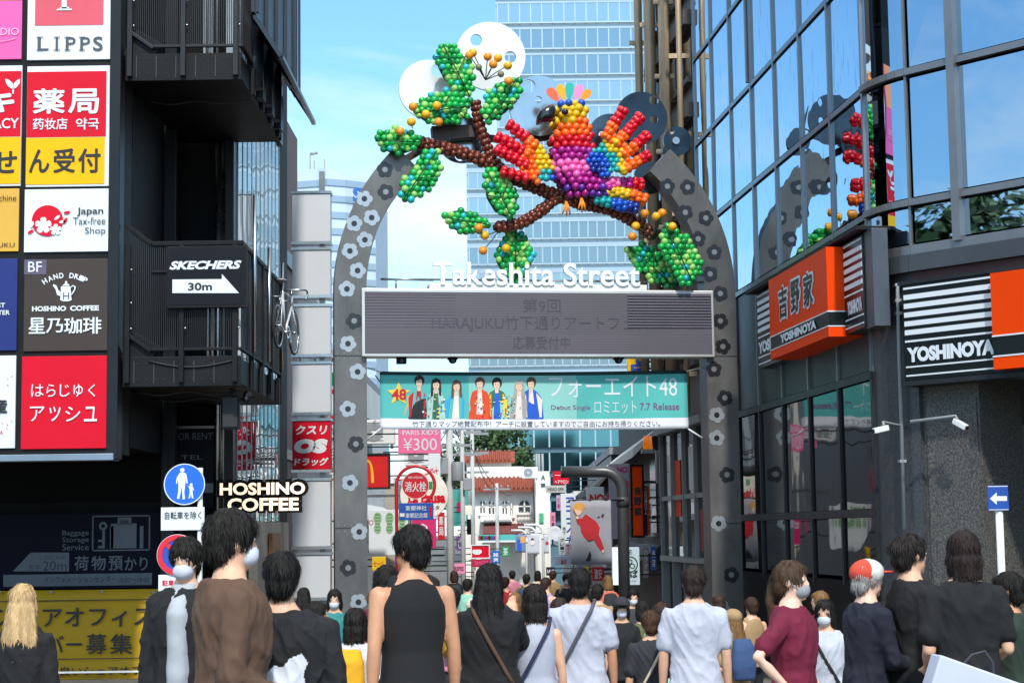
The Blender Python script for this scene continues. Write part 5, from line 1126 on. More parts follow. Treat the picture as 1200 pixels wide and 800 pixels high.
for k in range(7):
    z = 4.5 + k * 1.6
    for (a_, c_) in ((4.2, 3.2), (2.95, 1.75), (1.5, .3)):
        w = MB(); w.hbox(fo(a_), fo(c_), z, z + .9, -.12, -.09); f = w.build('window', glassmat('old_glass', '#5f6e78', .06, .02), OB_, True)
        w = MB(); w.hbox(fo(a_ + .05), fo(c_ - .05), z + .9, z + 1.15, -.12, .04); w.hbox(fo(a_ + .05), fo(c_ - .05), z - .1, z, -.12, 0); w.build('sill', mat('old_ledge', '#57524d', .7), f, True) if 0 else w.build('sill', mat('old_ledge', '#57524d', .7), OB_, True)
pipe_t = mat('pipe_tan', '#b39c80', .5, .3, .15, 2)
for t_, r in ((4.3, .08), (3.07, .11), (1.62, .1), (.25, .05)):
    p = fo(t_); b = MB(); b.tube([(p[0] - .12, p[1], 3.6), (p[0] - .12, p[1], 16)], r, 12)
    for k in range(9): b.box(p[0] - .3, p[0] + .05, p[1] - .03, p[1] + .03, 4.2 + k * 1.35, 4.28 + k * 1.35)
    b.build('pipe', pipe_t, OB_, True)

# ------------------------------------------------------------------ traffic signs
T = Thing('road_sign', 'blue round pedestrian sign on a white pole with plates beneath', 'road sign', (W(234, 700, 22).x, 22, gz(22)))
b = MB(); b.tube([(0, 0, 0), (0, 0, T.L(236, 548)[1])], .032, 12); b.build('pole', white_paint, T)
def rd(px, py, rpx, name, mats, dr):
    x, z = T.L(px, py, .06); k = 22 / F; b = MB(); b.disc(x, z, rpx * k, -.062, -.05, 0, 48); b.ring(x, z, rpx * k * .955, rpx * k * 1.0, -.068, -.05, 1, 48); dr(b, x, z, k); return b.build(name, mats, T)
def walk(b, x, z, k):
    def q(pts, m_=1): b.flat([(x + px * k, z + pz * k) for px, pz in pts], -.07, m_)
    b.disc(x - 2.5 * k, z + 16.5 * k, 2.6 * k, -.072, -.064, 1, 16)
    q([(-5.5, 13.5), (-1, 13.8), (2, 12.5), (3.5, 6), (4, 1), (2.6, .8), (1.6, 6), (1, -2), (0, -9), (1, -17), (-2, -17.5), (-2.4, -9), (-3, -2), (-4, -9), (-6, -17), (-8.6, -16.6), (-7, -8), (-7, -1), (-7.4, 6), (-8.6, .5), (-9.8, 1), (-9, 8)])
    b.disc(x + 8 * k, z - .5 * k, 1.7 * k, -.072, -.064, 1, 14); q([(6.4, -2.2), (9.8, -2.4), (11.4, -7), (10.6, -7.4), (9.6, -5), (9.8, -10.5), (10.6, -16.5), (8.9, -16.6), (8, -11), (6.6, -16.4), (5, -16.2), (6.2, -10), (6, -5.5), (4, -1), (3.2, -1.6)])
rd(216.2, 567.2, 24, 'round_plate', [road_blue, sign_white], walk)
a, c, d, e = T.R(188.5, 594, 239.5, 621, .05); b = MB(); b.box(a, c, -.05, -.042, d, e); b.build('plate', sign_white, T, bevel=.004)
b = MB(); T.T(b, '自転車を除く', 193, 599, 236, 608, .054, 0, bold=.01); b.build('lettering', ink, T)
def nop(b, x, z, k):
    b.ring(x, z, 17.5 * k, 23.5 * k, -.075, -.062, 2, 48); s_ = .7071
    b.flat([(x + (-18 * s_ - 2.4 * s_) * k, z + (18 * s_ - 2.4 * s_) * k), (x + (-18 * s_ + 2.4 * s_) * k, z + (18 * s_ + 2.4 * s_) * k), (x + (18 * s_ + 2.4 * s_) * k, z + (-18 * s_ + 2.4 * s_) * k), (x + (18 * s_ - 2.4 * s_) * k, z + (-18 * s_ - 2.4 * s_) * k)], -.071, 2)
rd(208, 650, 24, 'round_plate', [mat('sign_blue2', '#2a50b8', .4), sign_white, mat('road_red', '#d52438', .4)], nop)
a, c, d, e = T.R(185.5, 673, 222, 692, .05); b = MB(); b.box(a, c, -.05, -.042, d, e); b.build('plate', sign_white, T, bevel=.004); b = MB(); T.T(b, '駐車禁止', 190, 679, 218, 686, .054, 0, bold=.02); b.build('lettering', sign_red, T)
b = MB(); 
for px, py in ((216, 567), (208, 650)): x, z = T.L(px, py, .03); b.box(min(0, x), max(0, x) + .03, -.05, -.033, z - .02, z + .02)
b.build('bracket', steel_grey, T)
T = Thing('arrow_sign', 'square blue one-way arrow sign on a white pole by the granite entrance', 'road sign', (W(1175, 700, 17).x, 17, gz(17)))
b = MB(); b.tube([(0, 0, 0), (0, 0, T.L(1172, 570)[1])], .036, 12); b.build('pole', white_paint, T)
a, c, d, e = T.R(1157.5, 568.5, 1182, 598, .05); b = MB(); b.box(a, c, -.05, -.038, d, e); b.rect(a + .006, c - .006, d + .006, d + .012, -.052, 1); b.rect(a + .006, c - .006, e - .012, e - .006, -.052, 1); b.build('plate', [mat('arrow_blue', '#12469c', .4), sign_white], T, bevel=.004)
b = MB(); b.flat(T.P([(1160, 584), (1168, 576.5), (1168, 581), (1180, 581), (1180, 586.5), (1168, 586.5), (1168, 591)], .055), -.055); b.build('arrow', sign_white, T)
# ------------------------------------------------------------------ shops down the street
def row_building(name, label, x0, x1, y0, y1, h, col, wins, aw=None, roof=None):
    side = -1 if x1 < 0 else 1; xf = x1 if side < 0 else x0
    T = Thing(name, label, 'building', ((x0 + x1) / 2, (y0 + y1) / 2, gz((y0 + y1) / 2)))
    b = MB(); b.box(x0, x1, y0, y1, gz(y1) - .3, h); b.build('wall', col, T, True, .02)
    for (ya, yb, za, zb) in wins:
        b = MB(); b.box(xf - side * .04, xf - side * .005, ya, yb, za, zb); f = b.build('window', win_dark, T, True)
        b = MB(); b.box(xf - side * .1, xf - side * .005, ya - .08, yb + .08, za - .08, za - .005); b.build('sill', grey_paint, f)
    if aw:
        for (ya, yb, z, out_, m_) in aw:
            b = MB(); xo = xf - side * out_; b.add([(xf, ya, z + .45), (xo, ya, z), (xo, yb, z), (xf, yb, z + .45), (xf, ya, z + .38), (xo, ya, z - .18), (xo, yb, z - .18), (xf, yb, z + .38)], [(0, 1, 2, 3), (7, 6, 5, 4), (0, 4, 5, 1), (1, 5, 6, 2), (2, 6, 7, 3), (3, 7, 4, 0)]); b.build('awning', m_, T, True)
    if roof:
        b = MB(); b.box(x0 - .05 * side, x1 + .0, y0 - .1, y1, h + .003, h + .22); b.build('parapet', roof, T, True)
    return T
lw_ = mat('row_white', '#d9d6d0', .75, 0, .07, .5); lg_ = mat('row_grey', '#8d8f92', .7, 0, .1, .5); dk_ = mat('row_dark', '#3a3836', .7, 0, .15, .6); be_ = mat('row_beige', '#a39b8f', .75, 0, .1, .5)
pinkaw = mat('awning_pink', '#c9617c', .7, 0, .15, 1.5); whiteaw = mat('awning_white', '#c8c8c6', .7, 0, .08, 1); darkaw = mat('awning_dark2', '#45423f', .7, 0, .1, 1)
row_building('grey_building', 'grey rendered shop building with a pink awning beyond the brown gable', -12, -4.75, 39.3, 47.2, 7.3, lg_, [(40, 41.5, 4.9, 6.3), (43, 45.5, 4.9, 6.3)], None, lw_)
row_building('white_building', 'white plastered shop building behind the hydrant sign', -12, -4.5, 47.6, 63, 6.3, lw_, [(49, 50.6, 3.8, 5.2), (52, 53.6, 3.8, 5.2), (55.5, 57, 3.8, 5.2)], [(48, 62, 2.1, .7, whiteaw)], lg_)
row_building('beige_building', 'low beige shop row behind the utility poles', -12, -4.2, 63.5, 90, 3.4, be_, [(66, 69, 1.2, 2.5), (73, 76, 1.2, 2.5)], None, lw_)
row_building('dark_building', 'dark shop building with a slanted canopy behind the grey banner pole', 3.1, 11, 38.4, 53, 4.7, dk_, [(39, 40.6, 1.6, 3.2), (44, 46, 1.6, 3.2)], [(38.5, 52.8, 3.4, .55, whiteaw), (38.5, 52.8, .9, .6, darkaw)], lg_)
row_building('dark_building', 'black quilted shop building farther along beside the tall blue kana sign', 2.9, 10, 53.6, 71, 3.9, mat('quilt_black', '#2b2b2d', .45, 0, .2, 2, .4, bsc=4), [(56, 58, .6, 2)], [(54, 70.8, 3.0, .5, darkaw)], lg_)
row_building('grey_building', 'pale grey shop building at the far end of the darker row', 2.4, 10, 71.5, 90, 3.0, lg_, [(74, 77, .2, 1.6)], [(72, 89, 1.2, .5, whiteaw)], lw_)
def shop_sign(label, r, Y, bg, flats=(), texts=(), th=.12, group=None, br=0, extra=None, frame=None, cat='shop sign', name='shop_sign'):
    T = Thing(name, label, cat, (W((r[0] + r[2]) / 2, r[3], Y).x, Y, W((r[0] + r[2]) / 2, r[3], Y).z), 0, group)
    x0, x1, z0, z1 = T.R(*r); b = MB(); b.box(x0, x1, 0, th, z0, z1); b.build('panel', bg, T, bevel=.008)
    if frame:
        f = .035; b = MB()
        for q in ((x0 - f, x1 + f, z0 - f, z0), (x0 - f, x1 + f, z1, z1 + f), (x0 - f, x0, z0, z1), (x1, x1 + f, z0, z1)): b.box(q[0], q[1], -.03, th + .01, q[2], q[3])
        b.build('frame', frame, T)
    mats = []; b = MB()
    def mi(m_):
        if m_ not in mats: mats.append(m_)
        return mats.index(m_)
    k = 0
    for (q, m_) in flats: k += 1; A, B, C, D = T.R(*q); b.rect(A, B, C, D, -.004 * k, mi(m_))
    y = .004 * (k + 1) + .002
    for t_ in texts:
        s, q, m_ = t_[:3]; kw = t_[3] if len(t_) > 3 else {}
        A, B, C, D = T.R(*q)
        if kw.get('v'): b.vtext(s, (A + B) / 2, C, D, B - A, -y, mi(m_), kw.get('bold', .02))
        else: b.text(s, A, C, B, D, -y, mi(m_), **kw)
    if extra: extra(T, b, mi, y)
    if b.v: b.build('lettering', mats, T)
    if br: xx = x0 if br < 0 else x1; b = MB(); b.box(xx, xx + br, .02, .08, z0 + (z1 - z0) * .25, z0 + (z1 - z0) * .25 + .03); b.box(xx, xx + br, .02, .08, z0 + (z1 - z0) * .75, z0 + (z1 - z0) * .75 + .03); b.build('bracket', dark_frame, T)
    return T
price_pink = mat('price_pink', '#ee6fa0', .5, 0, .05, 2)
shop_sign('pink accessory shop sign with a white 300 yen price', (466.5, 501, 516.5, 531), 40, price_pink, (), [("·PARIS KID'S·", (469.5, 503.5, 514.5, 509.5), sign_white, dict(bold=.01)), ('¥300', (472.5, 513, 512, 527.5), sign_white)], br=-1.6)
def golden(T, b, mi, y):
    m_ = mi(mat('arch_yellow', '#f2b01e', .4)); pts = []
    for k in range(17): t_ = k / 16; pts.append((424 + 14.5 * t_, 565.5 - 27 * (1 - (2 * t_ - 1) ** 4) ** .5 * 1.0 if 0 < t_ < 1 else 565.5))
    for (cx, hw) in ((431.0, 7.2), (417.5, 7.2)):
        o_ = [(cx + hw * math.cos(math.pi * i / 14), 565.5 - 27 * max(0, math.sin(math.pi * i / 14)) ** .75) for i in range(15)]; i_ = [(cx + (hw - 3.2) * math.cos(math.pi * i / 14), 565.5 - 24.5 * max(0, math.sin(math.pi * i / 14)) ** .75) for i in range(14, -1, -1)]
        q = T.P(o_ + i_)
        if cx < 420: q = [(min(x, T.L(431, 550)[0]), z) for x, z in q]
        b.flat(q, -y, m_)
shop_sign('red burger shop sign with a tall golden arch behind the steel pillar', (408, 533, 455, 571), 36, mat('burger_red', '#d3150f', .4), (), (), extra=golden, br=-.9, frame=dark_frame)
def greens(T, b, mi, y):
    m_ = mi(mat('sole_green', '#8fb88a', .6)); g2 = mi(mat('sole_dark', '#5e9160', .6))
    for cx in (442.5, 456.5, 471):
        for (dx, cy, rx, ry) in ((0, 607, 5, 7), (0, 619, 4.2, 6)): x, z = T.L(cx + dx, cy); k = 38 / F; b.disc(x, z, rx * k, -y, -y + .003, m_, 16, ry * k)
        for i in range(6): A, B, C, D = T.R(cx - 3, 602 + i * 3.6, cx + 3, 603.4 + i * 3.6); b.rect(A, B, C, D, -y - .004, g2)
shop_sign('white shoe shop board with three green footprints', (432, 597, 478, 650), 38, sign_white, (), [('○', (432.5, 609, 437.5, 615), sign_red)], extra=greens, br=-1.2)
def lapausa(T, b, mi, y): pass
T = Thing('shop_sign', 'round cream trattoria sign behind the red hydrant hoop', 'shop sign', (W(497, 609, 43).x, 43, W(497, 609, 43).z))
b = MB(); x, z = T.L(497, 580); k = 43 / F; b.disc(x, z, 28 * k, 0, .15, 0, 48); b.build('panel', mat('cream_panel', '#ece8dc', .45), T, bevel=.01)
b = MB(); T.T(b, 'La Pausa', 478.5, 576.5, 522, 589.5, .006, 0, bold=.05); T.T(b, 'パスタ', 498, 592, 515, 597, .006, 1, bold=.02); A, B, C, D = T.R(501, 564, 507, 573); b.rect(A, B, C, D, -.006, 2); b.build('lettering', [sign_red, ink, mat('flag_green', '#1f8a4a', .5)], T)
b = MB(); b.box(-1.8, x - 28 * k + .05, .05, .11, z - .03, z + .03); b.build('bracket', steel_grey, T)
shop_sign('magenta pictogram board under the blue shrine plate', (483, 607, 511, 642), 40, magenta_sign, (), [('⌂', (490, 613, 501, 622), sign_white, dict(bold=.02))], br=-1.0)
shop_sign('narrow white sign with pink letters above the grey transformer', (502, 531, 516, 566), 44, sign_white, (), [('KIDS', (504.5, 548, 509.5, 565), magenta_sign, dict(v=1)), ('大', (509, 546, 514, 560), sign_red)], br=-1.2)
shop_sign('small red round-cornered sign above the trattoria sign', (504, 528, 518, 534), 46, sign_red, (), [('パリス', (506, 529.2, 516, 532.8), sign_white)], br=-1.2)
# hydrant sign on its hooped post
T = Thing('hydrant_sign', 'red hydrant disc inside a red hoop above a blue shrine plate', 'street sign', (W(465, 700, 34).x, 34, gz(34)))
red_enamel = mat('red_enamel', '#c81c2a', .35, 0, .05, 2, coat=.3); k = 34 / F
cx, cz = T.L(487, 568.5); xp = T.L(465, 640)[0]
b = MB(); R_ = cx - xp; path = [(xp, 0, 0), (xp, 0, cz)] + [(cx + R_ * math.cos(math.pi - i * math.pi / 14), 0, cz + R_ * math.sin(math.pi - i * math.pi / 14)) for i in range(1, 24)]
b.tube(path, .032, 10); b.tube([(xp, 0, cz + .1), (cx, 0, cz + .14)], .014, 6); b.tube([(cx, 0, cz + .1), (cx + R_ * .75, 0, cz + R_ * .66)], .014, 6); b.build('post', red_enamel, T)
b = MB(); b.disc(cx, cz, 15.3 * k, -.05, -.035, 0, 48); b.ring(cx, cz, 15.3 * k, 15.9 * k, -.054, -.034, 1, 48); b.build('disc', [red_enamel, sign_white], T)
b = MB(); T.T(b, '消火栓', 474.5, 564, 499.5, 576, .056, 0, bold=.025); T.T(b, 'FIRE HYDRANT', 478.5, 558, 496, 560.5, .056, 0); b.build('lettering', sign_white, T)
A, B, C, D = T.R(467.5, 589, 508, 609, .04); b = MB(); b.box(A, B, -.05, -.03, C, D); b.build('plate', mat('plate_blue', '#1c4fa8', .4), T, bevel=.004)
b = MB(); T.T(b, '東郷神社', 475, 592, 500, 598, .056, 0, bold=.01); T.T(b, '東郷記念館', 475, 600.5, 501, 606.5, .056, 0, bold=.01); b.flat(T.P([(503, 604.5), (503, 596), (502, 596), (504.5, 592.5), (507, 596), (506, 596), (506, 604.5)], .056), -.056, 1); A, B, C, D = T.R(468.5, 601, 474, 605, .054); b.rect(A, B, C, D, -.054, 0); b.build('lettering', [sign_white, sign_red], T)
# utility poles
pole_m = mat('pole_grey', '#b5b6b4', .7, 0, .1, 2)
def upole(label, px, Y, top, r, boxes):
    w = W(px, top, Y); T = Thing('utility_pole', label, 'utility pole', (w.x, Y, gz(Y)), 0, 'utility poles down the street')
    h = w.z - gz(Y); b = MB(); b.tube([(0, 0, 0), (0, 0, h)], [r, r * .8], 12); b.build('pole', pole_m, T)
    for (x0, y0, x1, y1, rd_) in boxes:
        A, B, C, D = T.R(x0, y0, x1, y1, .2); b = MB()
        if rd_: b.tube([((A + B) / 2, -.15, C), ((A + B) / 2, -.15, D)], (B - A) / 2, 14)
        else: b.box(A, B, -.25, .05, C, D)
        b.build('transformer', mat('transformer_grey', '#92979a', .5, .1, .1, 2), T, bevel=.01)
    b = MB()
    for dz in (.3, 1.0, 1.7): b.box(-.6, .6, -.04, .04, h - dz, h - dz + .08)
    for dz in (.3, 1.0):
        for xx in (-.5, -.2, .2, .5): b.tube([(xx, 0, h - dz + .08), (xx, 0, h - dz + .22)], .035, 6)
    b.build('crossarm', grey_paint, T); return T
upole('thick pale utility pole with a square grey transformer box', 526, 50, 452, .11, [(512, 536, 525, 555, 0), (529, 541, 543, 563, 1)])
upole('thin pale utility pole beside the thick one', 541, 56, 470, .08, [(543, 560, 553, 574, 0)])
upole('white slim pole in front of the tiled house', 582, 80, 566, .09, [])
upole('far grey utility pole with cylindrical transformer', 553, 66, 500, .09, [(546, 575, 553, 590, 1)])
b = MB(); g = random.Random(6)
for (a, c) in ((W(526, 470, 50), W(440, 440, 40)), (W(526, 480, 50), W(541, 490, 56)), (W(541, 490, 56), W(553, 520, 66)), (W(526, 476, 50), W(553, 515, 66)), (W(553, 518, 66), W(582, 572, 80)), (W(541, 500, 56), W(600, 580, 90)), (W(526, 500, 50), W(470, 500, 44))):
    pts = [a.lerp(c, i / 10) - Vector((0, 0, 1.2 * (1 - (2 * i / 10 - 1) ** 2) * .5)) for i in range(11)]; b.tube(pts, .016, 4)
tag(b.build('overhead_cable', mat('cable_black', '#26272a', .6)), 'black overhead cables strung between the utility poles', 'cable')
shop_sign('teal hanging sign with pink and white figures beside the poles', (531, 573, 548, 616), 60, mat('teal_sign', '#3f9d90', .5), [((535, 588, 541, 600), magenta_sign), ((540, 600, 546, 610), sign_white)], (), br=-1.5)
shop_sign('cream lantern-like round sign on the thin pole', (543, 592, 553, 603), 58, mat('cream_panel', '#ece8dc', .45), (), (), br=-.3)
shop_sign('black narrow notice board below the cream sign', (547, 608, 552, 626), 59, black_deep, (), (), br=-.3)
def flowerlogo(T, b, mi, y):
    m_ = mi(sign_white); x, z = T.L(559, 646); k = 64 / F
    for i in range(3): b.disc(x + (i - 1) * 3 * k, z, 2.6 * k, -y - .002 * i, -y + .003, m_, 14)
    A, B, C, D = T.R(556, 647, 562, 649.5); b.rect(A, B, C, D, -y - .007, m_)
shop_sign('red box sign with a white flower emblem near the crowd', (553, 639, 573, 653), 64, sign_red, (), (), extra=flowerlogo, br=-1.4, frame=sign_white)
shop_sign('crimson board under the flower emblem sign', (553, 655, 575, 664), 64, mat('crimson', '#b31c44', .5), (), [('SHOP', (556, 657, 572, 661), sign_pink)], br=-1.4)
# far little banner over the street
T = Thing('street_banner', 'small far teal banner across the end of the street', 'banner', (W(585, 634, 84).x, 84, W(585, 634, 84).z))
b = MB(); A, B, C, D = T.R(560, 626, 608, 634.5); b.box(A, B, 0, .02, C, D); q = T.R(560, 633, 608, 635); b.box(A, B, -.004, .024, q[2], q[3], 1); b.build('cloth', [teal, bwhite], T)
b = MB(); g = random.Random(12)
for i in range(9): x, z = T.L(562 + i * 2.3, 630); b.disc(x, z, .06, -.008, -.004, i % 4, 10, .12)
b.build('portrait_print', [PM[3], PM[1], PM[9], PM[11]], T)
b = MB(); b.tube([(A, .01, D), (A - 1.5, .01, D + .3)], .02, 5); b.tube([(B, .01, D), (B + 1.5, .01, D + .3)], .02, 5); b.build('tie_rope', white_paint, T)
# banner poles with curved arms
def banner_pole(label, Y, pole_px, top_y, end_px, r, m_, poster, fig):
    w = W(pole_px, top_y, Y); T = Thing('banner_pole', label, 'banner pole', (w.x, Y, gz(Y)), 0, 'curved banner poles along the street')
    h = w.z - gz(Y); xe = T.L(end_px, top_y)[0]; rb = min(.35, abs(xe) * .45)
    path = [(0, 0, 0), (0, 0, h - rb)] + [(-rb + rb * math.cos(i * math.pi / 16), 0, h - rb + rb * math.sin(i * math.pi / 16)) for i in range(1, 9)] + [(xe, 0, h)]
    b = MB(); b.tube(path, r, 16); b.build('pole', m_, T)
    b = MB(); b.ring(0, h - rb - .15, r, r + .02, -.06, .06); b.v = []; b.f = []; b.m = []; b.s = []
    b.tube([(0, 0, h - rb - .3), (0, 0, h - rb - .12)], r * 1.14, 16); b.tube([(xe, 0, h), (xe - .03, 0, h)], r * 1.08, 16); b.build('collar', m_, T)
    P_ = Thing('hanging_poster', poster[1], 'poster', (W((poster[0][0] + poster[0][2]) / 2, poster[0][3], Y).x, Y - .14, W((poster[0][0] + poster[0][2]) / 2, poster[0][3], Y).z))
    A, B, C, D = P_.R(*poster[0]); b = MB(); n = 20; 
    for j in range(8):
        for i in range(n):
            q = [(A + (B - A) * u, .012 * math.sin(u * 16), C + (D - C) * v) for u, v in ((i / n, j / 8), ((i + 1) / n, j / 8), ((i + 1) / n, (j + 1) / 8), (i / n, (j + 1) / 8))]; b.add(q, [(0, 1, 2, 3)], 0, True)
    o = b.build('cloth', poster[2], P_, fix=False, weld=True); md = o.modifiers.new('thick', 'SOLIDIFY'); md.thickness = .004
    b = MB(); b.tube([(A - .03, .02, D), (B + .25, .02, D)], .018, 8); b.build('rod', dark_frame, P_)
    b = MB(); fig(P_, b); b.build('print', PM, P_); return T
def redfig(P_, b):
    def q(pts, m_, k): b.flat(P_.P(pts), -.016 - .003 * k, m_)
    q([(682, 607), (686, 602), (692, 606), (699, 611), (703, 618), (701.5, 626), (705, 634), (708, 643), (707, 646), (704.5, 646), (700, 640), (696, 631.5), (690, 633.5), (684, 629), (680.5, 622), (680, 616), (677, 613), (675.5, 608.5), (678, 607)], 3, 1)
    for (cx, cy, rx, ry, m_, k) in ((678, 595, 6.2, 6.5, 12, 2), (677.5, 598.5, 3.8, 5, 0, 3), (706.3, 645.5, 1.3, 2, 0, 2), (676.5, 606, 1.5, 2, 0, 4), (679.5, 593, 6, 4, 12, 4)):
        x, z = P_.L(cx, cy); kk = 33 / F; b.flat([(x + rx * kk * math.cos(i * .449), z + ry * kk * math.sin(i * .449)) for i in range(14)], -.016 - .003 * k, m_)
    q([(688, 653), (691, 645), (693, 650), (692, 657), (686, 657)], 4, 1); q([(699, 607), (702, 604), (703, 606)], 4, 2); q([(704, 604), (708, 601), (707, 606)], 4, 2)
poster_grey = mat('poster_grey', '#9a9ba5', .7, 0, .12, .9)
banner_pole('thick dark grey banner pole with a curved pipe arm by the hanging poster', 33, 729, 552, 659, .105, mat('pole_dark', '#5a5d61', .4, .5, .1, 2), ((668.5, 586, 716.5, 661), 'grey hanging poster of a figure in a red jumper', poster_grey), redfig)
def fig2(P_, b):
    A, B, C, D = P_.R(606, 632, 611, 645); b.rect(A, B, C, D, -.02, 11); A, B, C, D = P_.R(610, 628, 615, 636); b.rect(A, B, C, D, -.023, 12)
def fig3(P_, b):
    x, z = P_.L(624, 632); b.disc(x, z, .08, -.022, -.018, 2, 12); b.disc(x, z - .14, .12, -.025, -.02, 8, 12)
banner_pole('nearer slim white banner pole with a blue poster at the street end', 82, 616.5, 621, 600, .05, white_paint, ((604, 626, 616, 647), 'small blue and orange hanging poster at the street end', mat('poster_blue', '#6c86a8', .7)), fig2)
banner_pole('middle slim white banner pole with a pale poster at the street end', 88, 628, 617.5, 608, .055, white_paint, ((616.5, 624.5, 632, 649), 'pale grey hanging poster beside the blue one', mat('poster_pale', '#c3c6cf', .7)), fig3)
def fig4(P_, b):
    x, z = P_.L(641, 636); b.disc(x, z, .07, -.022, -.018, 3, 12)
banner_pole('last slim white banner pole by the black quilted shop', 78, 636, 614.5, 615, .055, white_paint, ((637.5, 626, 643, 648), 'narrow pale hanging poster by the quilted shop', mat('poster_pale', '#c3c6cf', .7)), fig4)
# signs on the other side
shop_sign('small red hair salon sign on the roof edge', (648, 552, 667, 567), 62, sign_red, (), [('一階', (650, 554, 664, 559), sign_white, dict(bold=.03)), ('ヘアサロン', (650, 562, 666, 566.5), sign_white, dict(bold=.03))], br=1.0)
shop_sign('grey plate with black lettering under the red salon sign', (639.5, 568.5, 663, 577), 62, mat('plate_grey', '#b9bab6', .5), (), [('HEAD SPA', (642, 571, 661, 575), ink, dict(bold=.02))], br=1.0)
shop_sign('tall white sign with blue kana behind the hanging poster', (657.5, 578, 675, 650), 50, sign_white, (), [('ヨコスカ', (663.5, 581, 673, 640), mat('kana_blue', '#1b4fb4', .5), dict(v=1, bold=.05)), ('地下', (659, 616, 663, 628), ink, dict(v=1))], br=.8)
shop_sign('narrow lilac sign on the black quilted wall', (652, 580, 657, 598), 58, mat('lilac', '#b9a6c8', .5), (), [('古着', (652.8, 582, 656.2, 596), magenta_sign, dict(v=1))], br=.6)
T = Thing('shop_sign', 'round white lollipop sign on the black quilted shop', 'shop sign', (W(648, 632, 52).x, 52, W(648, 632, 52).z))
x, z = T.L(650, 624); b = MB(); b.disc(x, z, .2, 0, .08, 0, 32); b.ring(x, z, .1, .2, -.01, -.002, 0); b.build('panel', sign_white, T); b = MB(); b.box(x + .15, x + .9, .02, .05, z - .02, z + .02); b.build('bracket', steel_grey, T)
shop_sign('small white crepe sign with brown kana', (654.5, 628, 662.5, 650), 48, sign_white, (), [('クレープ', (656.5, 630, 661, 649), sign_brown, dict(v=1, bold=.03))], br=.9)
shop_sign('white sign with red kana beside the crepe sign', (662, 636, 669, 650), 47.5, sign_white, (), [('ネイル', (663, 637, 668, 649), sign_red, dict(v=1, bold=.04))], br=.9)
shop_sign('low pale blue sign with a red mark over the heads', (648.5, 651, 670, 661), 47, mat('pale_blue', '#b7bed6', .5), (), [('本日', (657, 655, 663, 661), sign_red, dict(bold=.04))], br=.9)
shop_sign('white box sign reading NO above the hanging poster', (687, 570.5, 708, 590), 42, sign_white, (), [('NO.1', (691, 578.5, 714, 589.5), sign_red, dict(bold=.05))], br=.9)
def coloured(T, b, mi, y):
    k = 40 / F
    for cx, cy, r, h in ((731, 567, 6, '#d93c78'), (734, 585, 6, '#2f74c4'), (735, 602, 6, '#e0703c'), (734, 619, 7, '#3f8f5c')): x, z = T.L(cx, cy); b.disc(x, z, r * k, -y, -y + .003, mi(mat('dot' + h, h, .5)), 20)
shop_sign('tall lilac column sign of coloured dots headed NO', (714, 543, 738.5, 631), 40, mat('lilac_grey', '#a9a2b4', .5), (), [('NO.', (723, 546.5, 737, 553.5), magenta_sign, dict(bold=.05))], extra=coloured, br=.7)
shop_sign('tall orange beef bowl sign with three black characters', (741, 546, 753, 627.5), 36.5, orange, (), [('吉野家', (743, 569, 752, 605), ink, dict(v=1, bold=.07))], th=.5, br=.6, frame=black_deep)
shop_sign('narrow black and orange side strip with upright letters', (754.8, 569, 761, 627), 36.8, green_black, [((758.2, 569.5, 760.7, 626.5), orange)], [('YOSHINOYA', (755, 571, 758, 603), sign_white, dict(v=1))], th=.3, br=.4)
def leafmark(T, b, mi, y):
    k = 36 / F; m_ = mi(mat('soba_green', '#1f8a3c', .5)); x, z = T.L(738, 661); b.ring(x, z, 8 * k, 9.4 * k, -y, -y + .003, m_, 32)
    for dx, dz in ((0, 3), (-3, -2), (3, -2)): b.ring(x + dx * k, z + dz * k, 2 * k, 3.2 * k, -y, -y + .003, m_, 20)
soba = mat('soba_lit', '#dcecf2', .4, emit=.35)
shop_sign('lit white soba shop box sign with a green ring emblem', (718, 641, 749.5, 685), 35.5, soba, (), [('麦', (736, 643.5, 741, 650), ink), ('そば', (729, 668, 747.5, 677), ink, dict(bold=.05)), ('小木曽', (737, 679.5, 745, 681.5), ink)], extra=leafmark, th=.3, br=.6)
shop_sign('narrow dusty pink upright sign behind the soba box', (753.5, 641, 760, 677), 38.1, mat('dusty', '#8b7480', .6), (), [('カラオケ', (754.5, 643, 759, 675), sign_white, dict(v=1))], br=.6)
shop_sign('yellow sign with a blue square character above the banner', (735.5, 420, 760, 437), 34, sign_yellow, (), [('占', (739, 420.5, 757, 435), mat('kana_blue', '#1b4fb4', .5), dict(bold=.09))], br=.7)
shop_sign('yellow edged dark sign beside the square blue character', (776, 420, 806, 437), 34.3, sign_yellow, [((778, 420, 801, 434), black_deep)], [('24', (783, 424, 796, 431), sign_white)], br=.3)
T = Thing('street_lamp', 'amber warning lamp above the soba sign', 'lamp', W(759, 519, 36)); b = MB(); b.tube([(0, 0, -.12), (0, 0, .14)], [.1, .08], 14); b.build('lens', mat('amber', '#d9700f', .3, emit=.3), T); b = MB(); b.box(-.13, .13, -.13, .13, -.2, -.125); b.box(-.02, .8, -.02, .02, -.19, -.15); b.build('base', grey_paint, T)
shop_sign('rounded grey mirror panel under the dark canopy', (769, 528, 797, 566), 34.5, mat('mirror_grey', '#8c8b86', .35, .3, .1, 1), (), (), br=.4)
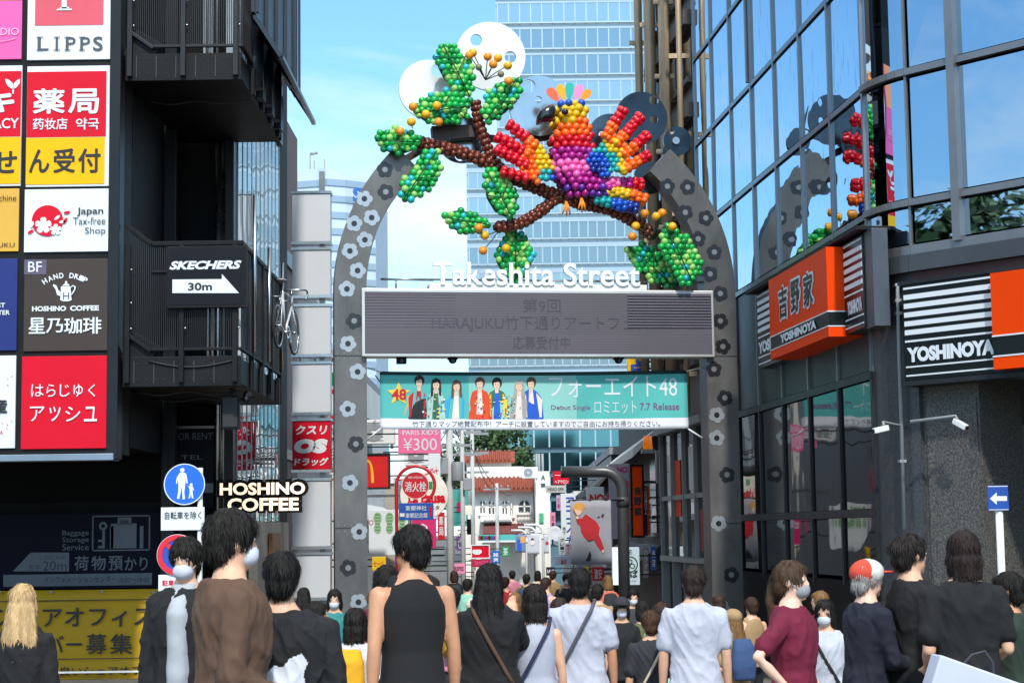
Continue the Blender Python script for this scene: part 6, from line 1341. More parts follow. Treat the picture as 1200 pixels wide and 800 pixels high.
# a few upright pots and crates at the arch foot
T = Thing('shrub_planter', 'low green shrub in a planter at the street end', 'planter', (W(597, 655, 76).x, 76, gz(76)))
b = MB(); b.box(-.9, .9, -.4, .4, 0, .5); b.build('box', mat('planter_wood', '#6a5544', .8), T, bevel=.01)
b = MB(); g = random.Random(2)
for i in range(700):
    p = Vector((g.gauss(0, .5), g.gauss(0, .25), .5 + abs(g.gauss(0, .55)))); u = Vector((g.gauss(0, 1), g.gauss(0, 1), g.gauss(0, 1))).normalized() * .07; w = u.cross(Vector((g.gauss(0, 1), g.gauss(0, 1), g.gauss(0, 1)))).normalized() * .05; b.add([p - u, p + w, p + u, p - w], [(0, 1, 2, 3)], g.randrange(2))
b.build('foliage', [leaf_mid, leaf_dark], T, fix=False)

# ------------------------------------------------------------------ more of the small signs and units that crowd both sides
pal = {k: mat('small_' + k, h, .55, 0, .06, 2, spec=.25) for k, h in dict(red='#c21b2b', pink='#e58bb0', blue='#2b62b8', green='#2e8c55', yellow='#e2b920', white='#e4e6e6', black='#222326', orange='#e0701f', purple='#7a4a98', cream='#e8dfc4').items()}
SM = [((436, 652, 452, 668), 37, 'yellow', 'セール', 'small yellow sale board low by the steel pillar'), ((469, 628, 481, 652), 44, 'orange', '服', 'small orange clothes sign under the green footprints'), ((513, 600, 521, 632), 47, 'red', '薬局', 'upright red pharmacy sign on the thick pole side'),
      ((521, 640, 533, 655), 52, 'white', '靴', 'small white shoe sign by the utility poles'), ((535, 628, 545, 645), 60, 'purple', '占い', 'small purple fortune sign under the teal hanging sign'), ((528, 660, 545, 672), 50, 'pink', 'CREPES', 'pink crepes board low by the poles'), ((556, 668, 572, 678), 62, 'cream', 'CAFE', 'cream cafe board below the crimson board'),
      ((576, 645, 586, 660), 72, 'blue', '雑貨', 'small blue goods sign beyond the slim pole'), ((588, 640, 597, 652), 78, 'green', '茶', 'small green tea sign near the far shrub'), ((645, 600, 651, 622), 60, 'pink', '古着', 'slim pink sign with two characters on the quilted shop'),
      ((676, 664, 690, 676), 44, 'yellow', '特価', 'small yellow bargain board under the grey hanging poster'), ((694, 664, 708, 680), 43, 'red', '激安', 'small red bargain board under the grey hanging poster'), ((757, 586, 764, 612), 38.3, 'white', '居酒屋', 'slim white pub sign beside the orange column sign'), ((763, 640, 769, 668), 37.6, 'blue', '美容', 'slim blue salon sign beside the dusty pink sign'),
      ((706, 600, 713, 622), 41, 'green', '抹茶', 'slim green tea sign peeping beside the pipe pole'), ((640, 664, 650, 674), 56, 'black', 'SALE', 'small black sale board at the foot of the quilted shop')]
for r, Y, c_, tx, lb in SM:
    x0, y0, x1, y1 = r; w_, h_ = x1 - x0, y1 - y0; up = h_ > w_ * 1.4 and len(tx) > 1; tm = sign_white if c_ in ('red', 'blue', 'green', 'purple', 'black', 'orange') else sign_red if c_ == 'yellow' else ink
    q = (x0 + w_ * .18, y0 + h_ * .12, x1 - w_ * .18, y1 - h_ * .12) if (up or len(tx) < 3) else (x0 + w_ * .1, y0 + h_ * .3, x1 - w_ * .1, y1 - h_ * .3)
    shop_sign(lb, r, Y, pal[c_], (), [(tx, q, tm, dict(bold=.03, v=1) if up else dict(bold=.02))], br=-.9 if x0 < 600 else .7, group='small signs down the street')
def ac_unit(lb, px, py, Y):
    w = W(px, py, Y); T = Thing('air_conditioner', lb, 'air conditioner', w, 0, 'air conditioner units on the shops'); b = MB(); b.box(-.4, .4, 0, .3, 0, .55); b.build('case', white_paint, T, bevel=.015); b = MB(); b.ring(-.08, .28, .05, .22, -.012, -.002, 0, 24)
    for k in range(6): b.box(-.3, .14, -.014, -.004, .08 + k * .08, .09 + k * .08)
    b.build('grille', grey_paint, T); b = MB(); b.box(-.35, -.3, 0, .3, -.1, -.003); b.box(.3, .35, 0, .3, -.1, -.003); b.build('bracket', steel_grey, T)
ac_unit('white air conditioner unit on the grey building above the burger sign', 442, 520, 41); ac_unit('white air conditioner unit high on the white building by the price sign', 491, 545, 49); ac_unit('white air conditioner unit on the roof of the beige shop row', 511, 590, 60); ac_unit('white air conditioner unit on the white office roof', 621, 560, 90)
# ------------------------------------------------------------------ people
SKIN = {k: mat('skin_' + k, h, .5, 0, .08, 14, sss=.08) for k, h in dict(light='#d9a98c', mid='#c48f6e', tan='#a8714f', pale='#e3b8a2').items()}
def cloth(h, rough=.85): return mat('cloth' + h, h, rough, 0, .10, 9, .25, bsc=220)
def hairm(h): return mat('hair' + h, h, .62, 0, .35, 26, .6, bsc=80, spec=.3, stretch=(1, 1, .12))
lip_m = mat('lip', '#a85e55', .5); eye_w = mat('eye_white', '#d8d4cf', .3); eye_d = mat('eye_dark', '#1c1412', .2)
mask_w = mat('mask_white', '#c6cad4', .8, 0, .04, 9)
def solid(b, vox, amp=0., freq=9., seed=0, squash=1., sm=4):
    """melts overlapping shapes into one continuous surface, then folds it a little"""
    me = bpy.data.meshes.new('solid'); me.from_pydata([tuple(p) for p in b.v], [], b.f)
    bb = bmesh.new(); bb.from_mesh(me); bmesh.ops.recalc_face_normals(bb, faces=bb.faces); bb.to_mesh(me); bb.free()
    o = bpy.data.objects.new('solid', me); COL.objects.link(o)
    md = o.modifiers.new('r', 'REMESH'); md.mode = 'VOXEL'; md.voxel_size = vox; md.use_smooth_shade = True
    ms = o.modifiers.new('s', 'SMOOTH'); ms.factor = .5; ms.iterations = sm
    r = bpy.data.meshes.new_from_object(o.evaluated_get(bpy.context.evaluated_depsgraph_get()))
    bpy.data.objects.remove(o); bpy.data.meshes.remove(me)
    vs = [v.co.copy() for v in r.vertices]
    if amp:
        ns = [v.normal.copy() for v in r.vertices]; of = Vector((seed * 3.1, seed * 1.7, seed * .9))
        for i, (p, n) in enumerate(zip(vs, ns)):
            q = Vector((p.x * freq, p.y * freq, p.z * freq * squash)) + of; vs[i] = p + n * amp * (noise.noise(q) + .5 * noise.noise(q * 2.3))
    fs = [tuple(p.vertices) for p in r.polygons]; bpy.data.meshes.remove(r); return vs, fs
def wrinkle(vf, s, seed):
    """pulls cloth into long soft creases that hang and twist"""
    vs, fs = vf; me = bpy.data.meshes.new('w'); me.from_pydata(vs, [], fs); of = Vector((seed * 2.3, seed * .7, seed)); o_ = []
    for v in me.vertices:
        p = v.co / s; q = Vector((p.x * 9 + p.z * 5, p.y * 9, p.z * 3.6 - abs(p.x) * 5)) + of; k = 1 - abs(noise.noise(q)) * 2; k2 = 1 - abs(noise.noise(q * 1.7 + of)) * 2
        o_.append(v.co + v.normal * s * (.012 * max(k, 0) ** 3 + .006 * max(k2, 0) ** 3 - .003))
    bpy.data.meshes.remove(me); return o_, fs
def strands(b, vf, s, n, seed, droop=.056):
    """loose locks lying over the hair, so that its outline and sheen break up"""
    vs, fs = vf; me = bpy.data.meshes.new('w'); me.from_pydata(vs, [], fs); g_ = random.Random(seed); k_ = len(me.vertices)
    for i in range(n):
        v = me.vertices[g_.randrange(k_)]; nn = v.normal; dn = Vector((g_.uniform(-.28, .28), g_.uniform(-.28, .28), -1.0)); t_ = (dn - nn * dn.dot(nn)); 
        if t_.length < .05: t_ = Vector((g_.uniform(-1, 1), g_.uniform(-1, 1), 0)) - nn * .1
        t_.normalize(); w = t_.cross(nn).normalized() * s * g_.uniform(.0015, .0034); L_ = s * g_.uniform(.5, 1.1) * droop; p0 = v.co - nn * s * .003; p1 = v.co + t_ * L_ * .5 + nn * s * g_.uniform(.001, .005); p2 = v.co + t_ * L_ + nn * s * g_.uniform(-.007, .004) - Vector((0, 0, s * .008))
        b.add([p0 - w, p0 + w, p1 + w, p1 - w, p2], [(0, 1, 2, 3), (3, 2, 4)], 0, True)
    bpy.data.meshes.remove(me)
def mesh_child(name, vf, m, T, extra=None):
    b = MB(); b.add(vf[0], vf[1], 0, True)
    mats = [m]
    if extra:
        for (vs, fs, mm) in extra: mats.append(mm); b.add(vs, fs, len(mats) - 1, True)
    return b.build(name, mats, T, fix=False)
def loft(b, rings, n=22, sq=2.3):
    o = len(b.v); vs = []
    for (cx, cy, cz, rx, ry) in rings:
        for i in range(n):
            t_ = 2 * math.pi * i / n; c, s_ = math.cos(t_), math.sin(t_); vs.append((cx + rx * math.copysign(abs(c) ** (2 / sq), c), cy + ry * math.copysign(abs(s_) ** (2 / sq), s_), cz))
    fs = [(k * n + i, k * n + (i + 1) % n, (k + 1) * n + (i + 1) % n, (k + 1) * n + i) for k in range(len(rings) - 1) for i in range(n)]
    fs += [tuple(range(n - 1, -1, -1)), tuple(range((len(rings) - 1) * n, len(rings) * n))]; b.add(vs, fs)
def limb(b, pts, rs):
    b.tube(pts, rs, 12)
    for p, r in zip(pts, rs): b.ball(p, r * .99, 0, 2)
ARM = dict(down=((.16, .02, -1), (.05, .18, -1)), bent=((.14, -.1, -1), (-.25, .75, -.35)), phone=((.1, .45, -.55), (-.25, .35, .85)), akimbo=((.75, -.35, -.75), (-.5, .55, -.75)), forward=((.1, .3, -1), (-.15, 1, -.1)), back=((.12, -.2, -1), (.05, .05, -1)))
def person(label, px, top, Y, yaw, top_kind, top_col, bot='pants', bot_col='#23252b', hair='short', hair_col='#17130f', skin='light', arms=('down', 'down'), fem=False, mask=False, strap=None, cap=None, bag=None, step=.12, group=None, vox=1., turn=0., lean=0., inner=None, print_=None, wide=1.):
    w = W(px, top, Y); base = gz(Y); H = w.z - base; s = H / 1.702; T = Thing('person', label, 'person', (w.x, Y, base), rad(yaw), group)
    sh = (.148 if fem else .170) * wide; hipx = (.165 if fem else .155) * wide; wz = (.118 if fem else .140) * wide; ch = (.145 if fem else .168) * wide
    tors = [(0, 0, .80, hipx * .9, .105), (0, -.005, .90, hipx, .118), (0, 0, 1.05, wz, .10), (0, .005, 1.18, ch * .96, .115), (0, 0, 1.28, ch * 1.02, .118), (0, -.005, 1.345, ch * 1.0, .104), (0, -.01, 1.392, ch * .76, .088), (0, -.012, 1.432, .09, .07), (0, -.01, 1.468, .064, .062)]
    S3 = lambda p: Vector((p[0] * s, (p[1] + lean * max(0, p[2] - .9)) * s, p[2] * s))
    def sc_b(b): b.v = [tuple(S3(p)) for p in b.v]; return b
    hz = 1.578; ca, sa = math.cos(rad(turn)), math.sin(rad(turn))
    def hd(p): return (p[0] * ca - p[1] * sa, p[0] * sa + p[1] * ca, p[2])
    def head_part(b, f):
        q = MB(); f(q); b.add([hd(p) for p in q.v], q.f, 0, True)
    # joints
    J = []
    for sg, kind in ((-1, arms[0]), (1, arms[1])):
        u, f = ARM[kind] if isinstance(kind, str) else kind; u = Vector((u[0] * sg, u[1], u[2])).normalized(); f = Vector((f[0] * sg, f[1], f[2])).normalized()
        a = Vector((sg * sh, -.005, 1.345)); e = a + u * .285; h = e + f * .245; J.append((sg, a, e, h, f))
    L_ = []
    for sg in (-1, 1):
        k = sg * step; hp = Vector((sg * .088, 0, .88)); kn = Vector((sg * .092, k * .9, .47)); an = Vector((sg * .092, k * 1.3 - (.06 if k < 0 else 0), .085 if k > 0 else .10)); L_.append((hp, kn, an))
    b = MB(); loft(b, tors); limb(b, [(0, -.012, 1.42), (0, -.004, 1.48), (0, .006, 1.53)], [.064, .056, .054])
    head_part(b, lambda q: (q.ball((0, .0, hz + .02), (.073, .092, .098), 0, 3), q.ball((0, .022, hz - .045), (.058, .068, .066), 0, 3), q.ball((0, .092, hz - .018), (.012, .02, .022), 0, 2), q.ball((-.074, -.005, hz - .005), (.01, .02, .03), 0, 2), q.ball((.074, -.005, hz - .005), (.01, .02, .03), 0, 2), q.ball((0, .075, hz - .062), (.026, .016, .012), 0, 2), q.ball((0, .075, hz - .095), (.022, .016, .014), 0, 2)))
    af = .86 if fem else 1
    for sg, a, e, h, f in J:
        limb(b, [a, a.lerp(e, .5), e, e.lerp(h, .35), h], [.052 * af, .046 * af, .038 * af, .039 * af, .026 * af])
        sd_ = Vector((0, 0, 1)).cross(f); sd_ = sd_.normalized() if sd_.length > .1 else Vector((0, 1, 0)); nrm = f.cross(sd_).normalized()
        if f.z < -.6: sd_, nrm = Vector((0, 1, 0)), Vector((-sg, 0, 0))
        pm = h + f * .05; limb(b, [h, pm + f * .03], [.027, .034])
        for i, (o_, ln) in enumerate(((-.027, .065), (-.009, .075), (.009, .072), (.026, .056))):
            p0 = pm + f * .03 + sd_ * o_; p1 = p0 + f * ln * .55 + nrm * .008; p2 = p1 + f * ln * .4 + nrm * .024; b.tube([p0, p1, p2], [.0095, .009, .007], 7)
        b.tube([h + f * .03, h + f * .06 + sd_ * .04, h + f * .1 + sd_ * .05 + nrm * .012], [.013, .011, .009], 7)
    for hp, kn, an in L_:
        limb(b, [hp, kn, kn.lerp(an, .35), an], [.085, .056, .055, .036]); limb(b, [an + Vector((0, -.02, -.045)), an + Vector((0, .1, -.055)), an + Vector((0, .16, -.058))], [.036, .036, .026])
    sc_b(b); body = solid(b, .0115 * s * vox, sm=3)
    ex = []
    def feat(c, r, m_): q = MB(); q.ball(hd(c), r, 0, 2); sc_b(q); ex.append((q.v, q.f, m_))
    for sg in (-1, 1): feat((sg * .03, .079, hz + .012), (.012, .009, .007), eye_w); feat((sg * .03, .086, hz + .012), (.006, .004, .006), eye_d)
    feat((0, .089, hz - .062), (.02, .006, .006), lip_m)
    mesh_child('body', body, SKIN[skin], T, ex)
    # trousers or skirt
    b = MB()
    if bot == 'skirt': loft(b, [(0, 0, .45, .27, .22), (0, 0, .7, .22, .17), (0, 0, .92, hipx + .03, .135), (0, 0, 1.04, wz + .02, .115)])
    else:
        loft(b, [(0, 0, .78, hipx + .008, .115), (0, -.005, .9, hipx + .008, .122), (0, 0, .99, wz + .004, .104)])
        for hp, kn, an in L_:
            if bot == 'shorts': limb(b, [hp, kn.lerp(hp, .1)], [.105, .09])
            else: limb(b, [hp, kn, an + Vector((0, 0, .02))], [.098, .072, .066])
    sc_b(b); mesh_child('trousers' if bot != 'skirt' else 'skirt', solid(b, .016 * s * vox, .010 * s, 8 / s, 5), cloth(bot_col), T)
    # shoes
    for hp, kn, an in L_:
        b = MB(); limb(b, [an + Vector((0, -.03, -.045)), an + Vector((0, .1, -.055)), an + Vector((0, .17, -.06))], [.046, .046, .034]); b.v = [(p[0], p[1], max(p[2], .006)) for p in b.v]; sc_b(b); mesh_child('shoe', solid(b, .016 * s * vox), cloth('#2c2b2d'), T)
    # shirt
    g_ = .016 if top_kind in ('tee', 'tank', 'long') else .032; hem = .80 if top_kind not in ('jacket', 'dress') else (.70 if top_kind == 'jacket' else .5)
    rings = [(cx, cy, cz, rx + g_, ry + g_) for (cx, cy, cz, rx, ry) in tors if cz > hem + .02]
    rings = [(0, 0, hem, (hipx + .05 if top_kind != 'dress' else .24) , .16 if top_kind != 'dress' else .19)] + rings[:-1]
    if top_kind == 'tee' and not fem: rings = [(a_, b_, c_, max(d_, ch * .95), e_) if c_ < 1.2 else (a_, b_, c_, d_, e_) for a_, b_, c_, d_, e_ in rings]
    b = MB(); 
    if top_kind == 'tank': rings = [(a_, b_, c_, d_ * (.5 if c_ > 1.41 else .86 if c_ > 1.36 else .84 if c_ > 1.3 else .92 if c_ > 1.25 else .98), e_) for a_, b_, c_, d_, e_ in rings]
    loft(b, rings)
    for sg, a, e, h, f in J:
        if top_kind == 'tank': limb(b, [Vector((sg * .08, -.02, 1.27)), Vector((sg * .085, -.02, 1.35)), Vector((sg * .092, -.012, 1.412))], [.07, .06, .042])
        elif top_kind in ('tee', 'dress'): limb(b, [a + Vector((-sg * .03, 0, 0)), a, a.lerp(e, .72)], [.064, .066 * af, .066 * af])
        else: limb(b, [a + Vector((-sg * .03, 0, 0)), a, e, e.lerp(h, .88)], [.064, .068 * af, .060 * af, .046 * af])
    sc_b(b); shv = solid(b, .0125 * s * vox, .003 * s, 4 / s, px * .01, .6) if top_kind == 'tank' else wrinkle(solid(b, (.0065 if print_ else .0135) * s * vox, .006 * s, 5 / s, px * .01, .6), s, px * .013)
    ex = []
    shirt = mesh_child({'jacket': 'jacket', 'dress': 'dress'}.get(top_kind, 'shirt'), shv, cloth(top_col), T)
    if print_:
        shirt.data.materials.append(cloth('#d9dde6'))
        for p in shirt.data.polygons:
            c_ = p.center / s
            if c_.y < -.02 and inside((c_.x, c_.z), print_): p.material_index = 1
    if inner:                                     # the strip of shirt that shows in an open jacket, or the collar at the nape
        b = MB(); loft(b, [(0, .06, .86, .075, .135), (0, .062, 1.1, .07, .128), (0, .06, 1.3, .075, .13), (0, .015, 1.42, .075, .085), (0, -.012, 1.462, .07, .068)], 16); sc_b(b); mesh_child('undershirt', solid(b, .016 * s * vox, .006 * s, 9 / s, 2), cloth(inner), T)
    # hair
    hm = hairm(hair_col); b = MB()
    if hair != 'none':
        def hh(q):
            q.ball((0, -.014, hz + .035), (.086, .104, .096), 0, 3); q.ball((0, .058, hz + .072), (.062, .036, .03), 0, 2); q.ball((0, -.05, hz - .02), (.074, .066, .07), 0, 2)
            if hair in ('bob', 'long'): [q.ball((sg * .07, -.01, hz - .04), (.026, .05, .09), 0, 2) for sg in (-1, 1)]
            if hair == 'full': q.ball((0, -.012, hz + .042), (.092, .108, .098), 0, 3); q.ball((0, .06, hz + .055), (.075, .045, .04), 0, 2)
            if hair == 'bun': q.ball((0, -.105, hz + .04), (.045, .045, .045), 0, 2)
        head_part(b, hh)
        if hair == 'long': loft(b, [(0, -.085, hz - .34, .085, .028), (0, -.095, hz - .22, .11, .04), (0, -.075, hz - .1, .1, .055), (0, -.05, hz, .085, .07)], 16)
        if hair == 'bob': loft(b, [(0, -.05, hz - .13, .085, .06), (0, -.04, hz - .02, .09, .075)], 16)
        if hair == 'pony': loft(b, [(0, -.12, hz - .26, .018, .018), (0, -.14, hz - .12, .034, .03), (0, -.11, hz + .03, .03, .03)], 10)
        sc_b(b); hv = solid(b, .011 * s * vox, .009 * s, 34 / s, 1, .16, sm=2); b = MB(); strands(b, hv, s, int((1500 if hair == 'long' else 1100) / vox ** 2), int(px)); mesh_child('hair', hv, hm, T, [(b.v, b.f, hm)])
    if mask:
        b = MB(); head_part(b, lambda q: (q.ball((0, .05, hz - .055), (.058, .062, .05), 0, 3), q.ball((0, .085, hz - .04), (.03, .03, .03), 0, 2))); b.v = [p for p in b.v]; sc_b(b); v_ = solid(b, .011 * s * vox); mesh_child('face_mask', v_, mask_w if mask is True else mask, T)
        b = MB()
        for sg in (-1, 1): p0, p1 = hd((sg * .055, .05, hz - .04)), hd((sg * .078, -.005, hz + .0)); b.tube([p0, p1], .0025, 5)
        sc_b(b); b.build('ear_loop', mask_w, T)
    if cap:
        b = MB(); head_part(b, lambda q: (q.ball((0, -.012, hz + .05), (.1, .119, .09), 0, 3),)); sc_b(b); v_ = solid(b, .012 * s * vox); o = mesh_child('cap', v_, cloth(cap[0]), T); o.data.materials.append(cloth(cap[1]))
        for p in o.data.polygons:
            c = p.center; 
            if (c.y * ca - c.x * sa) > .012: p.material_index = 1
        b = MB(); head_part(b, lambda q: q.ball((0, .125, hz + .052), (.075, .075, .01), 0, 3)); sc_b(b); b.build('visor', cloth(cap[0]), o)
    if strap:
        col, sx = strap; b = MB(); loop = []
        for front in (-1, 1):
            seg = []
            for i in range(13):
                t_ = i / 12; x = sx * (.11 - .27 * t_); z = 1.44 - .50 * t_; rr = [r for r in tors if r[2] <= z][-1]; k = max(.12, 1 - (x / (max(rr[3], abs(x) + .01) + .03)) ** 2); seg.append((x * (1 if k > .13 else .95), front * (.105 + .05) * k ** .5 if i > 0 else front * .03, z + (.02 if i == 0 else 0)))
            loop += seg if front < 0 else seg[::-1]
        b.tube(loop + [loop[0]], .014, 6); sc_b(b); b.build('bag_strap', cloth(col), T)
    if bag:
        kind, col, sg = bag
        if kind == 'backpack':
            b = MB(); loft(b, [(0, -.2, .95, .13, .06), (0, -.21, 1.1, .15, .085), (0, -.2, 1.3, .14, .08), (0, -.18, 1.4, .1, .05)]); sc_b(b); mesh_child('backpack', solid(b, .016 * s * vox, .008 * s, 9 / s, 2), cloth(col), T)
    T.s = s; T.J = [(S3(h), f) for sg, a, e, h, f in J]; return T
def held_bag(T, hand, name, label, cat, col, w, h, d, yaw=0, tilt=0, logo=None):
    p = T.M @ T.J[hand][0]; q = p + Vector((0, 0, -.10)); B = Thing(name, label, cat, (q.x, q.y, q.z - h - .1), rad(yaw)); B.root.rotation_euler[1] = rad(tilt)
    b = MB(); b.add([(-w / 2, -d / 2, 0), (w / 2, -d / 2, 0), (w / 2, d / 2, 0), (-w / 2, d / 2, 0), (-w * .48, -d * .3, h), (w * .48, -d * .3, h), (w * .48, d * .3, h), (-w * .48, d * .3, h)], [(0, 1, 5, 4), (1, 2, 6, 5), (2, 3, 7, 6), (3, 0, 4, 7), (3, 2, 1, 0), (4, 5, 6, 7)]); b.build('body', col, B, bevel=.006)
    b = MB()
    for y in (-d * .3, d * .3): b.tube([(-w * .2, y, h - .01), (-w * .15, y * .6, h + .1), (0, 0, h + .13), (w * .15, y * .6, h + .1), (w * .2, y, h - .01)], .006, 6)
    b.build('handle', col, B)
    if logo: b = MB(); b.rect(-w * .14, w * .14, h * .42, h * .5, -d * .41 - .004); b.build('emblem', mat('logo_grey', '#a9b0bd', .6), B)
    return B
# near people, each as the photograph shows them
person('woman with long blonde hair in a black top by the yellow banner', 27, 684, 10.3, 6, 'long', '#18181a', hair='long', hair_col='#c2a375', skin='pale', fem=True, arms=('down', 'bent'))
person('man in a black jacket over a grey shirt wearing a white mask', 218, 631, 10.4, 172, 'jacket', '#141517', inner='#a6aab0', hair='full', mask=True, arms=('down', 'down'), wide=.92)
person('tall man in a long brown jacket and white mask walking sideways', 272, 599, 7.9, -72, 'jacket', '#5b4334', hair='full', mask=True, arms=('down', 'bent'), turn=8)
person('man in a black jacket with a white map-like print on its back', 330, 646, 8.2, 2, 'jacket', '#17181b', inner='#d8dce2', hair='short', hair_col='#0f0d0c', print_=[(-.10, 1.06), (-.13, 1.12), (-.12, 1.18), (-.05, 1.17), (-.02, 1.20), (.02, 1.19), (.05, 1.23), (.10, 1.25), (.13, 1.21), (.11, 1.16), (.12, 1.10), (.08, 1.07), (.10, 1.02), (.04, 1.0), (.0, 1.03), (-.04, .99), (-.08, 1.0)], wide=1.12)
person('man in a black tank top with bare arms under the arch', 482, 617, 10.2, 14, 'tank', '#121214', hair='full', hair_col='#14110f', skin='mid', arms=('back', 'down'), turn=40, wide=1.05)
person('person in a maroon top with dark hair partly behind the tank top man', 452, 662, 11.6, 10, 'tee', '#5e1a2e', hair='bob', skin='light', fem=True)
person('small woman in a white sleeved top with a yellow backpack', 417, 712, 11.0, -15, 'tee', '#d3d7dd', hair='bob', fem=True, bag=('backpack', '#dfa51c', 1), bot_col='#385b80')
person('woman in a black dress with long black hair and a strap raising one hand', 573, 660, 11.0, -6, 'dress', '#121214', bot='skirt', bot_col='#121214', hair='long', hair_col='#14100f', fem=True, arms=('down', 'phone'), strap=('#57402f', -1), wide=1.12)
person('short-haired woman in a white sleeveless top with a thin navy strap', 626, 684, 11.2, 4, 'tank', '#b0b4c4', hair='bob', hair_col='#1a1512', fem=True, strap=('#2c3150', 1), bot_col='#c6cad8')
person('man in a white sleeveless shirt with a grey strap across his back', 679, 665, 12.4, -4, 'tee', '#b4b7c6', hair='short', hair_col='#12100f', skin='mid', strap=('#55555f', 1), wide=1.1, bot_col='#c9ccd6')
person('man in a plain white short-sleeved shirt with dark brown hair', 812, 664, 12.2, -3, 'tee', '#b8bbca', hair='full', hair_col='#2b201b', wide=1.08, bot_col='#3a3d46')
person('woman in a maroon shirt and grey mask with one hand on her hip', 927, 657, 10.2, -118, 'tee', '#6b1030', hair='pony', hair_col='#4a3626', skin='pale', fem=True, mask=mat('mask_grey', '#8d8f94', .8), arms=('akimbo', 'akimbo'), wide=1.15, turn=6)
person('woman in a white jacket and white mask behind the maroon shirt', 966, 702, 12.2, 160, 'jacket', '#bcc0cb', hair='bob', hair_col='#1b1715', fem=True, mask=True, strap=('#1d1e22', 1))
oldm = person('older man in a navy shirt and a red and white cap', 1010, 657, 10.9, -70, 'long', '#171c2b', cap=('#cf4a36', '#d8d6d0'), hair='short', hair_col='#9a9894', skin='pale', arms=('forward', 'forward'), lean=.06)
person('woman in black with tied dark hair seen from the side', 1066, 626, 10.9, -70, 'tee', '#141416', hair='bun', hair_col='#1d1613', skin='light', fem=True, bot_col='#8c8a86')
tallm = person('tall person in a black shirt with long dark hair beside the arrow sign', 1127, 622, 10.2, 8, 'tee', '#111113', hair='bob', hair_col='#241815', arms=('bent', 'bent'), wide=1.08)
person('man in a dark green shirt raising a phone beside the arrow sign', 1180, 670, 10.6, 62, 'tee', '#26352b', hair='short', hair_col='#15110f', arms=('phone', 'phone'), skin='mid')
person('young man in a dark grey shirt half hidden behind the white shirt', 762, 716, 12.6, 10, 'tee', '#2f3038', hair='full', hair_col='#4a3020', strap=('#c9bda6', 1))
person('woman in a pale pink shirt walking out between the white shirts', 655, 700, 13.4, 5, 'tee', '#caa3ae', hair='long', hair_col='#33241d', fem=True)
ybag = held_bag(oldm, 0, 'plastic_bag', 'yellow plastic shopping bag carried by the man in the cap', 'bag', mat('bag_yellow', '#e0b215', .4), .3, .36, .1, -20)
wb = Thing('paper_bag', 'large white paper carrier bag tilted in the hand of the tall person in black', 'bag', W(1122, 846, 9.6), rad(8)); wb.root.rotation_euler[1] = rad(20)
b = MB(); b.box(-.22, .30, -.07, .07, 0, .30); b.build('body', mat('bag_white', '#bcc1d4', .6, 0, .04, 3), wb, bevel=.01)
b = MB(); b.rect(.0, .09, .10, .13, -.075); b.build('emblem', mat('logo_grey', '#a9b0bd', .6), wb)
b = MB(); b.tube([(-.08, 0, .26), (-.03, 0, .36), (.03, 0, .40), (.09, 0, .36), (.13, 0, .26)], .007, 6); b.build('handle', mat('bag_cord', '#33363d', .7), wb)
ph = Thing('phone', 'black phone held up by the man in the dark green shirt', 'phone', W(1146, 722, 10.3), rad(30)); b = MB(); b.box(-.037, .037, -.004, .004, 0, .15); b.build('case', black_deep, ph, bevel=.004); b = MB(); b.rect(-.033, .033, .008, .142, -.006); b.build('screen', mat('phone_glass', '#2d3340', .1), ph)
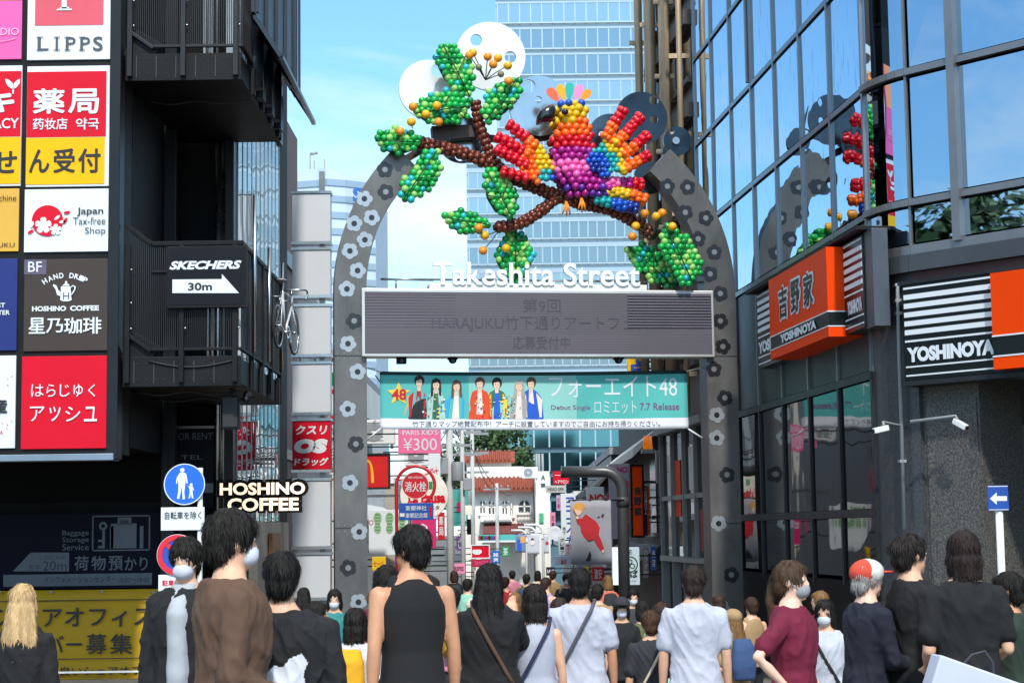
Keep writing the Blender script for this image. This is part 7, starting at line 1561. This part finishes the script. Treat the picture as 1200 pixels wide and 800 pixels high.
# the crowd farther down the street
cols = [('mint', '#8fc7b0'), ('rust', '#a3512f'), ('cream', '#d9cdb4'), ('sky blue', '#7fa8d0'), ('charcoal', '#33353a'), ('lilac', '#a894c0'), ('white', '#b6b9c4'), ('olive', '#5c6038'), ('coral', '#d5705c'), ('navy', '#1c2746'), ('mustard', '#bd942e'), ('grey', '#8a8d92'), ('black', '#17181a'), ('rose', '#c77f93'), ('teal', '#2e7d7b'), ('tan', '#a3855f'), ('red', '#a8202c'), ('pale yellow', '#ded39a')]
g = random.Random(21); used = set()
spots = [(440, 692, 15), (508, 676, 20), (530, 690, 16), (548, 678, 26), (560, 700, 14), (592, 676, 31), (604, 694, 17), (617, 672, 36), (640, 676, 24), (648, 668, 44), (664, 672, 32), (700, 684, 19), (712, 674, 27), (728, 700, 15), (742, 690, 19), (752, 704, 16), (776, 706, 14.5), (532, 668, 40), (574, 670, 48), (600, 668, 52), (630, 668, 50), (686, 674, 38), (858, 714, 14), (880, 700, 17), (960, 692, 16.5), (1042, 702, 14), (1098, 700, 13.5), (372, 704, 13.5), (392, 690, 16.5), (356, 688, 18.5), (246, 700, 13.2), (498, 700, 13.6), (843, 696, 18)]
for i, (px, top, Y) in enumerate(spots):
    while True:
        cn, chx = g.choice(cols); hs, hn = g.choice((('short', 'short'), ('bob', 'bobbed'), ('long', 'long'), ('full', 'thick'))); hc, hcn = g.choice((('#17120f', 'black'), ('#3a271c', 'brown'), ('#7a5a36', 'light brown')))
        if (cn, hn, hcn) not in used: used.add((cn, hn, hcn)); break
    kind = g.choice(('tee', 'tee', 'long', 'tank')); kn = dict(tee='short-sleeved', long='long-sleeved', tank='sleeveless')[kind]; face = 180 if g.random() < .25 else g.choice((g.uniform(-25, 25), g.uniform(-25, 25), g.uniform(-80, 80)))
    person(f'person in a {cn} {kn} top with {hn} {hcn} hair in the crowd', px, top, Y, face, kind, chx, hair=hs, hair_col=hc, fem=hs in ('bob', 'long'), bot_col=g.choice(('#23252b', '#3d4a63', '#777468')), mask=face == 180, cap=(chx, '#2c2d31') if i % 9 == 4 else None, bag=('backpack', g.choice(('#2a2d33', '#7a5a3a', '#38507a')), 1) if i % 5 == 2 else None, arms=(g.choice(('down', 'bent', 'back')), 'phone' if i % 7 == 3 else g.choice(('down', 'bent', 'back'))), step=g.uniform(-.15, .15), group='people in the crowd down the street', vox=1.5 if Y < 20 else 2.2)
